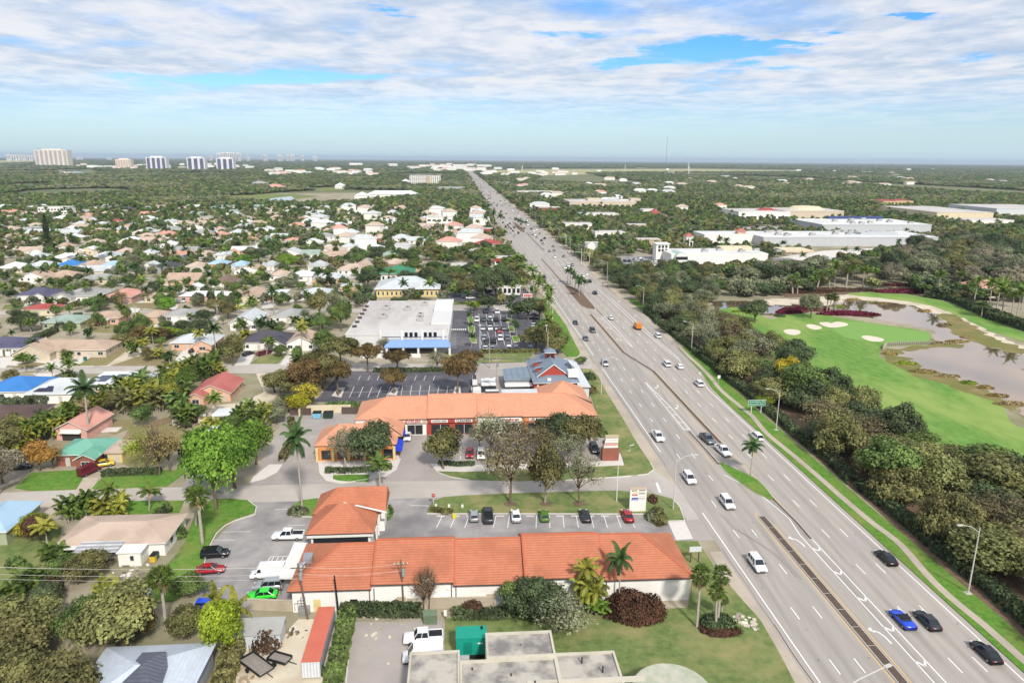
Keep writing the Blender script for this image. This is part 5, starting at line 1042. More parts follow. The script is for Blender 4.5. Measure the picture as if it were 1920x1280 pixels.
for k in range(2, 9):           # the rest of the blocks, lot by lot
 st = 236 + 95 * k
 for side in (1, -1):
  t = -34 if k < 4 else -20
  while t > -640:
   w_ = r8.uniform(13, 19); s_ = st + 8 + r8.uniform(0, 3) if side > 0 else st - 22 + r8.uniform(-3, 1); c_ = P(t - w_ / 2, s_ + 6); q = pix(c_); t -= w_ + r8.uniform(3, 7)
   if q[0] < -30 or k == 2 and q[0] > 700 or r8.random() < .16: continue
   if any(abs(c_.x - h.x) < 21 and abs(c_.y - h.y) < 17 for h in HS): continue
   if any(inside(c_.x, c_.y, o) for o in OPEN[:60]): continue
   p0, p1 = pix(P(t, s_)), pix(P(t + w_, s_)); r_ = r8.choice(('lightgrey', 'white', 'beige', 'tan', 'lightgrey', 'beige', 'grey', 'white', 'lightgrey', 'sage')); wl = r8.choice(('white', 'white', 'cream', 'peach', 'white'))
   house(p0[0], p1[0], p0[1], r8.uniform(10, 13), r_, wl, '%s roofed %s-walled house on the %s cross lane' % (tn.get(r_, r_), wl, ordn(k + 1)), r8.choice(('hip', 'hip', 'gable', 'gable_front')), detail=1 if k < 5 else 0, row='houses of the outer cross lanes', wing=r8.choice((0, 0, 1, -1)))
b = MB()
for h in HS:                    # pale drives and patios
 if h.y < 300: continue
 w_ = r8.uniform(4, 7); dx = r8.uniform(-5, 5); y0 = -19 if r8.random() < .6 else 6; z = 4 * LV + r8.random() * .003; dz = z + .004; q_ = r8.uniform(6, 11) * (1 if dx < 0 else -1)
 b.poly([(h.x + q_, h.y - 9, dz), (h.x + q_ + 5, h.y - 9, dz), (h.x + q_ + 5, h.y + 8, dz), (h.x + q_, h.y + 8, dz)])
 b.poly([(h.x + dx, h.y + y0, z), (h.x + dx + w_, h.y + y0, z), (h.x + dx + w_, h.y + y0 + 13, z), (h.x + dx, h.y + y0 + 13, z)])
tag(b.build('driveways', M['white_concrete']), kind='structure')
# --- writing
def text(p, s, w_, loc, rot, m, name='lettering', bold=.0, h=None):
 cu = bpy.data.curves.new(name, 'FONT'); cu.body = s; cu.align_x = 'CENTER'; cu.align_y = 'CENTER'; cu.size = 1; cu.extrude = .01; cu.offset = bold
 o = bpy.data.objects.new(name, cu); COL.objects.link(o); dg = bpy.context.evaluated_depsgraph_get(); dg.update()
 me = bpy.data.meshes.new_from_object(o.evaluated_get(dg)); bpy.data.objects.remove(o)
 xs = [v.co.x for v in me.vertices]; ys = [v.co.y for v in me.vertices]; k = w_ / max(.01, max(xs) - min(xs)); ky = k if h is None else h / max(.01, max(ys) - min(ys))
 o = bpy.data.objects.new(name, me); COL.objects.link(o); me.materials.clear(); me.materials.append(m); o.parent = p; o.location = loc; o.rotation_euler = rot; o.scale = (k, ky, 1); return o
UP = (R(90), 0, 0)
INK = mat('sign_ink', '23252c', .7, .05); REDI = mat('sign_red', 'b01f24', .6, .05); BLUEI = mat('sign_blue', '2a4d9c', .6, .05); SIGNW = mat('sign_white', 'dedcd4', .7, .03, 1)
def quadroof(b, pts, mi=0): b.poly(pts, mi)
# --- the long shop building (near)
def shop_row(name, label, secs, y_eave, y_ridge, y_back, s0, rz, roof, wallm, hipl=True, hipr=True, front=None):
 """secs: list of (t0, t1, eave z, ridge z) along x"""
 t00 = secs[0][0]; e = thing(name, P(t00, s0), TH + rz, label, 'shop')
 for k, (a, c, ze, zr) in enumerate(secs):
  x0, x1 = a - t00, c - t00; L_, R_ = k == 0 and hipl, k == len(secs) - 1 and hipr
  b = MB(); b.box(x0 + (.6 if L_ else .002), x1 - (.6 if R_ else .002), .6, y_back - y_eave - .6, 0, ze - .02); b.build('wall', wallm[k] if isinstance(wallm, list) else wallm, e)
  b = MB(); yr = y_ridge - y_eave; yb = y_back - y_eave; hx = yr * .95
  rx0 = x0 + hx if L_ else x0; rx1 = x1 - hx if R_ else x1
  b.poly([(x0, 0, ze), (x1, 0, ze), (rx1, yr, zr), (rx0, yr, zr)]); b.poly([(x1, yb, ze), (x0, yb, ze), (rx0, yr, zr), (rx1, yr, zr)])
  b.poly([(x0, yb, ze), (x0, 0, ze), (rx0, yr, zr)]); b.poly([(x1, 0, ze), (x1, yb, ze), (rx1, yr, zr)])
  b.poly([(x0, 0, ze - .22), (x1, 0, ze - .22), (x1, 0, ze), (x0, 0, ze)], 1); b.poly([(x1, 0, ze - .22), (x1, yb, ze - .22), (x1, yb, ze), (x1, 0, ze)], 1); b.poly([(x0, yb, ze - .22), (x0, 0, ze - .22), (x0, 0, ze), (x0, yb, ze)], 1)
  b.poly([(x0, yb, ze - .22), (x1, yb, ze - .22), (x1, 0, ze - .22), (x0, 0, ze - .22)], 1)
  b.build('roof', [ROOF[roof], FASC], e)
  b = MB(); b.tube([(rx0, yr, zr + .03), (rx1, yr, zr + .03)], .12, 6)
  if L_: b.tube([(x0, 0, ze + .03), (rx0, yr, zr + .03)], .1, 6)
  if R_: b.tube([(x1, 0, ze + .03), (rx1, yr, zr + .03)], .1, 6)
  if k: b.tube([(x0 + .06, 0, ze + .05), (x0 + .06, yr, zr + .05)], .13, 6)
  b.build('ridge_cap', mat(roof + '_cap', 'b4654a' if roof == 'orange' else 'c98c72', .8, .12, 2), e)
 OPEN.append([(P(*q).x, P(*q).y) for q in ((t00, s0 - 1), (secs[-1][1], s0 - 1), (secs[-1][1], s0 + y_back - y_eave + 1), (t00, s0 + y_back - y_eave + 1))])
 return e
secs = [(-26.6, -13.9, 4.05, 7.6), (-13.9, -1.3, 4.75, 8.1), (-1.3, 9.7, 4.25, 7.9), (9.7, 22.3, 4.95, 8.35), (22.3, 36.6, 4.35, 8.1)]
e = shop_row('shop_building', 'long white shop building with a five-step orange tiled hip roof, nearest the camera', secs, 0, 7.6, 14.2, 99.0, R(-.6), 'orange', WALL['white'])
b = MB()
for k, (a, c, ze, zr) in enumerate(secs[:-1]):
 for dx in (-.35, .35): b = MB(); b.tube([(c + 26.6 + dx, .5, 0), (c + 26.6 + dx, .5, ze - .2)], .07, 6); b.build('downpipe', FASC, e)
slab_door(e, 9.9, .6, 1.15, 2.0, m=DARK); slab_door(e, 4.3, .6, 1.1, 2.2, m=WALL['yellow']); slab_door(e, 17.2, .6, 1.4, 2.2, m=WALL['tan']); slab_door(e, 31, .6, 1.3, 2.2, m=WALL['tan'])
for x_ in (11, 19.0, 24.4): b = MB(); b.box(x_ - .15, x_ + .15, .42, .59, 3.2, 3.5); b.build('wall_lamp', SIGNW, e)
for x_, w_, d_, h_ in ((1.6, 1.6, .9, 1.3), (5.6, 1.1, .8, .9)): b = MB(); b.box(x_, x_ + w_, .55 - d_, .55, .05, h_); b.build('meter_box', mat('duct', '9a9a98', .4, .1, 2, metal=.4), e)
b = MB()
for q in range(3): b.tube([(.9 + q * .5, .5, .4), (.9 + q * .5, .5, 1.6 + .5 * q), (2.6, .5, 1.6 + .5 * q)], .05, 5)
b.build('pipework', FASC, e)
tw = at(578, 1050, 5.6)
q = thing('roof_duct', tw - Vector((0, 0, .6)), TH, 'grey metal duct elbow standing on the end slope of the near shop roof', 'duct'); b = MB(); b.box(-.7, .7, -.6, .9, 0, 1.5); b.build('casing', mat('galvanised', 'a6a8ab', .35, .1, 2, metal=.5), q); b = MB(); b.box(-.55, .55, -1.1, -.6, .7, 1.4); b.build('outlet', mat('galvanised', 'a6a8ab'), q)
for px, py, z in ((565, 1062, 5.2), (564, 1070, 5.0), (567, 1060, 5.3)):
 w = at(px, py, z); f = thing('exhaust_fan', w, 0, 'silver mushroom fan on the near shop roof', 'vent', 'exhaust fans on the near shop roof'); MB().tube([(0, 0, -.5), (0, 0, .35)], .3, 10).build('duct', mat('galvanised', 'a6a8ab'), f); MB().tube([(0, 0, .3), (0, 0, .5), (0, 0, .62)], [.5, .46, .1], 12).build('cap', mat('galvanised', 'a6a8ab'), f)
w0, w1, w2, w3 = (at(*p) for p in ((523, 1083, 3), (549, 1084, 3), (577, 1017, 3), (552, 1016, 3)))
a_ = thing('awning_roof', (w0.x, w0.y, 0), 0, 'long white flat metal awning over the back-lot end of the near shop', 'awning'); b = MB(); pts = [(v.x - w0.x, v.y - w0.y) for v in (w0, w1, w2, w3)]; b.prism(pts, 2.85, 3.02); b.build('panel', TRIM, a_, fix=True)
for v in (w0, w3): MB().tube([(v.x - w0.x + .15, v.y - w0.y, 0), (v.x - w0.x + .15, v.y - w0.y, 2.86)], .05, 6).build('post', FASC, a_)
# --- pavilion beside it
e = thing('pavilion', P(-27.4, 116.6), TH, 'small square building with an orange hip roof and a raised wing behind', 'shop')
MB().box(.8, 11.2, .8, 9.5, 0, 3.5).build('wall', WALL['white'], e); MB().box(.2, 11.8, .15, .65, 3.0, 3.62).build('fascia_band', TRIM, e)
MB().box(1.2, 10.8, .6, .78, .3, 2.7).build('dark_glazing', DARK, e)
b = MB(); roof_hip(b, 0, 12, 0, 10.4, 3.8, 3.3, ov=0); b.build('roof', [ROOF['orange'], FASC], e)
MB().box(3.0, 13.0, 7.5, 14.6, 0, 3.85).build('wing_wall', WALL['white'], e)
b = MB(); roof_hip(b, 0, 13.4, 6.9, 15.2, 4.15, 3.35, ov=0, hips=(1, 0)); gable_wall(b, 0, 0, 0, 0, 0) if False else None
b.build('wing_roof', [ROOF['orange'], FASC], e)
b = MB(); b.poly([(5.9, 5.6, 7.16), (6.3, 5.1, 7.05), (13.5, 6.6, 4.1), (13.5, 7.1, 4.2)]); b.box(12.6, 13.3, 6.2, 7.6, 3.2, 4.15); b.build('parapet_cap', TRIM, e)
for y in (3, 6, 9.4): b = MB(); b.box(11.9, 12.2, y - .15, y + .15, 0, 3.5); b.build('post', TRIM, e)
OPEN.append([(P(*q).x, P(*q).y) for q in ((-28, 116), (-13, 116), (-13, 132), (-28, 132))])
# --- second shop row
secs2 = [(-26.3, -8.3, 4.5, 7.9), (-8.3, 4.4, 4.6, 8.35), (4.4, 15.8, 4.75, 8.2), (15.8, 35.2, 4.6, 8.1)]
e = shop_row('shop_building', 'salmon tiled shop row with red and orange fronts facing a shaded court', secs2, 0, 8, 14.5, 171.9, 0, 'salmon', [WALL['white'], WALL['red'], WALL['white'], WALL['orange']], hipl=True, hipr=True)
for a, c, m in ((7.8, 17.8, 'tan'), (18.2, 30.4, 'red'), (30.8, 41.8, 'white'), (42.4, 60.6, 'orange')):
 MB().box(a, c, .12, .58, 3.3, 4.34).build('fascia', WALL[m], e)
for a, c in ((8.4, 10), (11, 12.4), (13, 16.8), (19, 23.6), (25.0, 29.6), (31.4, 36), (37, 41), (43.6, 47), (48.4, 50.6), (51.5, 55), (56, 59.6)):
 b = MB(); b.box(a, c, .5, .59, .25, 2.7); g = b.build('shop_window', DARK, e); MB().box((a + c) / 2 - .05, (a + c) / 2 + .05, .46, .5, .25, 2.7).build('mullion', TRIM, g)
for x_ in (18.1, 42.2, 47.7, 51.0, 55.6, 60.2): b = MB(); b.box(x_ - .22, x_ + .22, .1, .5, 0, 3.3); b.build('column', WALL['orange' if x_ > 40 else 'red'], e)
for a, c, s_, m_, bg_ in ((12, 16.8, 'JEWELERS', REDI, SIGNW), (19.0, 23.2, 'ALOHA LAND', INK, SIGNW), (25.0, 29.4, 'CLEANERS', INK, SIGNW), (36.4, 41.6, 'BARBERSHOP', REDI, SIGNW), (43.8, 48.4, 'LEE & WEST', INK, SIGNW), (53, 57, '', INK, SIGNW)):
 g = MB().box(a, c, .04, .11, 3.45, 4.15).build('shop_sign', bg_, e)
 if s_: text(g, s_, (c - a) * .85, ((a + c) / 2, .02, 3.8), UP, m_, bold=.03)
MB().box(.3, 6.8, -.5, -.02, 3.9, 4.3).build('canopy', TRIM, e)
MB().box(53.6, 61, 8, 23, 0, 4.5).build('cross_wing_wall', WALL['orange'], e)
b = MB(); roof_hip(b, 47.5, 61.4, 8.5, 23.4, 4.65, 4.4, ov=0); b.build('cross_wing_roof', [ROOF['salmon'], FASC], e)
b = MB(); b.tube([(56.6, 10.8, 6.6), (61.5, 8.9, 4.9)], .22, 4); b.build('roof_gutter', FASC, e)
MB().box(38, 47.6, 14.6, 19.5, 0, 5.2).build('flat_annex', WALL['lightgrey'], e); MB().box(37.8, 47.8, 14.4, 19.7, 5.2, 5.6).build('annex_roof', WALL['lightgrey'], e)
e = thing('shop_wing', P(-34.2, 156.5), TH, 'low orange-walled shop wing with a salmon hip roof and royal blue awnings', 'shop')
MB().box(1.2, 18.6, 1.0, 14.6, 0, 3.3).build('wall', WALL['orange'], e)
b = MB(); roof_hip(b, .4, 19.4, 1.5, 12, 3.5, 3.4, ov=0); b.build('roof', [ROOF['salmon'], FASC], e)
b = MB(); roof_hip(b, 9.5, 20.4, 6, 16.2, 3.7, 3.2, ov=0); b.build('cross_roof', [ROOF['salmon'], FASC], e)
b = MB(); b.tube([(14.5, 10.3, 6.7), (20.2, 6.2, 3.8)], .16, 4); b.build('roof_gutter', FASC, e)
for x_ in (1.0, 4.6, 8.2, 11.8, 15.4, 18.6): b = MB(); b.box(x_, x_ + .55, .25, .85, 0, 3.35); b.build('column', WALL['yellow'], e)
for x_ in (2.2, 5.8, 9.4, 13.0, 16.4): b = MB(); b.box(x_, x_ + 2, .9, .99, .4, 2.6); b.build('shop_window', GLASS, e)
blue = mat('blue_canvas', '1f3fc0', .7, .05)
for y in (1.2, 4.4, 11): b = MB(); b.poly([(20.6, y, 2.2), (20.6, y + 2.6, 2.2), (19.0, y + 2.6, 3.2), (19.0, y, 3.2)]); b.poly([(20.6, y, 1.9), (20.6, y + 2.6, 1.9), (20.6, y + 2.6, 2.2), (20.6, y, 2.2)]); b.poly([(19, y, 3.2), (19, y, 1.9), (20.6, y, 1.9), (20.6, y, 2.2)]); b.build('awning', blue, e)
OPEN.append([(P(*q).x, P(*q).y) for q in ((-35, 156), (-13, 156), (-13, 173), (-35, 173))])
w = at(586, 777); e = thing('refuse_enclosure', w, TH, 'tan refuse pen wall behind the blue and green skips', 'wall'); MB().box(-3.0, 10.2, 1.2, 1.5, 0, 2.2).build('pen_wall', WALL['cream'], e); MB().box(-3.3, -3.0, -1.8, 1.5, 0, 2.2).build('pen_wall', WALL['cream'], e)
def skip(px, py, col, label, w_=2.3, lid=PLAST):
 e = thing('skip', at(px, py, .01), TH, label, 'skip'); b = MB(); b.loft([[(-w_ / 2 + .15, -.8, .15), (w_ / 2 - .15, -.8, .15), (w_ / 2 - .15, .7, .15), (-w_ / 2 + .15, .7, .15)], [(-w_ / 2, -.95, 1.5), (w_ / 2, -.95, 1.5), (w_ / 2, .9, 1.7), (-w_ / 2, .9, 1.7)]]); b.build('bin', mat('skip_' + col[:2], col, .6, .15, 2), e, fix=True)
 b = MB(); b.poly([(-w_ / 2, -1, 1.53), (w_ / 2, -1, 1.53), (w_ / 2, .95, 1.75), (-w_ / 2, .95, 1.75)]); b.build('lid', lid, e); MB().box(-w_ / 2, w_ / 2, -1.02, -.97, .9, 1.05).build('rib', mat('skip_' + col[:2], col), e)
skip(595, 783, '7db6cf', 'light blue skip with a dark lid, first of the two in the refuse pen'); skip(616, 783, '2c4236', 'dark green skip beside the light blue one', 2.6)
def pxfence(pts, h, m, label, name='fence', th=.12, cat='fence', posts=True, pm=None):
 wp = [at(*p) for p in pts]; c = Vector((wp[0].x, wp[0].y, 0)); e = thing(name, c, 0, label, cat); b = MB(); band3(b, [p - c for p in wp], th, 0, h); b.build('panel' if name == 'fence' else 'wall', m, e, fix=True)
 b = MB(); band3(b, [p - c for p in wp], th + .1, h + .002, h + .1); b.build('coping', pm or m, e, fix=True)
 for k in range(len(wp) - 1):
  d = wp[k + 1] - wp[k]; n = max(1, int(d.length / (2.6 if name == 'fence' else 6)))
  for q in range(n + 1):
   if posts and (k == 0 or q): v = wp[k] - c + d * q / n; MB().box(v.x - .1, v.x + .1, v.y - .1, v.y + .1, 0, h + .16).build('post', pm or m, e)
 return e
WOOD = striped('wood_fence', '5d5048', '463b35', 4, 'x', .85, soft=.1, rough=.9, bump=.2); TANW = mat('tan_block', 'b4a893', .9, .08, 1, big=(.3, '9f937f', .6))
pxfence([(545, 778), (583, 778)], 1.9, WOOD, 'brown board fence left of the refuse pen'); pxfence([(642, 776), (672, 776)], 1.9, WOOD, 'brown board fence between the refuse pen and the salmon shops')
pxfence([(466, 1142), (540, 1145), (635, 1142), (760, 1140), (925, 1138)], 1.8, TANW, 'long tan block wall behind the near shop building', 'boundary_wall', .25, 'wall')
pxfence([(283, 802), (330, 790), (398, 792)], 1.6, mat('old_wood', '85735c', .9, .2, 2), 'weathered plank fence behind the white garden chairs')
pxfence([(223, 850), (235, 838), (246, 832)], 1.6, mat('old_wood', '85735c'), 'short weathered fence beside the cream annex')
pxfence([(90, 1090), (113, 1088), (115, 1120)], 1.7, mat('brown_wood', '5f4638', .9, .2, 2), 'brown wooden gate fence under the trees')
pxfence([(378, 550), (440, 550)], 1.8, mat('old_wood', '85735c'), 'grey board fence behind the long pink-walled house')
pxfence([(1655, 655), (1662, 648)], 1.3, mat('piling', 'a39c8c', .9, .15, 2), 'short return of the bulkhead of pilings', th=.2)
w0, w1 = at(1662, 648), at(1744, 645)   # bulkhead of pilings
e = thing('bulkhead', w0, 0, 'row of pale timber pilings holding the edge of the golf green', 'retaining wall')
d = w1 - w0; b = MB(); band3(b, [Vector(), d], .25, 0, .9); b.build('planking', mat('piling_dark', '6b6152', .9, .2, 2), e, fix=True)
for k in range(24): q = d * k / 23; MB().tube([(q.x, q.y - .2, 0), (q.x, q.y - .2, 1.5 if k % 1 == 0 else 1)], .2, 6).build('piling', mat('piling', 'a39c8c'), e)
# --- white store with the blue canopy
s0w = 254; e = thing('store', P(-40.5, s0w), TH + R(-1.2), 'large white flat-roofed store with a pale blue canopy and clerestory windows', 'store'); W_ = 36.6
STOREW = mat('store_wall', 'cbc9c6', .85, .04, .5); MEMB = mat('roof_membrane', 'c2bdb8', .85, .05, .25, detail=8, big=(.08, 'aaa39d', .8), stretch=(1, .3, 1, .4))
MB().box(0, W_, 0, 62, 0, 6.4).build('wall', STOREW, e)
b = MB(); b.box(-.15, W_ + .15, -.15, 62.15, 6.4, 6.9); b.build('parapet', STOREW, e); MB().box(.3, W_ - .3, .3, 61.7, 6.9, 6.93).build('roof', MEMB, e)
MB().box(12, W_ - .4, -.5, 6, 6.0, 8.2).build('raised_front', STOREW, e); MB().box(12.3, W_ - .7, -.2, 5.7, 8.2, 8.23).build('raised_roof', MEMB, e)
MB().box(W_ - 7, W_ + .5, 14, 60, 6.95, 8.0).build('side_parapet', STOREW, e); MB().box(W_ - 6.9, W_ + .3, 36, 52, 8.0, 8.9).build('tower_block', TRIM, e)
for q in range(6):
 x_ = 21 + q * 1.75 + (1.6 if q > 2 else 0); b = MB(); b.box(x_, x_ + 1.1, -.62, -.51, 5.9, 7.5); g = b.build('clerestory_window', GLASS, e)
for x_ in (12, 19.6, 26.9, 34.4): b = MB(); b.box(x_, x_ + .8, -.75, -.5, 3.4, 8.35); b.build('pilaster', TRIM, e)
b = MB(); z0, z1 = 3.3, 4.9; b.poly([(14, -5, z0), (W_ + 1, -5, z0), (W_ - .6, -.55, z1), (16, -.55, z1)]); b.poly([(W_ + 1, -5, z0), (W_ + 1, -.5, z0), (W_ - .6, -.55, z1)]); b.poly([(14, -.5, z0), (14, -5, z0), (16, -.55, z1)]); b.poly([(14, -5, z0 - .35), (W_ + 1, -5, z0 - .35), (W_ + 1, -5, z0), (14, -5, z0)]); b.poly([(W_ + 1, -5, z0 - .35), (W_ + 1, -.5, z0 - .35), (W_ + 1, -.5, z0), (W_ + 1, -5, z0)]); b.poly([(14, -.5, z0 - .3), (W_ + 1, -.5, z0 - .3), (W_ + 1, -5, z0 - .3), (14, -5, z0 - .3)][::1]); b.build('canopy_roof', mat('blue_canopy', '7f9dc8', .5, .05, 1), e)
for x_ in (14.6, 20.4, 25.7, 31.8, W_ + .2): b = MB(); b.box(x_, x_ + .7, -4.8, -4.1, 0, 3.05); b.build('column', TRIM, e)
for x_ in (15.5, 21.3, 26.6): b = MB(); b.box(x_, x_ + 4.4, -.65, -.52, .4, 2.9); b.build('store_window', DARK, e)
MB().box(6, 27, -7.4, -7.1, 0, 1.4).build('low_wall', TRIM, e)
for x_, y, w_, d_, h_ in ((9, 42, 2.6, 3.4, 1.3), (18, 40, 2.6, 3.4, 1.3), (9.5, 25, 2.6, 3.2, 1.3), (24, 27, 2.4, 3.2, 1.3), (24.3, 20, 2.2, 3, 1.5), (24.5, 50, 2.8, 2, 1.2)):
 w = P(-40.5 + x_, s0w + y, 6.93); q = thing('roof_unit', w, TH, 'grey air-conditioning unit on the white store roof', 'air conditioner', 'roof units of the white store'); MB().box(0, w_, 0, d_, .1, h_).build('casing', mat('unit_grey', 'a7a5a2', .6, .08), q); MB().tube([(w_ / 2, d_ / 2, h_), (w_ / 2, d_ / 2, h_ + .2)], .6, 10).build('fan', FASC, q)
for k in range(6): q = thing('roof_scupper', P(-39.6, s0w + 10 + 7.5 * k, 6.93), TH, 'small dark hooded vent along the far edge of the store roof', 'vent', 'vents along the store roof edge'); MB().box(0, 1.6, 0, 1.1, 0, .8).build('hood', mat('unit_dark', '55555a', .6), q); MB().box(.1, 1.5, -.1, 0, .1, .6).build('louvre', FASC, q)
OPEN.append([(P(*q).x, P(*q).y) for q in ((-42, 250), (-3, 250), (-3, 318), (-42, 318))])
for lab, pts in (('long', [(876, 594), (887, 594), (888, 605), (878, 605)]), ('middle', [(877, 612), (890, 612), (891, 622), (879, 623)]), ('curved', [(878, 631), (891, 629), (894, 643), (885, 643)]), ('far', [(952, 612), (963, 612), (965, 622), (956, 622)]), ('rounded', [(959, 630), (972, 630), (975, 641), (963, 642)]), ('upper', [(947, 597), (957, 597), (957, 605), (949, 605)])):
 wp = [at(*p) for p in pts]; c = sum(wp, Vector()) / 4; q = thing('kerbed_island', c, 0, '%s kerbed green island in the store car park' % lab, 'traffic island'); b = MB(); b.prism([(v.x - c.x, v.y - c.y) for v in wp], 0, .15); b.build('kerb', mat('pale_kerb', 'd0c8a8', .9, .05), q, fix=True); b = MB(); b.prism([((v.x - c.x) * .85, (v.y - c.y) * .88) for v in wp], .1, .19); b.build('planting', M['verge_grass'], q, fix=True)
b = MB(); z = 3 * LV + .012
for k in range(9): p = at(843 + k * 3.7, 617.5); strip(b, [p - Vector((0, 1.2, 0)), p + Vector((0, 1.2, 0))], .45, z)
for k in range(12): p = at(845, 640 + k * 1.0 * .9 - 16 + k); strip(b, [at(845, 622 + k * 2.6), at(856, 624 + k * 2.6)], .12, z)
for y, xs in ((593, (884, 899, 913, 926, 939, 951)), (605, (886, 900, 913, 927, 940, 953)), (626, (889, 903, 916, 930, 944, 957)), (641, (903, 917, 932, 946, 960)), (660, (903, 917, 931, 945, 960, 974, 986, 1000))):
 for x_ in xs: strip(b, [at(x_, y + 6), at(x_ - 1.5, y - 5)], .12, z)
z2 = 1 * LV + .03
for x_ in (824.5, 850, 876, 928, 954, 1006, 1031, 1057, 1083, 1111, 1136, 1161, 1186): strip(b, [at(x_ - 1 + (x_ - 1000) * .03, 989 - (x_ - 824) * .0), at(x_ - (x_ - 1000) * .03 * 1.0, 966)], .13, z2)
for p in (((770, 947), (804, 948)), ((515, 955), (545, 954)), ((416, 997), (470, 996)), ((400, 1012), (440, 1012)), ((540, 985), (572, 984)), ((500, 1055), (508, 1043)), ((500, 1058), (536, 1058)), ((508, 1043), (541, 1042)), ((415, 1103), (390, 1102))): strip(b, [at(*p[0]), at(*p[1])], .14 if p[0][0] > 450 else .1, z2)
for k in range(4): strip(b, [at(506 + k * 9, 1057), at(513 + k * 9, 1044)], .13, z2)
for k in range(7): strip(b, [at(842 + k * 21, 862), at(845 + k * 20, 845)], .12, z2)
for k in range(6): strip(b, [at(655 + k * 17.3, 745), at(664 + k * 17, 725)], .13, z2)
for k in range(7): strip(b, [at(752 + k * 17, 741), at(755 + k * 17, 723)], .13, z2)
for x0_, x1_, y in ((643, 735, 736), (745, 850, 734)): strip(b, [at(x0_, y), at(x1_, y - 3)], .13, z2)
for k in range(9): strip(b, [at(672 + k * 17.5, 713), at(676 + k * 17.5, 704)], .12, z2)
for k in range(6): strip(b, [at(548 + k * 1, 789 + k * 15), at(600, 788 + k * 15)], .06, z2)
strip(b, [at(1231, 904), at(1238, 923)], .5, 2 * LV + .012); strip(b, [at(1188, 892.5), at(1160, 895)], .1, 2 * LV + .012)
tag(b.build('parking_lines', M['road_paint']), kind='structure')
for nm, pts in (('white', [(622, 742), (634, 727), (647, 727), (640, 745)]), ('middle', [(727, 740), (737, 727), (746, 727), (744, 741)]), ('right', [(850, 738), (853, 725), (863, 725), (864, 738)])):
 wp = [at(*p) for p in pts]; c = sum(wp, Vector()) / 4; q = thing('kerbed_island', c, 0, 'pale concrete tree island in the dark rear lot', 'traffic island', 'tree islands in the rear lot'); b = MB(); b.prism([(v.x - c.x, v.y - c.y) for v in wp], 0, .16); b.build('kerb', M['white_concrete'], q, fix=True); b = MB(); b.prism([((v.x - c.x) * .5, (v.y - c.y) * .4) for v in wp], .1, .19); b.build('planting_bed', M['mulch'], q, fix=True)
# --- restaurant with blue-grey metal roof
e = thing('restaurant', P(21.4, 199.5), TH, 'red-walled restaurant under a steep blue-grey metal roof with small dormers', 'restaurant')
BG = ROOF['bluegrey']; MB().box(.4, 13.4, .8, 24, 0, 4.6).build('wall', WALL['red'], e)
b = MB(); roof_hip(b, 0, 13.8, 0, 25, 4.7, 1.6, ov=0, hips=(1, 1)); b.build('lower_roof', [BG, TRIM], e)
b = MB(); xa, xb_, ya, yb_, za, zb = 1.5, 11.5, 4.2, 24, 5.2, 9.0; xm = (xa + xb_) / 2
b.poly([(xa, ya, za), (xm, ya, zb), (xm, yb_ - 4, zb), (xa - 1.2, yb_, 4.75)]); b.poly([(xm, ya, zb), (xb_, ya, za), (xb_ + 1.2, yb_, 4.75), (xm, yb_ - 4, zb)]); b.poly([(xb_ + 1.2, yb_, 4.75), (xa - 1.2, yb_, 4.75), (xm, yb_ - 4, zb)]); b.build('upper_roof', [BG, TRIM], e)
b = MB(); b.poly([(xa + .5, ya + .25, za), (xb_ - .5, ya + .25, za), (xm, ya + .25, zb - .35)]); b.build('gable', WALL['red'], e); b = MB(); b.tube([(xa, ya, za), (xm, ya, zb)], .14, 4); b.tube([(xm, ya, zb), (xb_, ya, za)], .14, 4); b.build('bargeboard', TRIM, e)
for x_, y, z in ((2.2, 9, 6.1), (2.0, 14.5, 6.3)):
 b = MB(); b.box(x_ - .6, x_ + 1.3, y - .7, y + .7, z - .6, z + .5); g = b.build('dormer', WALL['red'], e); b = MB(); b.poly([(x_ - .9, y - 1.0, z + .55), (x_ + 2.8, y - 1.0, z + 1.2), (x_ + 2.8, y + 1.0, z + 1.2), (x_ - .9, y + 1.0, z + .55)]); b.build('dormer_roof', BG, g)
g = MB().box(xm - 1.2, xm + 1.6, 14.0, 17, 7.2, 10.1).build('cupola', WALL['red'], e); b = MB(); roof_hip(b, xm - 1.5, xm + 1.9, 13.6, 17.4, 10.15, 1.1, ov=.1); b.build('cupola_roof', [BG, TRIM], g)
for dx in (-.55, .75): MB().box(xm + dx - .45, xm + dx + .5, 13.88, 13.98, 8.2, 9.5).build('cupola_window', DARK, g)
g = MB().box(10.6, 13.7, 2.2, 5, 5.6, 7.4).build('rooftop_unit', SIGNW, e)
MB().box(13.9, 16.6, .5, 26, 0, 3.2).build('side_porch', WALL['lightgrey'], e); b = MB(); b.poly([(12.9, -.2, 4.8), (17, -.2, 3.3), (17, 26.4, 3.3), (12.9, 26.4, 4.8)]); b.poly([(12.9, -.2, 3.2), (17, -.2, 3.2), (17, -.2, 3.3), (12.9, -.2, 4.8)]); b.build('porch_roof', mat('porch_metal', 'c6cacc', .5, .05), e)
text(e, 'SUBWAY', 6.5, (12.7, 14, 5.75), (R(20), 0, R(-80)), INK, bold=.04, h=1.4)
MB().box(4.2, 5.4, 1.2, 2.0, 4.9, 5.6).build('roof_vent', TRIM, e)
MB().box(3.0, 4.0, .7, .79, 0, 2.4).build('door', mat('dark_red', '7a2a20', .7), e); MB().box(1.2, 1.7, .68, .79, 0, 4.2).build('column', TRIM, e)
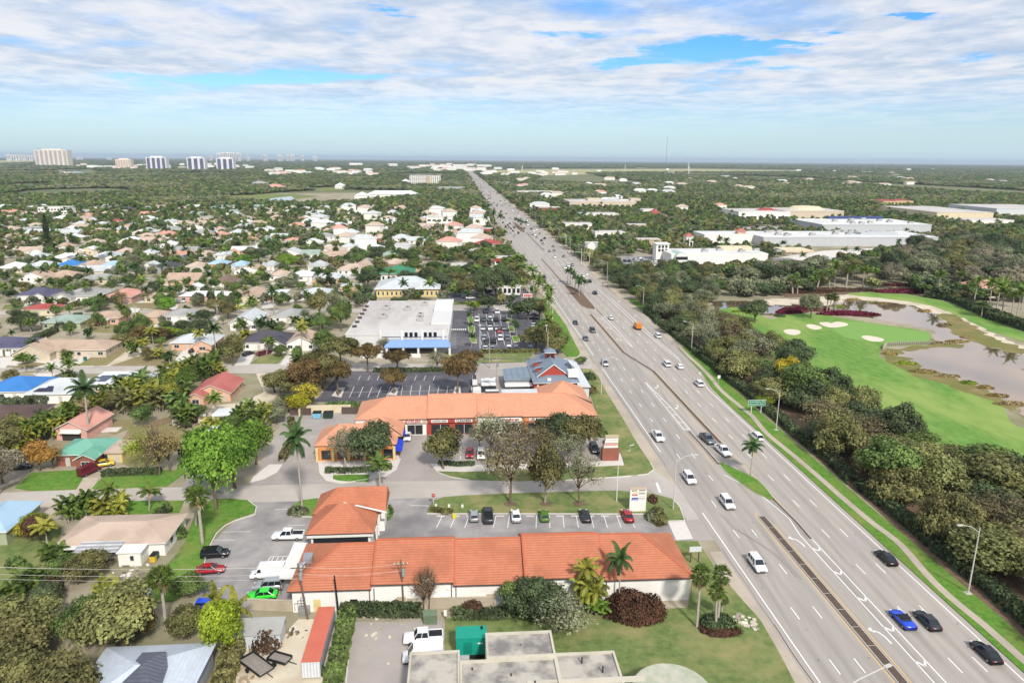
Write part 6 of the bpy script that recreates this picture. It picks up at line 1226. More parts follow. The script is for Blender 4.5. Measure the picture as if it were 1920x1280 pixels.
MB().box(-7.6, -.2, 7.4, 18.5, 0, 3.4).build('annex', WALL['grey'], e); b = MB(); b.poly([(-8, 7, 3.5), (.3, 7, 4.4), (.3, 19, 4.4), (-8, 19, 3.5)]); b.poly([(-8, 7, 3.4), (.3, 7, 3.4), (.3, 7, 4.4), (-8, 7, 3.5)]); b.build('annex_roof', BG, e)
MB().box(-8, .2, 3.4, 6.8, 2.6, 2.8).build('yard_canopy', TRIM, e)
for i, (x_, y, w_, d_, h_, c_) in enumerate(((-15, 11, 4.6, 2.2, 2.2, 'b4bcc8'), (-15, 6.5, 4.6, 3, 2, '30343c'), (-17.5, 12, 1.4, 4.5, 2.4, 'dcdcda'), (-18, 4.5, 2, 2, 2.2, 'd6d6d4'), (-13.5, 16, 1.6, 1, 1.2, '3c3e40'), (-11.2, 16, 1.4, 1, 1.3, '3c3e40'), (-17.6, 1.4, 2.4, 3, 2.4, 'c9cbcc'), (-14, .4, 4, 1.6, 2.3, '55575c'))):
 q = thing('service_unit', P(21.4 + x_, 199.5 + y), TH, '%s equipment box in the restaurant service yard' % {'b4bcc8': 'pale blue-grey', '30343c': 'black wide', 'dcdcda': 'tall white', 'd6d6d4': 'square white', '3c3e40': 'small black', 'c9cbcc': 'white louvred', '55575c': 'grey low'}[c_], 'equipment'); MB().box(0, w_, 0, d_, .1, h_).build('casing', mat('eq_' + c_, c_, .6, .1, 2), q); MB().box(.1, w_ - .1, .1, d_ - .1, h_, h_ + .15).build('lid', TRIM if c_[0] != 'd' else FASC, q)
OPEN.append([(P(*q).x, P(*q).y) for q in ((2, 199), (40, 199), (40, 228), (2, 228))])
# --- bottom flat roof building and its yard
FLAT = mat('stained_roof', 'b3aca0', .9, .06, .6, detail=9, big=(.28, '77736f', .95), sharp=.3); PAR = mat('parapet_stained', 'c2bbab', .9, .06, .6, detail=6, big=(.3, 'a59d8c', .6))
e = thing('flat_roof_building', P(-7, 70), TH, 'low building of stepped flat roofs with water-stained parapets at the bottom edge', 'building')
for nm, x0, x1, y0, y1, h in (('roof_block', 0, 6.6, -5, 13.2, 4.6), ('roof_block', 10.1, 19.2, 10.9, 16.0, 5.0), ('roof_block', 6.6, 19.2, -5, 10.9, 4.75), ('roof_block', 19.2, 27.3, -5, 12.4, 4.1)):
 MB().box(x0 + .003, x1 - .003, y0 + .003, y1 - .003, 0, h - .4).build(nm, WALL['white'], e); MB().box(x0 + .25, x1 - .25, y0 + .25, y1 - .25, h - .4, h - .3).build('roof_deck', FLAT, e)
 b = MB()
 for a in ((x0, x1, y0, y0 + .3), (x0, x1, y1 - .3, y1), (x0, x0 + .3, y0 + .3, y1 - .3), (x1 - .3, x1, y0 + .3, y1 - .3)): b.box(a[0] + .004, a[1] - .004, a[2] + .004, a[3] - .004, h - .42, h)
 b.build('parapet', PAR, e)
MB().box(15, 30, 6.4, 6.9, 4.0, 4.5).build('cross_parapet', PAR, e)
for x_, y in ((14.8, 13.6), (13.1, 8), (22.6, 10.5), (25, 8.6), (8.2, 9.4), (16, 6.5)): MB().tube([(x_, y, 3.6), (x_, y, 4.75)], .12, 6).build('roof_pipe', FASC, e)
b = MB(); c_ = at(1255, 1275, 3.4); cl_ = P(-7, 70); cc = Vector(((c_.x - cl_.x) * CT + (c_.y - cl_.y) * ST, (c_.y - cl_.y) * CT - (c_.x - cl_.x) * ST));
b.tube([(cc.x, cc.y - 1.5, 0), (cc.x, cc.y - 1.5, 3.0), (cc.x, cc.y - 1.5, 3.3)], [5.0, 5.2, 4.9], 28); b.build('round_roof', mat('pale_green_roof', 'a3a892', .9, .08, .6, big=(.5, 'bdb7a8', .8)), e)
OPEN.append([(P(*q).x, P(*q).y) for q in ((-8, 60), (30, 60), (30, 87), (-8, 87))])
e = thing('generator', P(-.9, 86.9), TH, 'teal green generator housing on a black base beside the flat roof', 'generator'); TEAL = mat('teal_paint', '17907a', .5, .1, 1)
MB().box(0, 4.1, 0, 2.6, .9, 3.5).build('housing', TEAL, e); MB().box(-.06, 4.3, -.06, 2.66, 3.5, 3.62).build('housing_top', TEAL, e); MB().box(.1, 4.0, .1, 2.5, .1, .9).build('base', PLAST, e); MB().box(1.0, 2.2, -.04, -.005, 1.1, 2.9).build('door', mat('teal_dark', '127a68', .5), e); MB().box(3.0, 3.7, -.04, -.005, 2.6, 2.8).build('plate', SIGNW, e); MB().tube([(3.6, 1.9, 3.6), (3.6, 1.9, 4.0)], .16, 8).build('exhaust', PLAST, e)
e = thing('condenser', P(-.4, 84.7), TH, 'pale grey condenser cabinet in front of the teal generator', 'air conditioner'); MB().box(0, 1.3, 0, .9, 0, 1.9).build('cabinet', mat('unit_grey', 'a7a5a2'), e); MB().box(.1, 1.2, -.03, -.005, .3, 1.6).build('grille', FASC, e)
e = thing('electrical_cabinet', at(807, 1165, 0), TH, 'olive green utility cabinet behind the rear car park', 'utility box'); MB().box(-1.0, 1.0, -.7, .7, 0, 1.5).build('cabinet', mat('olive_box', '62735a', .7, .1), e); MB().box(-1.04, 1.04, -.75, .75, 1.5, 1.58).build('lid', mat('olive_box2', '6e7f66', .7), e)
e = thing('marker_post', at(835, 1160, 0), TH, 'short white meter post beside the utility cabinet', 'post'); MB().box(-.22, .22, -.12, .12, .6, 1.5).build('box', SIGNW, e); MB().box(-.05, .05, -.05, .05, 0, .6).build('post', FASC, e)
e = thing('shipping_container', P(-21.55, 84.6), TH, 'long white shipping container with a faded orange-red top', 'container'); corr = striped('corrugated', 'c9ccd0', 'a4a8ae', 3.6, 'y', .5, soft=.5, rough=.6, bump=.7); corx = striped('corrugated_end', 'd2d4d6', 'b2b4b8', 2.4, 'x', .5, soft=.5, rough=.6, bump=.5)
MB().box(0, 2.44, 0, 12.2, .15, 2.6).build('side_panels', corr, e); MB().box(-.03, 2.47, -.03, 12.23, 2.6, 2.68).build('top_panel', mat('container_top', 'c26a55', .75, .1, .8, big=(.4, 'b5604e', .6)), e);
for a in (.06, 1.25): b = MB(); b.box(a, a + 1.13, -.06, -.005, .25, 2.5); g = b.build('end_door', corx, e); [MB().tube([(a + q, -.1, .3), (a + q, -.1, 2.45)], .03, 5).build('lock_bar', TRIM, g) for q in (.3, .8)]
e = thing('shed', P(-32, 91.4), TH, 'white block shed with a grey felt roof in the sandy yard', 'shed'); MB().box(0, 6, 0, 3.0, 0, 2.3).build('wall', WALL['lightgrey'], e); b = MB(); b.poly([(-.2, -.2, 2.3), (6.2, -.2, 2.3), (6.2, 3.2, 2.85), (-.2, 3.2, 2.85)]); b.poly([(-.2, -.2, 2.15), (6.2, -.2, 2.15), (6.2, -.2, 2.3), (-.2, -.2, 2.3)]); b.build('roof', mat('felt', 'a1a09a', .9, .06), e); window(e, 3.7, 0, 1.3, .6, .5); MB().box(2.8, 3.4, -.06, -.01, .2, .8).build('hatch', DARK, e); b = MB(); b.poly([(6.0, 0, 2.3), (6.0, 3.0, 2.3), (6.0, 3.0, 2.83)]); b.build('gable', WALL['lightgrey'], e)
def trailer(px, py, L_, W_, deg, label, ramps):
 e = thing('trailer', at(px, py, 0), R(deg), label, 'trailer'); MB().box(0, L_, -W_ / 2, W_ / 2, .55, .65).build('deck', mat('deck_boards', '8a827a', .9, .15, 2), e); b = MB()
 for y in (-W_ / 2, W_ / 2): b.box(0, L_, y - .05, y + .05, .6, .95)
 b.box(-.05, .05, -W_ / 2, W_ / 2, .6, .95); b.box(L_ - .05, L_ + .05, -W_ / 2, W_ / 2, .6, .7); b.build('side_rail', PLAST, e); MB().tube([(L_, 0, .55), (L_ + 1.3, 0, .5)], .06, 5).build('drawbar', PLAST, e)
 for y in (-W_ / 2 - .15, W_ / 2 + .15): MB().tube([(L_ * .45, y - .1, .35), (L_ * .45, y + .1, .35)], .35, 12).build('wheel', TYRE, e)
 if ramps:
  for y in (-W_ / 2 + .3, W_ / 2 - .3):
   b = MB(); b.tube([(0, y - .25, .65), (-.1, y - .25, 2.1)], .04, 4); b.tube([(0, y + .25, .65), (-.1, y + .25, 2.1)], .04, 4)
   for q in range(5): b.tube([(-.02 * q, y - .25, .8 + .3 * q), (-.02 * q, y + .25, .8 + .3 * q)], .03, 4)
   b.build('ramp', PLAST, e)
trailer(462, 1238, 5, 2.3, -38, 'black flatbed trailer with two raised ramps in the sandy yard', True); trailer(508, 1236, 3, 1.7, -20, 'small black cage trailer beside the flatbed', False)
r9 = random.Random(3)
def pile(px, py, n, rad, cols, label, cat='debris', name='debris_pile', size=.35):
 w = at(px, py); b = MB(); ms = [mat('deb_' + c, c, .9, .15, 3) for c in cols]
 for k in range(n):
  p = Vector((r9.gauss(0, rad), r9.gauss(0, rad * .7), 0)); s = size * r9.uniform(.4, 1.3); h = s * r9.uniform(.2, .8); a = r9.uniform(0, 3.1); i = len(b.v); ca, sa = math.cos(a), math.sin(a); l_ = s * r9.uniform(1, 3)
  for z in (0, h):
   for dx, dy in ((-l_, -s), (l_, -s * .8), (l_ * .8, s), (-l_, s * .9)): b.v.append((p.x + (dx * ca - dy * sa) / 2, p.y + (dx * sa + dy * ca) / 2, z))
  for f in ((4, 5, 6, 7), (0, 1, 5, 4), (1, 2, 6, 5), (2, 3, 7, 6), (3, 0, 4, 7)): b.f.append(tuple(i + q for q in f)); b.m.append(k % len(ms)); b.t.append(.5)
 o = b.build(name, ms); o.location = w; return tag(o, label, cat, kind='stuff')
pile(552, 1182, 26, .9, ['cfc6b4', '5c5147', '8a7c68'], 'scattered white and brown rubble in the sandy yard'); pile(500, 1218, 22, .8, ['777068', '5a5048'], 'grey scrap heap beside the brown bush'); pile(450, 1275, 20, 1.1, ['c6b79c', '9d8b70'], 'pale broken boards at the yard edge'); pile(617, 1190, 16, .5, ['d8d4cc', 'bdb8ae'], 'white sheeting stacked beside the container'); pile(1395, 1163, 30, 1.3, ['c4b9a6', '9a8d80', 'ddd6c8'], 'broken concrete chunks by the frontage pavement', size=.5)
pile(700, 1165, 60, 4.5, ['c8bfae', 'a99d88'], 'row of rough pale stones behind the rear lot', size=.3); pile(385, 800, 1, .1, ['d8d4cc'], 'white item', size=.2) if False else None
for k, x_ in enumerate((331, 354, 380, 402)):    # adirondack style chairs, oversized white ones on the lawn
 w = at(x_, 792); q = thing('garden_chair', w, TH + math.pi, 'tall white slatted garden chair before the plank fence', 'chair', 'white garden chairs'); MB().box(-.7, .7, -.6, .5, .6, .75).build('seat', SIGNW, q); b = MB();
 for j in range(4): b.box(-.7 + j * .37, -.42 + j * .37, -.75, -.62, .6, 2.2)
 b.build('backrest', SIGNW, q)
 for sg in (-1, 1): MB().box(sg * .75 - .12, sg * .75 + .12, -.6, .6, .95, 1.05).build('armrest', SIGNW, q); MB().box(sg * .75 - .08, sg * .75 + .08, .4, .55, 0, .95).build('leg', SIGNW, q)
pile(350, 795, 26, 2.0, ['dedad2', '8e3a34', '6a6258'], 'clutter of white and red items around the garden chairs', size=.4)
# --- signs
e = thing('monument_sign', P(33.4, 128.9), TH, 'tall cream shop directory sign with coloured name rows beside the side street', 'sign'); MB().box(0, 3.3, -.25, .25, 0, 4.9).build('panel', SIGNW, e); MB().box(-.1, 3.4, -.32, .32, 4.9, 5.05).build('cap', WALL['tan'], e)
for x0, w_, y, h, m in ((.3, 1.1, 4.55, .16, INK), (1.75, 1.3, 4.55, .16, INK), (.35, 2.5, 4.2, .1, WALL['yellow']), (.35, 1.2, 3.9, .14, WALL['orange']), (1.75, 1.3, 3.9, .14, INK), (.4, 1.1, 3.55, .18, REDI), (1.75, 1.3, 3.3, .08, WALL['tan'])): MB().box(x0, x0 + w_, -.29, -.251, y, y + h).build('name_row', m, e)
g = MB().box(.35, 1.65, -.3, -.251, 2.5, 3.1).build('blue_panel', BLUEI, e); MB().box(.45, 1.55, -.32, -.301, 2.6, 2.75).build('name_row', SIGNW, e); MB().box(1.75, 3.0, -.29, -.251, 2.9, 2.96).build('name_row', INK, e); MB().box(1.75, 3.0, -.29, -.251, 2.65, 2.71).build('name_row', WALL['grey'], e)
e = thing('pylon_sign', at(1129, 864), TH, 'shop pylon sign with white panels on a brick-red base', 'sign'); MB().box(0, 3.9, 0, 1.5, 0, 3.1).build('brick_base', WALL['brick'], e)
for k in range(4): MB().box(.35 + .12 * k, 3.7, .4, 1.2, 3.1 + k * .62, 3.1 + k * .62 + .5).build('sign_panel', SIGNW if k != 1 else WALL['pink'], e)
MB().box(.6, 3.8, .3, 1.3, 5.6, 6.0).build('cap', WALL['tan'], e)
e = thing('highway_sign', P(80.5, 183.3), TH, 'green guide sign with white lettering on two posts', 'road sign'); GREENS = mat('sign_green', '1d7a5c', .5, .04)
MB().box(-1.1, 3.9, -.05, .05, 2.3, 4.0).build('panel', mat('sign_edge', 'd8ded8', .5), e); MB().box(-1.02, 3.82, -.07, -.052, 2.38, 3.92).build('green_face', GREENS, e)
text(e, 'Immokalee Rd', 4.2, (1.4, -.09, 3.5), UP, SIGNW, h=.42); text(e, 'Bonita Bch Rd 5', 4.2, (1.4, -.09, 2.8), UP, SIGNW, h=.42)
for x_ in (0, 2.8): MB().box(x_ - .08, x_ + .08, .06, .2, 0, 3.9).build('post', TRIM, e)
e = thing('sign_board', P(39.4, 109.5), TH, 'pale grey leasing board on two dark posts beside the pavement', 'sign'); MB().box(0, 2.1, -.04, .04, 2.2, 3.2).build('board', WALL['lightgrey'], e)
for x_ in (.35, 1.75): MB().box(x_ - .08, x_ + .08, .045, .2, 0, 3.2).build('post', mat('dark_post', '4d463f', .9), e)
for px, py, lab in ((1347, 720, 'small square white sign by the winding path'), (1101, 522, 'small white sign below the bus stop')):
 e = thing('road_sign', at(px, py), TH, lab, 'road sign'); MB().box(-.45, .45, -.03, .03, 1.9, 2.9).build('plate', SIGNW, e); MB().box(-.04, .04, .035, .1, 0, 2.8).build('post', WALL['lightgrey'], e)
e = thing('stop_sign', at(813, 947), TH, 'red stop sign at the lot exit by the lawn tip', 'road sign'); b = MB(); b.tube([(0, 0, 2.2), (0, -.04, 2.2)], .42, 8); b.build('plate', REDI, e); MB().box(-.04, .04, .0, .06, 0, 2.3).build('post', WALL['lightgrey'], e); text(e, 'STOP', .6, (0, -.06, 2.2), UP, SIGNW, h=.22)
e = thing('yellow_sign', at(852, 972), TH, 'yellow board at the lawn edge of the lot', 'sign'); MB().box(-.35, .35, -.05, .05, .1, 1.1).build('board', mat('sign_yellow', 'c8c23a', .6), e); MB().box(-.05, .05, .05, .1, 0, 1.0).build('post', FASC, e)
for k, x_ in enumerate((817.5, 842, 867)): e = thing('bollard_light', at(x_, 951 + k * .3), 0, 'small white box light on the lawn corner', 'light', 'white box lights on the lawn corner'); MB().box(-.22, .22, -.15, .15, .15, .7).build('box', SIGNW, e); MB().box(-.05, .05, -.05, .05, 0, .15).build('post', FASC, e)
for px, top, bot, lab in ((1156, 890, 951, 'thin white flagpole on the three-tree lawn'),): e = thing('flagpole', at(px, 940), 0, lab, 'pole'); MB().tube([(0, 0, 0), (0, 0, 7.6)], [.1, .06], 8).build('pole', SIGNW, e); MB().tube([(0, 0, 7.6), (0, 0, 7.75)], .1, 8).build('finial', SIGNW, e)
e = thing('backflow_pipe', at(1181, 846), TH, 'white standpipe on the grass by the highway', 'pipe'); MB().tube([(0, 0, 0), (0, 0, 1.6), (.9, 0, 1.7)], .1, 8).build('pipe', SIGNW, e); MB().tube([(0, 0, .1), (-.6, 0, .1)], .08, 6).build('elbow', SIGNW, e)
e = thing('plaza_sign', at(1108, 478), TH, 'tall grey pylon sign with a pale arched face by the traffic lights', 'sign'); MB().box(-4.6, 4.6, -1, 1, 1, 9.2).build('panel', WALL['grey'], e); b = MB(); b.tube([(0, -1.02, 6.2), (0, -1.1, 6.2)], 3, 20); b.build('arch_face', SIGNW, e); MB().box(-4.9, 4.9, -1.1, 1.1, 9.2, 9.6).build('cap', TRIM, e); MB().box(-4, 4, -.8, .8, 0, 1).build('base', WALL['brick'], e)
e = thing('shop_sign_board', at(989, 578), TH, 'red and white box sign on a post by the oil-change bays', 'sign'); MB().box(-2.2, 2.2, -.2, .2, 5.2, 7.0).build('panel', SIGNW, e); MB().box(-1.9, 1.9, -.24, -.21, 5.5, 6.7).build('red_face', REDI, e); text(e, 'VALVE OIL', 3.4, (0, -.27, 6.1), UP, SIGNW, h=.6); MB().box(-.15, .15, -.1, .1, 0, 5.2).build('post', TRIM, e)
# --- lamps and poles
def lamp(px, py, h, arm, lab, left=True, a=.0):
 w = at(px, py); e = thing('street_lamp', w, TH, lab, 'street lamp', 'highway street lamps'); POLE = mat('pole_metal', 'bdbab2', .6, .06, 1)
 MB().tube([(0, 0, 0), (0, 0, h)], [.13, .08], 8).build('pole', POLE, e); sg = -1 if left else 1; MB().tube([(0, 0, h - .8), (sg * arm * .5, 0, h + .25), (sg * arm, 0, h + .55)], [.07, .06, .05], 6).build('arm', POLE, e); MB().box(min(sg * arm, sg * (arm + .9)), max(sg * arm, sg * (arm + .9)), -.17, .17, h + .48, h + .64).build('luminaire', POLE, e); MB().box(-.5, .5, -.5, .5, 0, .12).build('footing', M['kerb'], e)
lamp(1455, 806, 10.8, 2.9, 'galvanised lamp post beside the green guide sign'); lamp(1262, 955, 11.2, 3.4, 'galvanised lamp post at the side street corner, arm over the highway', False); lamp(1296, 660, 11, 2.8, 'lamp post where the winding path starts'); lamp(1205, 586, 12, 2.8, 'lamp post by the grass strip below the bus stop'); lamp(1138, 530, 12, 3, 'lamp post at the bus stop'); lamp(1815, 1112, 11.8, 3, 'lamp post half hidden in the golf-side trees'); lamp(1127, 740, 11, 2.6, 'lamp post on the verge beside the salmon shop row', False); lamp(1620, 1325, 11.5, 3.6, 'x', True) if False else None
w = P(41.2, 65); e = thing('street_lamp', w, TH + R(19), 'lamp post whose arm crosses the lanes at the bottom edge', 'street lamp', 'highway street lamps');
for o_ in (e,): MB().tube([(0, 0, 0), (0, 0, 11.5)], [.13, .08], 8).build('pole', mat('pole_metal', 'bdbab2'), e); MB().tube([(0, 0, 10.8), (3.5, 0, 11.6), (7.4, 0, 12)], .07, 6).build('arm', mat('pole_metal', 'bdbab2'), e); MB().box(7.3, 8.3, -.18, .18, 11.9, 12.1).build('luminaire', mat('pole_metal', 'bdbab2'), e)
for k in range(7): p = P(84.6, 480 + k * 62); q = pix(p); lamp(q[0], q[1], 12, 3, 'lamp post along the highway beyond the bus stop')
def signal(px, py, h, arm, left, lab):
 e = thing('traffic_signal', at(px, py), TH, lab, 'traffic signal', 'traffic signals at the big crossing'); PM = mat('pole_metal', 'bdbab2'); MB().tube([(0, 0, 0), (0, 0, h)], [.25, .17], 8).build('pole', PM, e); sg = -1 if left else 1; MB().tube([(0, 0, h - 2.2), (sg * arm, 0, h - 1.8)], [.15, .09], 6).build('mast_arm', PM, e)
 for q in (.5, .72, .94): g = MB().box(sg * arm * q - .22, sg * arm * q + .22, -.2, .2, h - 2.9, h - 1.7).build('signal_head', mat('signal_black', '24261f', .6), e)
 MB().box(sg * 2.2 - 1.3, sg * 2.2 + 1.3, -.03, .03, h - 2.7, h - 2.1).build('street_name_plate', GREENS, e)
signal(1090, 494, 10, 10, True, 'signal pole with a green street name plate at the near side of the crossing'); signal(1061, 466, 11, 11, True, 'tall signal pole at the far side of the crossing'); signal(1105, 502, 11, 4, True, 'plain grey pole beside the near traffic signal')
def upole(px, py, h, lab, arms=1, m=None, tr=True, lean=0):
 e = thing('utility_pole', at(px, py), TH, lab, 'utility pole'); PW = m or mat('pole_wood', '6b5d50', .9, .15, 2); MB().tube([(0, 0, 0), (lean, 0, h)], [.17, .11], 8).build('pole', PW, e)
 for k in range(arms): g = MB().box(lean - 1.1, lean + 1.1, -.12, .0, h - .8 - k, h - .66 - k).build('crossarm', PW, e); [MB().tube([(lean + q, -.06, h - .66 - k), (lean + q, -.06, h - .4 - k)], .06, 6).build('insulator', TRIM, g) for q in (-1, -.4, .4, 1)]
 if tr: MB().tube([(lean + .35, -.2, h - 2.6), (lean + .35, -.2, h - 1.5)], .26, 10).build('transformer', mat('transformer_grey', '8e9294', .5), e)
 return e
pile(235, 1075, 24, 1.6, ['d8d4cc', 'b0a698', '77706a'], 'pale paving scraps and planks behind the beige house', size=.4); pile(80, 1112, 14, 1.0, ['d8d4cc', '5a5048'], 'white boards under the garden trees', size=.5)
upole(577, 1160, 9.5, 'wooden utility pole with white insulators at the shed end of the tan wall', 1, None, True, -.9); upole(635, 1152, 6.8, 'dark bare pole rising from the hedge by the container', 0, PLAST, False, -.3); upole(757, 1142, 8.6, 'wooden utility pole against the white wall of the near shop', 1, None, True, -.2); upole(988, 1098, 4.6, 'rusty pole with white antenna arms above the dark tree', 1, mat('rust', '6a3a2c', .8), False)
upole(107, 618, 8, 'weathered pole behind the sage roofed house', 0, mat('grey_wood', 'a19a8e', .9), False); upole(257, 612, 9, 'grey power pole behind the peach house', 1, mat('grey_wood', 'a19a8e', .9), False); upole(410, 620, 11, 'tall pale power pole with a drum beside the white gabled house', 1, mat('grey_wood', 'a19a8e', .9)); upole(672, 490, 12, 'power pole behind the green roofed office', 1, mat('grey_wood', 'a19a8e', .9)); upole(918, 690, 11, 'pale pole before the hedge of the store lot', 0, mat('grey_wood', 'a19a8e', .9), False); upole(931, 745, 12, 'tall double power pole in the restaurant yard', 2, mat('grey_wood', 'a19a8e', .9)); upole(300, 745, 8, 'pole among palms behind the grey flat roof', 0, mat('grey_wood', 'a19a8e', .9), False)
b = MB()
def wire(p, q, sag=1.0, n=10): b.tube([tuple(p.lerp(q, k / n) - Vector((0, 0, sag * 4 * (k / n) * (1 - k / n)))) for k in range(n + 1)], .022, 3, cap=False)
tp = [at(577, 1160) + Vector((-.9, 0, 0)), at(757, 1142), at(988, 1098)]; hs_ = (8.9, 8.0, 4.3); lft = at(-150, 1150)
for dz, dx in ((0, -.9), (0, .9), (-1.2, 0), (-2.0, .2)): wire(lft + Vector((dx, 0, 8.6 + dz)), tp[0] + Vector((dx, 0, 8.9 + dz)), .7)
for dz in (0, -1.2): wire(tp[0] + Vector((0, 0, 8.9 + dz)), tp[1] + Vector((0, 0, 8.0 + dz)), .5)
tag(b.build('power_line', mat('wire', 'b8b0a8', .5)), 'thin overhead power wires running to the utility poles behind the near shop', 'power line')
b = MB()
for pts in ([(800, 963), (1000, 963), (1210, 963.5), (1218, 977.5), (1284, 976), (1275, 951), (1262, 936)], [(1060, 900), (1160, 894), (1214, 889), (1226, 880), (1219, 866)], [(478, 964), (440, 976), (421, 986), (406, 1000), (394, 1022), (381, 1062), (372, 1088)], [(465, 938), (481, 950), (478, 964)], [(820, 885), (845, 894), (880, 900)], [(597, 866), (600, 888), (612, 901), (640, 906), (720, 894), (743, 880), (751, 860)], [(654, 1168), (656, 1200), (648, 1290)], [(545, 968), (586, 969)], [(1063, 671), (1083, 670), (1089, 662)]): band3(b, [at(*p) for p in pts], .18, 0, .14)
for k in range(13): p = at(826 + k * 28, 967.5); b.box(p.x - .8, p.x + .8, p.y - .1, p.y + .1, .01, .16)
tag(b.build('kerb', mat('white_kerb', 'cdc8be', .85, .06, 2)), kind='structure')
e = thing('garden_shed', at(256, 1140), TH, 'tiny white shed with a pale teal side under the trees', 'shed'); MB().box(0, 1.7, 0, 2.2, 0, 2.0).build('wall', mat('pale_teal', '9fc4bd', .8, .05), e); MB().box(-.15, 1.85, -.15, 2.35, 2.0, 2.12).build('roof', TRIM, e)
for px, py, c_, lab in ((292, 1047, '245a45', 'dark green wheeled bin beside the beige house'), (288, 1052, 'c8a83a', 'yellow-lidded small bin by the beige house'), (160, 676, '2f6f70', 'teal crate on the pale drive of the long beige house')): e = thing('wheeled_bin', at(px, py), TH, lab, 'bin'); MB().box(-.45, .45, -.4, .4, .05, 1.2).build('bin', mat('bin_' + c_, c_, .6), e); MB().box(-.5, .5, -.45, .45, 1.2, 1.28).build('lid', PLAST, e)
e = thing('concrete_slab', at(205, 806), TH, 'white concrete slab on the dry yard beside the pink garage', 'slab'); MB().box(-2.6, 2.6, -1.5, 1.5, 0, .2).build('slab', M['white_concrete'], e)
for px, py, h in ((1036, 610, 10), (992, 572, 9), (900, 655, 9), (1024, 655, 9), (1480, 500, 8), (1386, 500, 9), (1380, 470, 9)):
 e = thing('lot_lamp', at(px, py), 0, 'plain white lamp column in a shop car park', 'lamp post', 'lamp columns in the shop car parks'); MB().tube([(0, 0, 0), (0, 0, h)], [.14, .09], 6).build('pole', TRIM, e); MB().box(-.5, .5, -.2, .2, h, h + .2).build('lamp_head', TRIM, e)
e = thing('bus_shelter', at(1135, 538), TH, 'small dark bus shelter on its concrete pad', 'bus shelter'); MB().box(-1.6, 1.6, -.8, .8, 2.4, 2.55).build('roof', PLAST, e)
for a in (-1.5, 1.5): MB().box(a - .06, a + .06, .6, .72, 0, 2.4).build('post', PLAST, e)
MB().box(-1.2, 1.2, .2, .6, .4, .5).build('bench', WALL['brick'], e)
# --- other commercial buildings
def block(name, label, x0, x1, yb, depth, h, wall, roof=None, cat='building', par=.5, s=None, windows=0, wh=1.6, grp=None, rows=1, pil=0):
 t0, s0 = ts(x0, yb); t1, _ = ts(x1, yb); W = t1 - t0; e = thing(name, P(t0, s0), TH, label, cat, grp); MB().box(0, W, 0, depth, 0, h).build('wall', WALL[wall] if isinstance(wall, str) else wall, e)
 MB().box(-.2, W + .2, -.2, depth + .2, h, h + par).build('parapet', WALL[wall] if isinstance(wall, str) else wall, e); MB().box(.3, W - .3, .3, depth - .3, h + par, h + par + .03).build('roof', roof or MEMB, e)
 for rw in range(rows):
  for k in range(windows): b = MB(); cx_ = (k + .5) * W / windows; b.box(cx_ - W / windows * .32, cx_ + W / windows * .32, -.08, -.01, 1 + rw * (h / rows), 1 + rw * (h / rows) + wh); b.build('window', DARK, e)
 fr = 34 if cat in ('mall', 'warehouse', 'shopping centre') else 200 if cat == 'hotel' else 10; OPEN.append([(P(*q).x, P(*q).y) for q in ((t0 - 2, s0 - fr), (t1 + 2, s0 - fr), (t1 + 2, s0 + depth + 2), (t0 - 2, s0 + depth + 2))]); return e, W
def hipbuilding(label, x0, x1, yb, depth, h, roof, wall, rise, n=8, name='office_building'):
 t0, s0 = ts(x0, yb); t1, _ = ts(x1, yb); W = t1 - t0; e = thing(name, P(t0, s0), TH, label, 'building'); MB().box(0, W, 0, depth, 0, h).build('wall', WALL[wall], e); b = MB(); roof_hip(b, 0, W, 0, depth, h, rise, ov=1); b.build('roof', [ROOF[roof], TRIM], e)
 for k in range(n): window(e, (k + .5) * W / n, 0, 1.0, W / n * .35, 1.8)
 OPEN.append([(P(*q).x, P(*q).y) for q in ((t0 - 2, s0 - 2), (t1 + 2, s0 - 2), (t1 + 2, s0 + depth + 2), (t0 - 2, s0 + depth + 2))]); return e, W
e, W = hipbuilding('wide cream office under a pale grey metal hip roof', 706, 822, 557, 24, 4.2, 'lightgrey', 'yellow', 4.6, 14)
e, W = hipbuilding('green metal hip roofed office behind the pale grey one', 714, 774, 527, 18, 4.4, 'green', 'white', 3.6, 6)
e, W = block('shop_building', 'tan shop with a red band and white roof among the highway trees', 845, 884, 513, 16, 4, 'tan', cat='shop', windows=3); MB().box(-.3, W + .3, -.4, -.2, 3.4, 4.6).build('red_band', WALL['red'], e)
e, W = block('shop_building', 'red fronted low shop near the highway kerb', 928, 962, 497, 14, 4, 'white', cat='shop', windows=3); MB().box(-.3, W + .3, -.4, -.2, 2.6, 4.5).build('red_band', WALL['red'], e)
e, W = hipbuilding('orange hip roofed restaurant near the highway, white behind', 893, 938, 467, 16, 4, 'red', 'cream', 3, 4);
e, W = block('shop_building', 'shop with a bright red canopy edge beyond the orange hip roof', 896, 925, 439, 14, 4.4, 'red', cat='shop')
e, W = block('office_building', 'white two-storey office west of the highway', 800, 848, 425, 20, 9, 'white', windows=5, rows=2, wh=1.8)
e, W = hipbuilding('cream roofed bank by the far traffic queue', 889, 916, 419, 14, 5, 'white', 'white', 3, 4)
e, W = block('shop_building', 'low white oil-change shop with open bays', 926, 976, 553, 12, 4.2, 'white', cat='shop', windows=6, wh=2.4)
e, W = block('shop_building', 'pink-roofed low shop beside the queueing traffic', 850, 888, 438, 10, 3.6, 'pink', cat='shop')
e, W = block('shop_building', 'pale flat shop block above the far tree line', 740, 770, 470, 14, 4, 'lightgrey', cat='shop')
e, W = block('shop_building', 'low white shop between orange roofs west of the highway', 880, 900, 480, 10, 4, 'lightgrey', cat='shop')
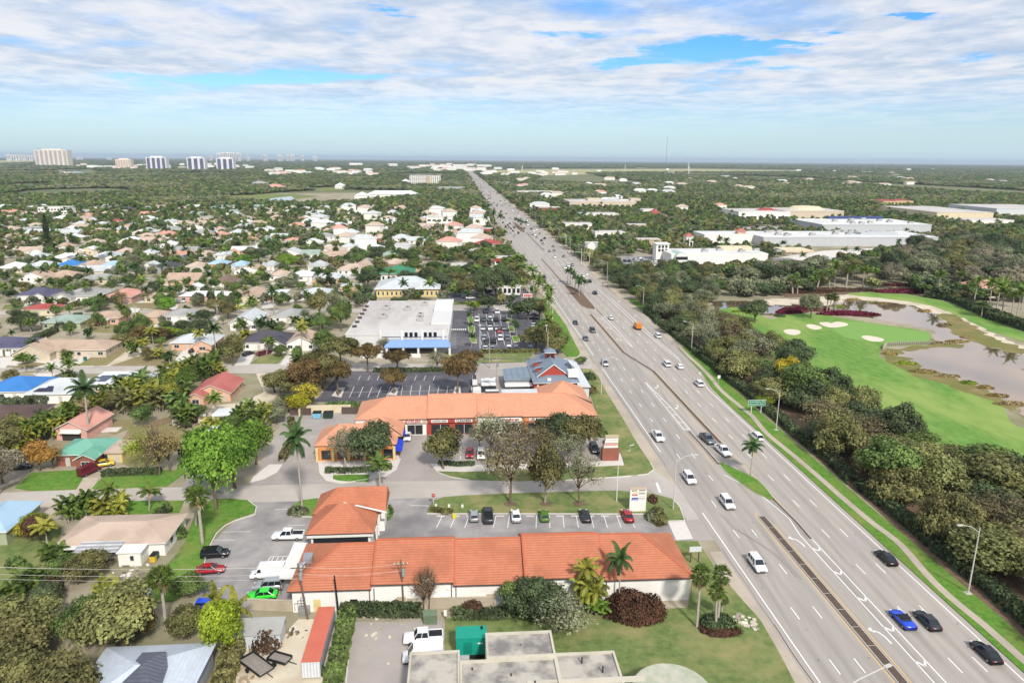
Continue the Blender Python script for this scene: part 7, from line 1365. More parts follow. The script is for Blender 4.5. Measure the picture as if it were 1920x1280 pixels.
e, W = block('shopping_plaza', 'long cream shopping plaza with stepped parapets across the highway', 1068, 1192, 389, 70, 7, 'beige', cat='shopping centre', par=1.5, windows=12, wh=3); MB().box(30, 50, 20, 40, 8.5, 12).build('raised_block', WALL['beige'], e); MB().box(95, 110, 20, 40, 8.5, 12).build('raised_block', WALL['beige'], e)
block('shop_building', 'brick-red fronted supermarket block with a white roof beyond the crossing', 1008, 1052, 399, 30, 6, 'brick', cat='shop', windows=4, wh=3)
block('shop_building', 'long white low building beyond the far trees', 972, 1040, 366, 60, 6, 'white', cat='shop')
block('shop_building', 'white clustered shops before the cream plaza', 1090, 1160, 410, 30, 5, 'white', cat='shop', windows=6, wh=2); block('shop_building', 'white shop behind a red cone roof', 1206, 1230, 404, 20, 7, 'white', cat='shop')
e, W = hipbuilding('small red roofed pavilion shop east of the cream plaza', 1222, 1237, 406, 14, 4, 'red', 'white', 5, 2)
for a, c, y, d, lab in ((1060, 1110, 430, 20, 'low white shop strip behind the signal-side trees'), (1116, 1172, 447, 18, 'white shop strip before the packed car park'), (1180, 1215, 432, 16, 'pale shop roof among the car park trees'), (1196, 1240, 462, 14, 'low tan shop behind the palms of the packed lot'), (930, 962, 346, 60, 'pale shop by the far narrowing highway'), (985, 1010, 343, 50, 'cream roofed far shop across the highway'), (948, 980, 334, 60, 'tiny white far shop row'), (1010, 1040, 352, 40, 'far tan roofed plaza')): block('shop_building', lab, a, c, y, d, 5, 'white' if 'white' in lab else 'tan', cat='shop')
MALLR = mat('mall_roof', 'd6d5d2', .8, .04, .05, big=(.03, 'bdbbb8', .7)); MW = mat('mall_wall', 'b4b6b8', .85, .05, .3)
e, W = block('mall_building', 'broad white-roofed mall hall nearest the golf trees', 1430, 1760, 462, 50, 6.8, MW, MALLR, cat='mall', par=.8)
for k in range(14): x_, y_ = rnd.uniform(10, W - 10), rnd.uniform(6, 44); q = thing('roof_unit', P(ts(1430, 462)[0] + x_, ts(1430, 462)[1] + y_, 7.65), TH, 'grey rooftop unit on the broad mall hall', 'air conditioner', 'roof units of the broad mall hall'); MB().box(0, 5, 0, 3, 0, 1.8).build('casing', mat('unit_grey', 'a7a5a2'), q); MB().box(.4, 2, .3, 2.6, 1.8, 2.1).build('fan_box', FASC, q)
for y_ in (14, 32): MB().box(W * .3, W * .98, y_, y_ + .4, 7.6, 8.4).build('roof_divider', MW, e)
MB().box(W * .62, W * .84, 18, 30, 7.6, 9.6).build('raised_block', MW, e)
e, W = block('mall_building', 'second white mall hall with a dark blue roof edge', 1540, 1745, 438, 70, 8, MW, MALLR, cat='mall', par=.8); MB().box(40, 100, 66, 70, 8.9, 11.5).build('blue_parapet', mat('dark_blue', '3c4a74', .7), e)
for k in range(12): x_, y_ = rnd.uniform(10, W - 10), rnd.uniform(6, 60); q = thing('roof_unit', P(ts(1540, 438)[0] + x_, ts(1540, 438)[1] + y_, 8.85), TH, 'grey rooftop unit on the second mall hall', 'air conditioner', 'roof units of the second mall hall'); MB().box(0, 5, 0, 3, 0, 1.8).build('casing', mat('unit_grey', 'a7a5a2'), q); MB().box(.4, 2, .3, 2.6, 1.8, 2.1).build('fan_box', FASC, q)
e, W = block('mall_building', 'low mall wing with small red tiled tower', 1320, 1440, 457, 30, 7, 'white', MALLR, cat='mall', par=.8); MB().box(30, 37, 4, 10, 7.8, 10).build('tower', WALL['peach'], e); b = MB(); roof_hip(b, 29.5, 37.5, 3.5, 10.5, 10, 2.4); b.build('tower_roof', [ROOF['rose'], TRIM], e)
e, W = block('mall_building', 'store with a white arched entrance and square glazed tower', 1258, 1440, 497, 30, 6.5, 'white', MALLR, cat='mall', par=1.0); MB().box(-5, 4, 20, 29, 0, 11.5).build('tower', WALL['white'], e); MB().box(-5.6, 4.6, 19.4, 29.6, 11.5, 12.1).build('tower_cap', TRIM, e)
for q in range(3):
 for z in (6.6, 9.0): MB().box(-3.6 + q * 2.4, -2 + q * 2.4, 19.85, 19.98, z, z + 1.8).build('tower_window', DARK, e)
b = MB(); b.tube([(6, -3, 4.2), (6, 12, 4.2)], 4.6, 20); b.build('arched_vault', mat('pale_green_metal', 'a4bdb2', .6), e); b = MB(); b.tube([(6, -3.2, 4.2), (6, -3.05, 4.2)], 4.1, 20); b.build('arch_face', SIGNW, e); MB().box(2, 10, -3.4, -3.22, 4, 6).build('arch_window', DARK, e)
MB().box(40, 62, 18, 26, 7.6, 10).build('raised_block', WALL['cream'], e); MB().box(80, 100, 4, 24, 7.6, 9).build('raised_block', WALL['cream'], e)
for k in range(5): q = thing('roof_unit', P(ts(1258, 497)[0] + 24 + k * 13, ts(1258, 497)[1] + 9 + (k % 2) * 7, 7.55), TH, 'grey rooftop unit on the arched-entrance store', 'air conditioner', 'roof units of the arched store'); MB().box(0, 4, 0, 3, 0, 1.6).build('casing', mat('unit_grey', 'a7a5a2'), q); MB().box(.4, 2, .3, 2.6, 1.6, 1.9).build('fan_box', FASC, q)
e, W = block('shop_building', 'narrow tower shop with a red pyramid cap at the mall corner', 1286, 1299, 466, 8, 9, 'white', cat='shop', windows=2, wh=4); b = MB(); roof_hip(b, 0, W, 0, 8, 9.6, 2.4); b.build('tower_roof', [ROOF['rose'], TRIM], e)
e, W = block('mall_building', 'white mall frontage with gabled entries behind the palm rows', 1384, 1480, 412, 60, 9, 'white', cat='mall', windows=8, wh=3); b = MB(); roof_hip(b, 34, 56, 20, 34, 9.5, 3); b.build('red_roof', [ROOF['red'], TRIM], e)
e, W = block('mall_building', 'cream domed mall court block', 1470, 1580, 412, 60, 9, 'beige', cat='mall', par=1.5); MB().tube([(40, 30, 10.5), (40, 30, 14), (40, 30, 15)], [22, 16, 2], 20).build('dome', WALL['cream'], e)
block('warehouse', 'cream and white warehouse complex at the far edge beyond the mall', 1755, 1860, 413, 120, 9, 'cream', cat='warehouse'); block('warehouse', 'tall pale grey warehouse box at the picture edge', 1866, 2000, 410, 90, 12, 'lightgrey', cat='warehouse')
block('warehouse', 'low white warehouse in front of the cream complex', 1810, 1900, 422, 30, 5, 'white', cat='warehouse')
e, W = block('villa', 'orange roofed yellow villa block in the far woods', 1655, 1710, 389, 40, 9, 'yellow', cat='building', windows=8, rows=2, wh=2); b = MB(); roof_hip(b, 0, W * .45, 0, 30, 9.6, 2.2); roof_hip(b, W * .55, W, 4, 34, 9.6, 2.2); b.build('roof_tiles', [ROOF['red'], TRIM], e)
e, W = hipbuilding('white clubhouse with salmon tiled roofs behind the lake palms', 1838, 1890, 558, 16, 5, 'pink', 'white', 3.5, 7)
def tower(label, px, yb, w_, d_, yt, col, stripes, glass='34355c', name='apartment_tower', floors=20, top=True):
 p = at(px, yb); h = hgt(px, yb, yt); e = thing(name, p, TH, label, 'tower'); n = stripes; bw = w_ / n
 MB().box(-w_ / 2, w_ / 2, -d_ / 2, d_ / 2, 0, h).build('wall', mat('tower_' + col, col, .85, .04, .02), e)
 for k in range(n): x_ = -w_ / 2 + (k + .5) * bw; b = MB(); [b.box(x_ - bw * .3, x_ + bw * .3, -d_ / 2 - .4, -d_ / 2, h * (q + .12) / floors, h * (q + .9) / floors) for q in range(1, floors - 1)]; b.build('window_bay', mat('tower_glass' + glass, glass, .4, .1, .01), e)
 if top: MB().box(-w_ * .3, w_ * .3, -d_ * .3, d_ * .3, h, h + 6).build('penthouse', mat('tower_' + col, col), e)
 return e, h
e, h = tower('wide pale condominium tower with a construction crane on the left horizon', 103, 312, 200, 60, 281, 'ddd3c6', 7, 'a89c94', floors=22); q = thing('tower_crane', at(88, 311) , TH, 'thin construction crane rising over the wide pale tower', 'crane'); hh = 119
MB().tube([(0, 0, 0), (0, 0, hh)], 2.2, 4).build('mast', mat('crane_paint', 'a8a49c', .7), q); MB().tube([(30, 0, hh - 6), (-50, 0, hh - 6)], 1.6, 4).build('jib', mat('crane_paint', 'a8a49c'), q)
tower('squat pale striped apartment block between the towers', 235, 317, 78, 40, 299, 'dccdbd', 6, 'b5a494', floors=12); tower('dark striped tower, first of the three similar ones counting away from the crane', 297, 319, 98, 40, 295, 'd8d6d6', 4, floors=18); tower('dark striped tower, middle of the three similar ones', 371, 320, 86, 40, 296, 'd8d6d6', 3, floors=18); tower('dark striped tower before the bright white beach blocks', 425, 320, 84, 40, 297, 'd8d6d6', 3, floors=18)
for px, w_, yt in ((412, 60, 287), (420, 50, 286), (430, 90, 286), (438, 60, 286), (449, 50, 287), (396, 30, 292), (466, 30, 293), (498, 60, 291), (526, 70, 291), (540, 40, 291), (549, 60, 290), (568, 30, 292), (591, 60, 293), (30, 90, 291), (44, 60, 291), (60, 80, 292), (18, 50, 290), (75, 60, 293), (150, 70, 295), (205, 60, 296)): tower('tiny bright beach tower on the far horizon', px, 303 if px > 300 else 301, w_ * 1.1, 40, yt, 'f0ebe2', 3, floors=10, top=False)[0]['group'] = 'beach towers on the horizon'
e, W = block('hotel', 'long white six-storey hotel block rising from the distant woods', 768, 826, 344, 24, hgt(797, 344, 329), 'white', cat='hotel', windows=16, rows=6, wh=1.9); MB().box(W * .55, W * .68, -.9, -.1, 0, 20).build('entrance_bay', WALL['tan'], e)
e, W = block('office_building', 'dark grey glazed office low beside the far highway', 822, 872, 360, 30, 9, 'grey', windows=6, wh=5)
for x0, x1, y, lab in ((665, 690, 375, 'pale long school roof in the woods, near end'), (688, 785, 372, 'very long low white roof in the distant woods'), (470, 500, 350, 'grey mansion with chimneys at the golf pond, first wing'), (497, 532, 357, 'pink-roofed mansion at the golf pond'), (628, 645, 354, 'small white villa on a far green'), (752, 768, 345, 'tiny white gabled villa before the hotel')):
 hipbuilding(lab, x0, x1, y, 26, 7, 'grey' if 'grey' in lab else 'pink' if 'pink' in lab else 'white', 'white', 6, 4, 'mansion')
e, W = block('white_building', 'long white two-storey block at the near woodland edge', 72, 126, 402, 22, 8, 'white', windows=9, rows=2)
for px, y, h, lab in ((1247, 303, 300, 'very tall thin radio mast on the horizon'), (1492, 306, 60, 'short thin mast on the horizon')):
 yy = {300: 332, 60: 312}[h]; p = at(px, yy); hh = hgt(px, yy, 259 if h == 300 else 297); q = thing('radio_mast', p, 0, lab, 'mast'); MB().tube([(0, 0, 0), (0, 0, hh)], [1.0, .6], 4).build('mast', mat('mast_grey', '8a8f98', .7), q); MB().tube([(0, 0, hh), (0, 0, hh + 6)], .8, 4).build('antenna', mat('mast_grey', '8a8f98'), q)
for px, y0, y1 in ((1290, 325, 306), (1291, 330, 313), (979, 321, 312), (1172, 318, 310)): p = at(px, y0); q = thing('chimney_mast', p, 0, 'slim pale mast far beyond the plaza', 'mast', 'slim masts beyond the plaza'); hh = hgt(px, y0, y1); MB().tube([(0, 0, 0), (0, 0, hh)], 2, 4).build('mast', TRIM, q); MB().box(-2.5, 2.5, -2.5, 2.5, hh, hh + 3).build('head', TRIM, q)
r9 = random.Random(21)
def farroofs(n, x0, x1, y0, y1, lab, grp, cols=('white', 'beige', 'pink', 'lightgrey'), w0=14, w1=34):
 for k in range(n):
  px, py = r9.uniform(x0, x1), r9.uniform(y0, y1); p = at(px, py); w_, d_, h = r9.uniform(w0, w1), r9.uniform(10, 16), r9.uniform(4, 7) * (1 + p.y / (3000 if px < 900 else 9000)); c_ = r9.choice(cols)
  b = MB(); b.box(0, w_, 0, d_, 0, h, 1); roof_hip(b, 0, w_, 0, d_, h, 3, mi=0); o = b.build('distant_building', [ROOF[c_], WALL['white']]); b.m = b.m; o.location = p; o.rotation_euler = (0, 0, TH + r9.uniform(-.4, .4)); tag(o, lab, 'building', grp); fr = min(260, p.y * .055); OPEN.append([(p.x - 2, p.y - fr), (p.x + w_ + 2, p.y - fr), (p.x + w_ + 2, p.y + d_), (p.x - 2, p.y + d_)])
farroofs(34, 140, 470, 309, 318, 'tiny pale house in the settlement beyond the far woodland', 'houses beyond the far woodland', w0=30, w1=60)
farroofs(24, 480, 700, 318, 330, 'tiny pale villa along the far golf estate', 'villas of the far golf estate', w0=30, w1=50)
farroofs(30, 780, 900, 310, 322, 'tiny pale building where the highway meets the horizon', 'buildings at the far highway end', w0=30, w1=60)
farroofs(22, 900, 1060, 316, 330, 'tiny pale building across the far highway', 'buildings across the far highway', w0=30, w1=60)
farroofs(36, 1060, 1900, 318, 350, 'pale roof showing through the far eastern woods', 'roofs in the far eastern woods', cols=('tan', 'beige', 'grey', 'lightgrey'), w0=20, w1=40)
farroofs(26, 960, 1400, 335, 400, 'pale roof among the trees across the highway', 'roofs across the highway', w0=16, w1=30)
farroofs(26, 560, 900, 395, 470, 'pale roof half hidden west of the highway', 'half hidden roofs west of the highway', w0=12, w1=20)
farroofs(12, 640, 900, 310, 318, 'pale strip of far roofs', 'far pale strips', w0=60, w1=160)
# --- trees placed one by one
g = 'trees round the shops'
T('sparse', 957, 943, -796, 6.6, 'taupe', 'tall thin grey-brown tree, the largest on the three-tree lawn', seed=0); T('broad', 1022, 942, -828, 4.2, 'olive', 'narrow olive tree, middle of the three on the lawn', seed=1, bark=BARKG); T('sparse', 1086, 944, -842, 4.4, 'sage', 'pale grey-green tree nearest the directory sign on the lawn', seed=1)
for px, py, k in ((957, 945, 1), (1024, 945, 1), (1086, 945, 1)): sheet('mulch_ring', [(px + 13 * math.cos(a * .7), py + 5 * math.sin(a * .7)) for a in range(9)], M['mulch'], 32)
T('sparse', 650, 882, -798, 5, 'sage', 'thin pale tree before the yellow columns of the shop wing', seed=1, bark=GBARK); T('broad', 700, 880, -790, 5.4, 'dark', 'dense dark tree hiding the blue-awning shop wing')
T('round', 831, 878, -797, 4.4, 'olive', 'rounded olive green tree at the mouth of the shop court'); T('sparse', 918, 862, -772, 6, 'sage', 'pale half-bare tree reaching over the shop signs'); T('sparse', 900, 845, -790, 3.6, 'sage', 'greyish thin tree beside the red car')
T('sparse', 970, 862, -785, 5.4, 'taupe', 'grey thin tree in the middle of the court'); T('broad', 1040, 850, -772, 5.6, 'dark', 'dark full tree before the orange shop'); T('broad', 1090, 856, -776, 5.2, 'olive', 'olive-brown tree beside the pylon sign'); T('sparse', 1010, 870, -795, 4.8, 'taupe', 'thin grey-brown tree behind the lawn trees'); T('sparse', 1065, 868, -800, 4.4, 'sage', 'frosty grey tree left of the pylon sign')
T('royal', 567, 955, -822, 3.4, 'palmd', 'tall royal palm with a white trunk beside the small pavilion', seed=1, rz=1); T('royal', 713, 920, -868, 3.3, 'palm', 'shorter pale palm behind the small pavilion', seed=2)
T('coco', 1407, 893, -838, 3.0, 'palmd', 'single palm on the grassy highway island', seed=0, rz=2)
T('broad', 405, 955, -800, 6.0, 'bright', 'big bright green tree between the lane and the back lot', seed=0); T('broad', 440, 915, -790, 5.6, 'bright', 'bright green tree crown behind the big one, by the shop drive', seed=1); T('round', 480, 870, -775, 4.6, 'bright', 'bright green tree near the court entrance', seed=0)
T('bare', 300, 892, -795, 5.2, 'tan', 'wide tan half-bare tree over the hedge by the lane'); T('sparse', 275, 880, -800, 4.4, 'lime', 'thin yellow-green tree beside the tan one', seed=0); T('sparse', 318, 885, -805, 4.0, 'tan', 'thin tan tree at the lawn corner', seed=1)
T('round', 75, 882, -825, 3.8, 'orange', 'orange-leaved tree before the brick-gabled house', bark=BARK); T('sparse', 100, 878, -832, 3.2, 'orange', 'thin orange-leaved tree touching the green roof', seed=1)
T('royal', 168, 820, -728, 4.4, 'palmd', 'royal palm with a thick white trunk before the pink garage', seed=0)
for px, py, top, r, c in ((18, 860, 790, 4.5, 'olive'), (5, 905, 840, 4.5, 'grey'), (30, 820, 775, 3.5, 'olive')): T('broad', px, py, -top, r, c, '%s tree at the frame edge behind the dark parked car' % {'grey': 'pale grey', 'olive': 'olive'}[c])
T('bare', -5, 930, -850, 5, 'grey', 'bare grey tree at the frame edge by the lane')
for k in range(26):             # long clump-palm hedge between the gardens
 f = k / 25; px = 0 + 200 * f + rnd.uniform(-8, 8); py = 862 - 105 * f + rnd.uniform(-8, 14)
 T('areca', px, py, rnd.uniform(5, 7), rnd.uniform(2.4, 3.2), rnd.choice(('palmy', 'palm', 'palm', 'straw')), 'clump palm in the long hedge behind the pink garage house', 'clump palms in the long hedge')
for px, py in ((205, 772), (222, 760), (238, 775), (250, 752), (268, 770), (285, 755), (300, 772), (318, 760), (335, 775), (345, 752), (262, 735), (230, 740), (300, 738), (325, 735), (350, 738), (355, 720), (335, 715), (375, 705), (400, 700), (385, 716), (315, 722)):
 T(rnd.choice(('areca', 'areca', 'broad')), px, py, rnd.uniform(6, 8.5), rnd.uniform(3, 4), rnd.choice(('palm', 'palmy', 'olive', 'green')), 'tall garden palm clump below the solar roofed houses', 'garden trees below the solar roofs')
for px, py, k, c in ((450, 800, 'areca', 'palm'), (478, 802, 'areca', 'palm'), (500, 798, 'areca', 'palmy'), (520, 795, 'round', 'sage'), (465, 790, 'coco', 'palm'), (430, 812, 'round', 'green'), (398, 815, 'areca', 'palmy'), (345, 800, 'areca', 'palm'), (368, 790, 'round', 'green'), (405, 783, 'coco', 'palm'), (355, 868, 'round', 'dark'), (370, 850, 'areca', 'palm'), (268, 800, 'round', 'green')):
 T(k, px, py, rnd.uniform(5, 7), rnd.uniform(2.4, 3.4), c, '%s by the weathered fence and white flat roofs' % ('garden palm' if k in ('areca', 'coco') else 'small leafy tree'))
for px, py, top, r, c, kd, lab in ((738, 738, 688, 4.8, 'brown', 'flat', 'bronze spreading tree on the middle tree island of the rear lot'), (858, 738, 662, 5.6, 'brown', 'flat', 'dark bronze spreading tree on the last tree island of the rear lot'), (634, 742, 672, 5.6, 'brown', 'flat', 'bronze tree on the first tree island of the rear lot'), (605, 728, 650, 6.5, 'olive', 'flat', 'wide olive tree at the corner of the rear lot'), (640, 695, 625, 6.5, 'olive', 'flat', 'tall olive-brown tree before the white store wall'), (690, 697, 640, 5.4, 'brown', 'flat', 'bronze tree along the hedge of the rear lot'), (745, 695, 655, 5.0, 'brown', 'flat', 'brown tree below the store canopy'), (880, 692, 655, 5.2, 'brown', 'flat', 'tan-topped tree by the store lot hedge'), (820, 696, 655, 4.0, 'sage', 'sparse', 'thin green tree between the bronze ones'), (575, 740, 668, 6.0, 'brown', 'broad', 'orange-brown tree at the lane bend'), (540, 742, 690, 5.4, 'olive', 'broad', 'olive tree with orange tips at the lane bend'), (515, 735, 695, 4.4, 'olive', 'round', 'small olive tree at the lane bend'), (578, 768, 714, 4.6, 'yellow', 'sparse', 'bright yellow tree behind the fence'), (560, 775, 735, 3.4, 'yellow', 'round', 'low yellow tree beside the bright one'), (520, 785, 742, 3.4, 'sage', 'sparse', 'grey-green scrubby tree behind the yellow one'), (610, 665, 615, 5.0, 'green', 'broad', 'green tree at the corner of the white store'), (720, 662, 628, 3.0, 'sage', 'sparse', 'thin tree before the store wall'), (660, 662, 630, 3.0, 'olive', 'round', 'olive tree at the near corner of the store')): T(kd, px, py, -top, r, c, lab)
for px, py, top, r, c, kd in ((915, 582, 553, 5, 'dark', 'round'), (990, 600, 558, 6, 'dark', 'broad'), (972, 598, 565, 4, 'dark', 'round'), (1012, 600, 560, 3.5, 'olive', 'broad'), (1005, 655, 612, 6, 'olive', 'broad'), (1030, 650, 600, 5, 'olive', 'broad'), (1050, 655, 620, 3.5, 'green', 'round'), (1018, 635, 600, 4.6, 'green', 'broad'), (1040, 665, 630, 4, 'olive', 'round'), (890, 582, 562, 4, 'lime', 'round'), (1088, 683, 668, 2.2, 'green', 'round')): T(kd, px, py, -top, r, c, '%s tree edging the store car park' % {'dark': 'dark', 'olive': 'olive', 'green': 'green', 'lime': 'yellow-green'}[c])
for px, py, top, kd, r in ((1028, 612, 560, 'royal', 3.4), (1027, 572, 540, 'coco', 3.6), (1032, 580, 545, 'royal', 3.2), (1008, 570, 530, 'royal', 3.2), (1012, 562, 523, 'royal', 3.4), (1001, 562, 520, 'royal', 3.4), (1017, 555, 528, 'royal', 3.0), (960, 562, 535, 'royal', 3.0), (940, 562, 534, 'royal', 3), (978, 562, 530, 'royal', 3), (1027, 668, 600, 'royal', 3)): T(kd, px, py, -top, r, 'palm', 'palm in the planting along the store car park')
for px, py, r in ((885, 590, 1.6), (882, 628, 1.7), (884, 652, 2), (954, 592, 2.2), (958, 606, 2.2), (965, 624, 2), (968, 632, 1.8), (880, 610, 1.5)): T('coco', px, py, 4.6, r * 1.1, 'palmd', 'young palm in a kerbed island of the store car park')
for px, py, top in ((1064, 532, 508), (1069, 533, 507), (1073, 537, 512), (1078, 543, 520), (1084, 545, 522), (1089, 548, 524), (1086, 556, 530), (1094, 552, 528)): T('royal', px, py, -top, 3.0, 'palmd', 'palm in the clump on the brown highway island')
for px, py, top in ((967, 425, 411), (970, 426, 412), (975, 427, 413), (979, 429, 416), (985, 430, 417)): T('royal', px, py, -top, 3.4, 'palmd', 'palm in the clump on the dark highway island beyond the crossing')
for px, top in ((924, 400), (911, 408), (937, 406)): T('royal', px, 438, -top, 4, 'palmd', 'tall palm beside the queueing traffic')
T('broad', 1010, 1165, -1090, 4.8, 'dark', 'large dark grey-green tree against the near shop wall', seed=1); T('sparse', 1050, 1185, -1112, 5.2, 'sage', 'loose grey-green tree overhanging the flat roof', seed=2); T('round', 975, 1150, -1095, 2.8, 'dark', 'dark narrow tree left of the grey-green one'); T('column', 955, 1148, -1078, 1.5, 'green', 'small pointed green tree rising above the grey-green ones')
T('areca', 1105, 1145, -1072, 3.0, 'palmy', 'yellow-green drooping palm against the white shop wall'); T('coco', 1104, 1140, -1064, 2.6, 'palmy', 'tall yellow-green palm crown above the eave', seed=0); T('coco', 1160, 1140, -1050, 2.6, 'palmd', 'dark windswept palm beside the red-brown shrub', seed=1); T('areca', 1120, 1150, 3.2, 2.3, 'bright', 'low bright green palm clump under the yellow one')
shrub(1187, 1150, 4.9, 3.2, 3.6, 'rust', 'huge dome of red-brown shrub in front of the white wall', n=6500, size=.14); shrub(886, 1152, 1.9, 1.3, 2.4, 'rust', 'small reddish bush before the tan wall', n=1100, size=.13)
T('bare', 795, 1145, -1068, 2.4, 'orange', 'small bare brown tree against the white wall', seed=0); T('bare', 805, 1144, -1060, 1.8, 'grey', 'wispy bare sapling beside the utility pole', seed=1)
T('sabal', 1306, 1176, -1078, 1.9, 'palm', 'cabbage palm with hanging dead fronds on the verge'); T('sabal', 1345, 1172, -1078, 1.8, 'palm', 'cabbage palm behind the dead-fringed one'); T('sabal', 1342, 1178, -1108, 1.7, 'palm', 'shorter cabbage palm leaning in the shrub'); shrub(1345, 1170, 2.6, 1.9, 1.6, 'dark', 'dark low shrub beneath the cabbage palms', n=2200); T('sabal', 1352, 1160, 3.4, 1.3, 'green', 'young fan palm in the dark shrub')
shrub(1350, 1182, 3.2, 1.8, .5, 'rust', 'dark bed of dry litter around the cabbage palms', n=1800)
for px, py, rx, ry, h, c, lab in ((1130, 817, 1.4, 1.2, 1.8, 'green', 'round green shrub by the orange shop end'), (1120, 800, 1.2, 2.5, 1.4, 'dark', 'dark shrub along the orange shop end'), (1143, 832, 1.5, 2.2, 1.4, 'dark', 'dark shrub beside the white stones'), (1222, 972, 1.3, 2, 1.6, 'sage', 'grey-green clipped bush at the foot of the directory sign'), (1234, 972, 1.7, 3.2, 2.0, 'olive', 'olive hedge bush behind the directory sign'), (1224, 940, 1.0, 1.5, 1.4, 'rust', 'reddish bush beside the directory sign'), (1104, 710, 2.2, 2.5, 2.2, 'dark', 'dark bush at the restaurant corner'), (1108, 735, 2.0, 2.4, 2.2, 'olive', 'bush with white stones below the restaurant'), (1098, 740, 1.4, 1.6, 1.4, 'dark', 'small bush beside the salmon roof corner'), (560, 962, 2.2, 1.6, 1.6, 'sage', 'grey flowering bush at the palm foot'), (725, 965, 1.2, 2.8, 1.6, 'green', 'hedge bush along the pavilion wing'), (1350, 540, 3, 3, 2, 'dark', 'dark scrub bush by the far pond'), (1462, 593, 2.5, 2, 1.3, 'dark', 'low dark bush on the pond bank'), (500, 1213, 2.0, 1.6, 2.6, 'rust', 'brown dry bush in the sandy yard'), (600, 1262, .8, .8, 1.4, 'dark', 'small dark bush by the container end'), (232, 940, 1.2, 1, 1.4, 'green', 'little green bush on the lane lawn'), (313, 960, 1.1, 1, 2.0, 'dark', 'black-green round bush by the lane'), (333, 1005, 1.7, 1.6, 2.4, 'green', 'round green bush at the side wall of the beige house'), (32, 1005, 1, 1, 1, 'green', 'small yard bush by the blue roof'), (30, 1060, 1.6, 1.4, 1.8, 'green', 'green bush in the far left yard'), (1182, 668, .1, .1, .1, 'dark', 'x')):
 if lab != 'x': shrub(px, py, rx, ry, h, c, lab)
for px, py, rx, ry, h, c, lab in ((1480, 586, 6, 2.5, 2.2, 'maroon', 'crimson flower bank at the foot of the pond tree'), (1520, 580, 9, 2.5, 2, 'maroon', 'long crimson flower bank along the golf green'), (1590, 590, 14, 2.5, 2, 'maroon', 'crimson flower strip reaching into the pond edge'), (1700, 548, 18, 5, 2, 'maroon', 'crimson flower bed across the pond'), (1740, 536, 26, 4, 1.8, 'maroon', 'far crimson flower bed under the palms'), (1560, 545, 26, 4, 1.6, 'rust', 'rust coloured ground shrubs behind the pond'), (1500, 548, 18, 4, 1.4, 'rust', 'rusty shrubs near the small palms')): shrub(px, py, rx, ry, h, c, lab, n=2200, size=.28)
hedge([(655, 1150), (648, 1180), (640, 1220), (632, 1260), (622, 1300)], 2.2, 1.8, 'green', 'tall green hedge between the container and the rear lot', dens=34)
hedge([(640, 1147), (700, 1152), (790, 1152)], 1.8, 1.7, 'dark', 'dark hedge along the foot of the tan wall', dens=34); hedge([(848, 1158), (935, 1158), (990, 1150)], 1.6, 1.5, 'dark', 'dark hedge piece below the small reddish bush', dens=34)
hedge([(444, 1215), (432, 1250), (415, 1300)], 2.4, 1.9, 'olive', 'olive hedge beside the white metal house', dens=34)
hedge([(192, 892), (240, 890), (302, 888)], 1.6, 1.4, 'dark', 'dark clipped hedge on the lane lawn'); hedge([(528, 866), (545, 838), (552, 810), (545, 790)], 1.6, 1.6, 'olive', 'olive bronze hedge beside the pale court drive')
hedge([(822, 871), (860, 873), (890, 872)], 1.0, .9, 'dark', 'low dark hedge before the court bays'); hedge([(610, 885), (650, 886), (700, 883), (735, 878)], 1.2, 1.1, 'dark', 'low clipped hedge before the shop wing'); hedge([(612, 766), (674, 766)], 3, 1.6, 'green', 'bright clipped hedge behind the refuse pen')
hedge([(700, 697), (770, 697), (830, 696)], 1.6, 1.3, 'dark', 'dark hedge closing the rear lot'); hedge([(900, 661), (960, 661), (1010, 660)], 1.5, 1.2, 'olive', 'hedge along the near edge of the store lot'); hedge([(806, 957), (835, 962), (850, 962)], 1.2, .8, 'olive', 'low olive hedge by the white box lights')
hedge([(14, 668), (60, 645), (105, 622)], 2.2, 2.2, 'dark', 'long dark clipped hedge beside the slate-blue roof'); hedge([(112, 620), (150, 598)], 2.6, 3, 'dark', 'thick clipped hedge beside the sage roof'); hedge([(100, 590), (143, 572)], 2, 1.8, 'green', 'green clipped hedge by the red roof'); hedge([(0, 765), (60, 762), (100, 750)], 3, 2.6, 'dark', 'dark hedge under the blue and white houses')
hedge([(482, 668), (512, 660)], 1.4, 1.2, 'maroon', 'dark red hedge on the round lawn')
T('broad', 1520, 596, -548, 5.0, 'sage', 'lone dark round tree between the pond and the golf green')
for px, py, top in ((1550, 583, 556), (1556, 584, 557), (1562, 583, 555), (1566, 584, 560)): T('sabal', px, py, -top, 2.4, 'palm', 'slim fan palm in the cluster by the pond')
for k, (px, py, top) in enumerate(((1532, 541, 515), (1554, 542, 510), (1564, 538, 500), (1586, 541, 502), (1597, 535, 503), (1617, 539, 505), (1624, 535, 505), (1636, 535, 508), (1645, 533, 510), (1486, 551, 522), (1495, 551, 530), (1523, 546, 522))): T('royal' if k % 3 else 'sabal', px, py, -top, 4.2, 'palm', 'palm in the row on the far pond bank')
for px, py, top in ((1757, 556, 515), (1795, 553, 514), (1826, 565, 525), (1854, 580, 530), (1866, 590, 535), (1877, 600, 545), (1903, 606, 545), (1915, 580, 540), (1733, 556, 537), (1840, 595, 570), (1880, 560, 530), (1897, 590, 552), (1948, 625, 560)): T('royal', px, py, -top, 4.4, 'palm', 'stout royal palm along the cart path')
hedge([(1738, 556), (1790, 564), (1840, 586), (1880, 603), (1950, 625)], 7, 3, 'dark', 'long dark hedge bordering the cart path', dens=7, size=.4)
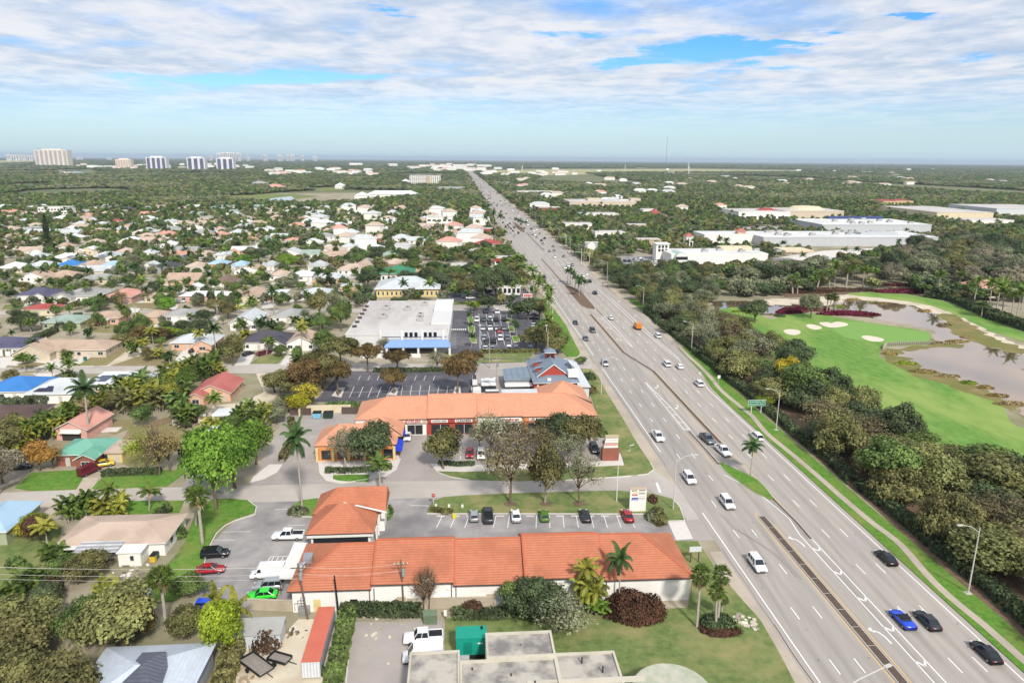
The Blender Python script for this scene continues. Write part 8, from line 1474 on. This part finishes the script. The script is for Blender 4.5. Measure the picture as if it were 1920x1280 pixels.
for px, py in ((1672, 664), (1700, 682), (1735, 697), (1775, 706), (1812, 718), (1845, 727), (1872, 742), (1888, 758), (1765, 645), (1790, 640), (1600, 562), (1660, 569), (1730, 583), (1775, 610), (1810, 632), (1570, 575), (1440, 590), (1385, 585)): shrub(px + rnd.uniform(-6, 6), py, rnd.uniform(2, 5), rnd.uniform(1, 2), rnd.uniform(.5, 1.1), rnd.choice(('tan', 'lime', 'straw')), 'reedy clump at the edge of the golf pond', n=420, size=.2, cat='reeds', name='reed_clump')
def scatter(poly, sp, kinds, cols, hr, rr, label, grp=None, parts=True, seed=1, jit=.42, frame='px', avoid=True, mind=.55, limit=999, avert=None):
 r = random.Random(seed); wp = [at(*p) if frame == 'px' else P(*p) for p in poly]; tsl = [(v.x * CT + v.y * ST, v.y * CT - v.x * ST) for v in wp]
 t0, t1 = min(p[0] for p in tsl), max(p[0] for p in tsl); s0, s1 = min(p[1] for p in tsl), max(p[1] for p in tsl); n = 0; k = 0
 s = s0
 while s < s1:
  t = t0 + (sp / 2 if k % 2 else 0); k += 1
  while t < t1:
   a, c = t + r.uniform(-jit, jit) * sp, s + r.uniform(-jit, jit) * sp; t += sp
   if not inside(a, c, tsl): continue
   w = P(a, c)
   if avoid and any(inside(w.x, w.y, o) for o in OPEN): continue
   rad = r.uniform(*rr)
   if any((w.x - x) ** 2 + (w.y - y) ** 2 < ((rad + q) * mind) ** 2 for x, y, q in TREES): continue
   if n >= limit: return n
   kd, cl_ = r.choice(kinds), r.choice(cols);
   if kd in ('royal', 'coco', 'sabal', 'areca') and cl_[:4] != 'palm': cl_ = 'palm'
   if kd not in ('royal', 'coco', 'sabal', 'areca') and cl_[:4] == 'palm': cl_ = 'green'
   cn = {'olive': 'olive', 'gold': 'golden olive', 'taupe': 'grey-brown', 'green': 'green', 'dark': 'dark green', 'grey': 'pale grey', 'sage': 'grey-green', 'brown': 'bronze', 'rust': 'rusty', 'tan': 'tan', 'lime': 'yellow-green', 'yellow': 'yellow', 'bright': 'bright green', 'palm': 'green', 'palmy': 'yellowish', 'palmd': 'dark'}[cl_]
   tree(kd, w, r.uniform(*hr), rad, cl_, '%s %s %s' % (cn, NM[kd].replace('_', ' '), label), grp, parts=parts); n += 1
  s += sp
 return n
T('broad', 1415, 605, -562, 6.5, 'dark', 'dark round tree at the top of the golf fairway')
scatter([(88, 72), (88, 335), (103, 335), (110, 300), (111, 200), (112, 150), (124, 120), (124, 72)], 7.9, ('wood', 'wood', 'wood', 'broad', 'sparse'), ('olive', 'gold', 'dark', 'gold', 'sage', 'gold', 'green', 'taupe'), (6.5, 12), (5.2, 8.4), 'in the roadside wood', 'trees of the roadside wood', frame='ts', avoid=False, mind=.4, seed=4)
for k in range(9): hedge([(85.4 + .5 * math.sin(k * 2.1), 86 + k * 26), (86.2, 98 + k * 26), (85.6, 111 + k * 26)], 2.6, 1.9, 'dark', 'dark undergrowth at the foot of the roadside wood', px=False, dens=12, size=.24, name='hedge', cat='undergrowth')
T('broad', 1478, 735, -668, 4.6, 'yellow', 'golden-yellow leaved tree standing out in the roadside wood'); T('broad', 1434, 760, -740, 3, 'lime', 'small yellow-green tree behind the guide sign')
T('column', 1880, 1120, 6, 2, 'yellow', 'small yellow sapling at the wood edge by the lamp post') if False else shrub(1752, 1000, 1.4, 1.2, 2.0, 'yellow', 'small yellow bush at the edge of the roadside wood')
scatter([(86, 336), (88, 470), (150, 470), (150, 400), (125, 336)], 9, ('wood', 'wood', 'broad'), ('dark', 'olive', 'sage', 'dark', 'green'), (7, 10), (5, 6.5), 'in the wood by the bus stop', 'trees between the bus stop and the pond', frame='ts', seed=5)
scatter([(1380, 545), (1470, 540), (1530, 520), (1660, 548), (1700, 540), (1740, 532), (1930, 560), (1930, 470), (1760, 455), (1660, 505), (1600, 520), (1500, 522), (1400, 515)], 13, ('broad', 'flat', 'broad', 'round'), ('dark', 'sage', 'olive', 'dark', 'grey', 'sage'), (11, 16), (7, 9.5), 'behind the golf pond', 'trees of the wood behind the pond', seed=6, parts=False)
scatter([(-66, 60), (-66, 104), (-50, 106), (-43, 96), (-49, 84), (-49, 60)], 6.6, ('wood', 'wood', 'broad'), ('olive', 'gold', 'green', 'gold', 'olive'), (7, 10), (4.8, 6.6), 'in the thick corner wood', 'corner wood', frame='ts', mind=.46, seed=8)
T('round', 232, 1195, -1145, 3.2, 'rust', 'brown dry tree between the white roof and the garden wood'); T('round', 262, 1185, -1140, 3.2, 'brown', 'brown thicket tree behind the white roof'); T('broad', 355, 1195, -1135, 3.4, 'olive', 'olive tree at the corner of the white metal roof'); T('sabal', 312, 1180, -1085, 2.6, 'palm', 'shaggy cabbage palm with dead skirt behind the white roof')
T('areca', 425, 1205, -1105, 3.2, 'palmy', 'tall yellow-green feathery tree beside the white shed'); T('round', 418, 1230, -1115, 3.4, 'lime', 'lime-green full tree before the tan wall', seed=1); T('broad', 355, 1118, -1075, 3.0, 'green', 'dark green tree at the edge of the back lot'); T('broad', 160, 1090, -1035, 3.8, 'olive', 'round olive tree before the awnings of the beige house'); T('broad', 125, 1088, -1038, 3.0, 'green', 'green tree beside the round olive one'); T('areca', 205, 1120, -1085, 2.6, 'palmy', 'fan palm clump by the little white shed')
T('sabal', 380, 1020, -930, 2.7, 'palm', 'shaggy palm beside the back lot with a pale trunk'); T('sabal', 368, 985, -925, 2.4, 'palm', 'shaggy palm behind the first one')
for px, py, top, c, kd in ((130, 978, 925, 'palm', 'areca'), (160, 972, 915, 'palm', 'areca'), (192, 975, 925, 'palmy', 'areca'), (222, 972, 925, 'palmy', 'areca'), (280, 958, 922, 'palm', 'coco'), (300, 965, 950, 'dark', 'bush'), (210, 965, 918, 'palm', 'coco'), (50, 1010, 975, 'yellow', 'sparse'), (75, 1015, 965, 'rust', 'broad'), (90, 1025, 985, 'palmy', 'coco'), (65, 995, 962, 'lime', 'broad'), (105, 1060, 1020, 'palm', 'areca'), (60, 1110, 1060, 'palm', 'areca'), (90, 1130, 1090, 'dark', 'round'), (30, 1130, 1085, 'palm', 'areca')): T(kd, px, py, -top, 2.7 if kd != 'bush' else 1.5, c, '%s in the garden round the beige roofed house' % NM[kd].replace('_', ' '))
T('norfolk', 92, 470, -400, 3, 'dark', 'tall black-green column pine over the roofs')
for px, py, top, kd, c in ((66, 672, 642, 'coco', 'palmd'), (48, 696, 668, 'coco', 'palm'), (318, 690, 665, 'coco', 'palmd'), (275, 670, 640, 'coco', 'palmy'), (288, 648, 618, 'coco', 'palmy'), (295, 672, 650, 'areca', 'palmy'), (380, 660, 625, 'coco', 'palmy'), (408, 680, 615, 'royal', 'palmd'), (437, 685, 625, 'broad', 'olive'), (565, 658, 612, 'coco', 'palmy'), (500, 665, 640, 'coco', 'palm'), (560, 690, 660, 'areca', 'palm'), (316, 590, 556, 'broad', 'bright'), (100, 560, 528, 'coco', 'palmd'), (165, 565, 535, 'coco', 'palm'), (228, 572, 542, 'bare', 'tan'), (175, 585, 555, 'broad', 'green'), (187, 582, 556, 'broad', 'green'), (40, 620, 580, 'broad', 'dark'), (60, 622, 588, 'broad', 'dark'), (265, 625, 590, 'broad', 'green'), (245, 622, 600, 'round', 'green'), (135, 712, 680, 'coco', 'palm'), (405, 590, 560, 'broad', 'olive'), (428, 598, 565, 'broad', 'olive'), (515, 590, 545, 'royal', 'palmd'), (490, 620, 590, 'areca', 'palmd'), (510, 620, 600, 'areca', 'palmd'), (385, 605, 580, 'broad', 'dark'), (600, 600, 545, 'broad', 'olive'), (625, 590, 540, 'sparse', 'sage'), (640, 620, 565, 'broad', 'green'), (650, 600, 560, 'areca', 'palm'), (555, 612, 590, 'areca', 'palm'), (580, 612, 592, 'areca', 'palm'), (605, 620, 590, 'broad', 'green'), (460, 500, 475, 'broad', 'bright'), (540, 505, 476, 'broad', 'bright'), (250, 510, 475, 'broad', 'sage'), (485, 492, 465, 'broad', 'dark'), (470, 485, 462, 'broad', 'sage'), (150, 520, 498, 'round', 'dark'), (270, 640, 610, 'broad', 'brown'), (300, 640, 612, 'broad', 'brown'), (318, 632, 612, 'round', 'lime'), (345, 625, 600, 'broad', 'dark'), (375, 625, 598, 'broad', 'dark'), (355, 640, 615, 'broad', 'green'), (232, 650, 625, 'round', 'olive'), (390, 702, 668, 'areca', 'palm'), (345, 706, 672, 'areca', 'bright'), (360, 704, 660, 'areca', 'palm'), (690, 540, 505, 'broad', 'dark'), (800, 545, 500, 'broad', 'dark'), (825, 545, 510, 'broad', 'dark'), (905, 560, 505, 'broad', 'dark'), (925, 555, 505, 'broad', 'dark'), (950, 550, 505, 'broad', 'dark'), (880, 560, 520, 'broad', 'olive'), (975, 545, 505, 'broad', 'olive'), (900, 525, 500, 'broad', 'green')):
 if c not in ('palm', 'palmd', 'palmy') and kd == 'areca': c = 'palm'
 T(kd, px, py, -top, {'coco': 3.2, 'royal': 3.8, 'areca': 3.2}.get(kd, 4.6 if py > 560 else 6.5), c, '%s tree or palm of the house gardens'.replace(' tree or palm', ' ' + NM[kd].replace('_', ' ')) % {'bright': 'bright green', 'palm': 'green', 'palmd': 'dark', 'palmy': 'yellowish', 'tan': 'tan', 'olive': 'olive', 'green': 'green', 'dark': 'dark', 'sage': 'grey-green', 'brown': 'bronze', 'lime': 'yellow-green'}[c], 'trees and palms of the house gardens')
K1 = ('broad', 'round', 'areca', 'coco', 'royal', 'broad', 'sparse', 'areca'); C1 = ('olive', 'dark', 'green', 'sage', 'palm', 'palmd', 'palmy', 'olive')
scatter([(-40, 735), (-40, 590), (640, 585), (660, 640), (600, 690), (300, 730)], 11, K1, C1, (3.5, 6.5), (1.8, 3.0), 'in the gardens of the second block', 'garden trees of the second block', seed=11, mind=.7)
scatter([(-60, 580), (-60, 515), (700, 512), (700, 545), (650, 582)], 13, K1, C1, (4, 7), (2.4, 3.6), 'in the gardens of the third block', 'garden trees of the third block', seed=12, mind=.7, parts=False)
scatter([(700, 545), (640, 480), (980, 470), (1000, 545)], 13, ('broad', 'round', 'royal', 'broad'), ('dark', 'olive', 'green', 'palmd'), (7, 10), (4.5, 6.5), 'among the offices', 'trees among the offices', seed=13, parts=False)
scatter([(640, 720), (640, 700), (560, 700), (500, 790), (590, 770)], 7, ('broad', 'round'), ('olive', 'dark'), (4, 6), (2.5, 3.5), 'behind the lane bend', None, seed=14)
# --- woods too many to count
KC = bpy.data.collections.new('woodland_kinds'); WK = []
for i, c in enumerate(('dark', 'green', 'olive', 'sage', 'dark', 'green', 'gold', 'green', 'sage', 'olive')):
 o = bpy.data.objects.new('wood_kind_%02d' % i, PROTO['far'][i % 3][0]); o.material_slots[0].link = 'OBJECT'; o.material_slots[0].material = LM[c]; KC.objects.link(o); WK.append(o)
for i, c in enumerate(('palm', 'palmd')):
 o = bpy.data.objects.new('wood_kind_%02d' % (10 + i), PROTO['royal'][i][0].copy()); o.data.materials[0] = LM[c]; KC.objects.link(o)
BB = [(min(p[0] for p in o), min(p[1] for p in o), max(p[0] for p in o), max(p[1] for p in o), o) for o in OPEN]
GRID = {}
for x0, y0, x1, y1, o in BB:
 if (x1 - x0) * (y1 - y0) > 9e5: GRID.setdefault('big', []).append(o); continue
 for i in range(int(x0 // 60), int(x1 // 60) + 1):
  for j in range(int(y0 // 60), int(y1 // 60) + 1): GRID.setdefault((i, j), []).append(o)
TG = {}
for x, y, q in TREES: TG.setdefault((int(x // 15), int(y // 15)), []).append((x, y, q))
def free(x, y): return not any(inside(x, y, o) for o in GRID.get((int(x // 60), int(y // 60)), ())) and not any(inside(x, y, o) for o in GRID.get('big', ()))
FIELD = [[(at(*p).x, at(*p).y) for p in q] for q in ([(860, 318), (1000, 316), (1300, 315), (1500, 318), (1500, 323), (1200, 324), (1060, 326), (930, 328)], [(-60, 300), (60, 300), (78, 304), (-60, 310)], [(425, 367), (555, 363), (600, 367), (560, 378), (430, 377)], [(560, 353), (655, 350), (655, 356), (600, 358)], [(105, 318), (180, 318), (180, 329), (105, 329)])]
r = random.Random(17); pts = []; D = 150.0
while D < 14000:
 sp = 7.6 if D < 900 else 7.6 * (D / 900) ** .8; xw = D * .76 + 30; x = -xw
 while x < xw:
  px_, py_ = x + r.uniform(-.45, .45) * sp, D + r.uniform(-.45, .45) * sp; x += sp
  t = px_ * CT + py_ * ST; s = py_ * CT - px_ * ST
  if s < 300 and t < 60:
   if s < 60: continue
  if t < 40 and s < 335: continue                       # near blocks are planted one by one
  if 40 < t < 112 and s < 480: continue
  if t > 40 and s < 335: continue
  town = t < 44 and s < 1010 and t > -620 - .05 * s
  if town and r.random() < (.36 if s < 520 else .26): continue
  plaza = 90 < t < 620 and 440 < s < 1250
  if plaza and r.random() < .15: continue
  if not free(px_, py_): continue
  if any(inside(px_, py_, f) for f in FIELD): continue
  if any((px_ - a) ** 2 + (py_ - b_) ** 2 < (q + 2.2) ** 2 for i in (-1, 0, 1) for j in (-1, 0, 1) for a, b_, q in TG.get((int(px_ // 15) + i, int(py_ // 15) + j), ())): continue
  big = sp / 7.6
  if town: q = r.uniform(.42, .8); h = r.uniform(.5, .95)
  elif plaza: q = r.uniform(.6, .95); h = r.uniform(.6, 1.0)
  else: q = r.uniform(.85, 1.3); h = r.uniform(.75, 1.25)
  if D > 900 and noise.noise(Vector((px_ * .0022, py_ * .0011, 5))) > .33: continue
  q *= big ** .9; h *= 1 + .03 * (big - 1)
  kd = r.randrange(10)
  if not town and not plaza and noise.noise(Vector((px_ * .004, py_ * .004, 0))) > .15: kd = r.choice((3, 6, 8, 3, 0))
  if (town or plaza) and r.random() < (.2 if town else .08): kd = 10 + r.randrange(2); q = r.uniform(.9, 1.3); h = r.uniform(.7, 1.1)
  pts.append((px_, py_, q, h, kd, r.uniform(0, 6.28)))
 D += sp * .92
print('woodland', len(pts))
me = bpy.data.meshes.new('woodland'); me.from_pydata([(p[0], p[1], 0) for p in pts], [], [])
for nm_, typ, vals in (('scl', 'FLOAT_VECTOR', [v for p in pts for v in (p[2], p[2], p[3])]), ('idx', 'INT', [p[4] for p in pts]), ('rot', 'FLOAT', [p[5] for p in pts])):
 a = me.attributes.new(nm_, typ, 'POINT'); a.data.foreach_set('vector' if typ == 'FLOAT_VECTOR' else 'value', vals)
wo = bpy.data.objects.new('woodland', me); COL.objects.link(wo); tag(wo, 'distant woods and garden trees merging into one green mass', 'woodland', kind='stuff')
ng = bpy.data.node_groups.new('woodland', 'GeometryNodeTree'); ng.interface.new_socket('Geometry', in_out='INPUT', socket_type='NodeSocketGeometry'); ng.interface.new_socket('Geometry', in_out='OUTPUT', socket_type='NodeSocketGeometry')
gi = ng.nodes.new('NodeGroupInput'); go = ng.nodes.new('NodeGroupOutput'); ip = ng.nodes.new('GeometryNodeInstanceOnPoints'); ci = ng.nodes.new('GeometryNodeCollectionInfo'); ci.inputs[0].default_value = KC; ci.inputs[1].default_value = True; ci.inputs[2].default_value = True
def attr(n, t): a = ng.nodes.new('GeometryNodeInputNamedAttribute'); a.data_type = t; a.inputs[0].default_value = n; return [o for o in a.outputs if o.enabled][0]
cx_ = ng.nodes.new('ShaderNodeCombineXYZ'); ng.links.new(attr('rot', 'FLOAT'), cx_.inputs[2])
ng.links.new(gi.outputs[0], ip.inputs['Points']); ng.links.new(ci.outputs[0], ip.inputs['Instance']); ip.inputs['Pick Instance'].default_value = True
ng.links.new(attr('idx', 'INT'), ip.inputs['Instance Index']); ng.links.new(cx_.outputs[0], ip.inputs['Rotation']); ng.links.new(attr('scl', 'FLOAT_VECTOR'), ip.inputs['Scale']); ng.links.new(ip.outputs[0], go.inputs[0])
md = wo.modifiers.new('instances', 'NODES'); md.node_group = ng
# --- air
b = MB(); b.box(-24000, 24000, -60, 29000, -1.5, 124); hz = b.build('haze', mat('haze_dummy', 'ffffff')); hm = bpy.data.materials.new('haze_air'); hm.use_nodes = True; hm.node_tree.nodes.clear()
pv = hm.node_tree.nodes.new('ShaderNodeVolumePrincipled'); ho = hm.node_tree.nodes.new('ShaderNodeOutputMaterial'); hm.node_tree.links.new(pv.outputs[0], ho.inputs['Volume']); pv.inputs['Color'].default_value = (.72, .84, 1, 1); pv.inputs['Density'].default_value = .00005; pv.inputs['Anisotropy'].default_value = .2
hz.data.materials.clear(); hz.data.materials.append(hm); tag(hz, 'thin bluish haze over the whole land', 'haze', kind='stuff')
# --- one label per thing
tops = [o for o in bpy.data.objects if o.parent is None and 'label' in o and o.name in S.objects]
by = {}
for o in tops: by.setdefault(o['label'], []).append(o)
SAME = ('far ', 'houses beyond', 'villas of', 'buildings ', 'roofs ', 'half hidden', 'beach towers', 'slim masts', 'white cars', 'dark cars', 'silver cars', 'grey cars')
for lab, os_ in by.items():
 if len(os_) < 2: continue
 if os_[0].get('group', '').startswith(SAME) or 'cars in the mall' in os_[0].get('group', ''): continue
 ax = 'roadside wood' in lab or 'beyond the bus stop' in lab
 def key(o): x, y = o.location.x, o.location.y; return (y * CT - x * ST) if ax else -(x * CT + y * ST)
 os_.sort(key=key); w_ = len(lab.split())
 for i, o in enumerate(os_): o['label'] = ('%s, %s ' % (lab, ordn(i + 1))) + ('along the road' if ax else 'from the highway')
 g_ = os_[0].get('group')
 if not g_:
  for o in os_: o['group'] = lab[:60]
long_ = [o['label'] for o in tops if len(o['label'].split()) > 16]
print('labels', len(tops), 'too long', len(long_), long_[:8])
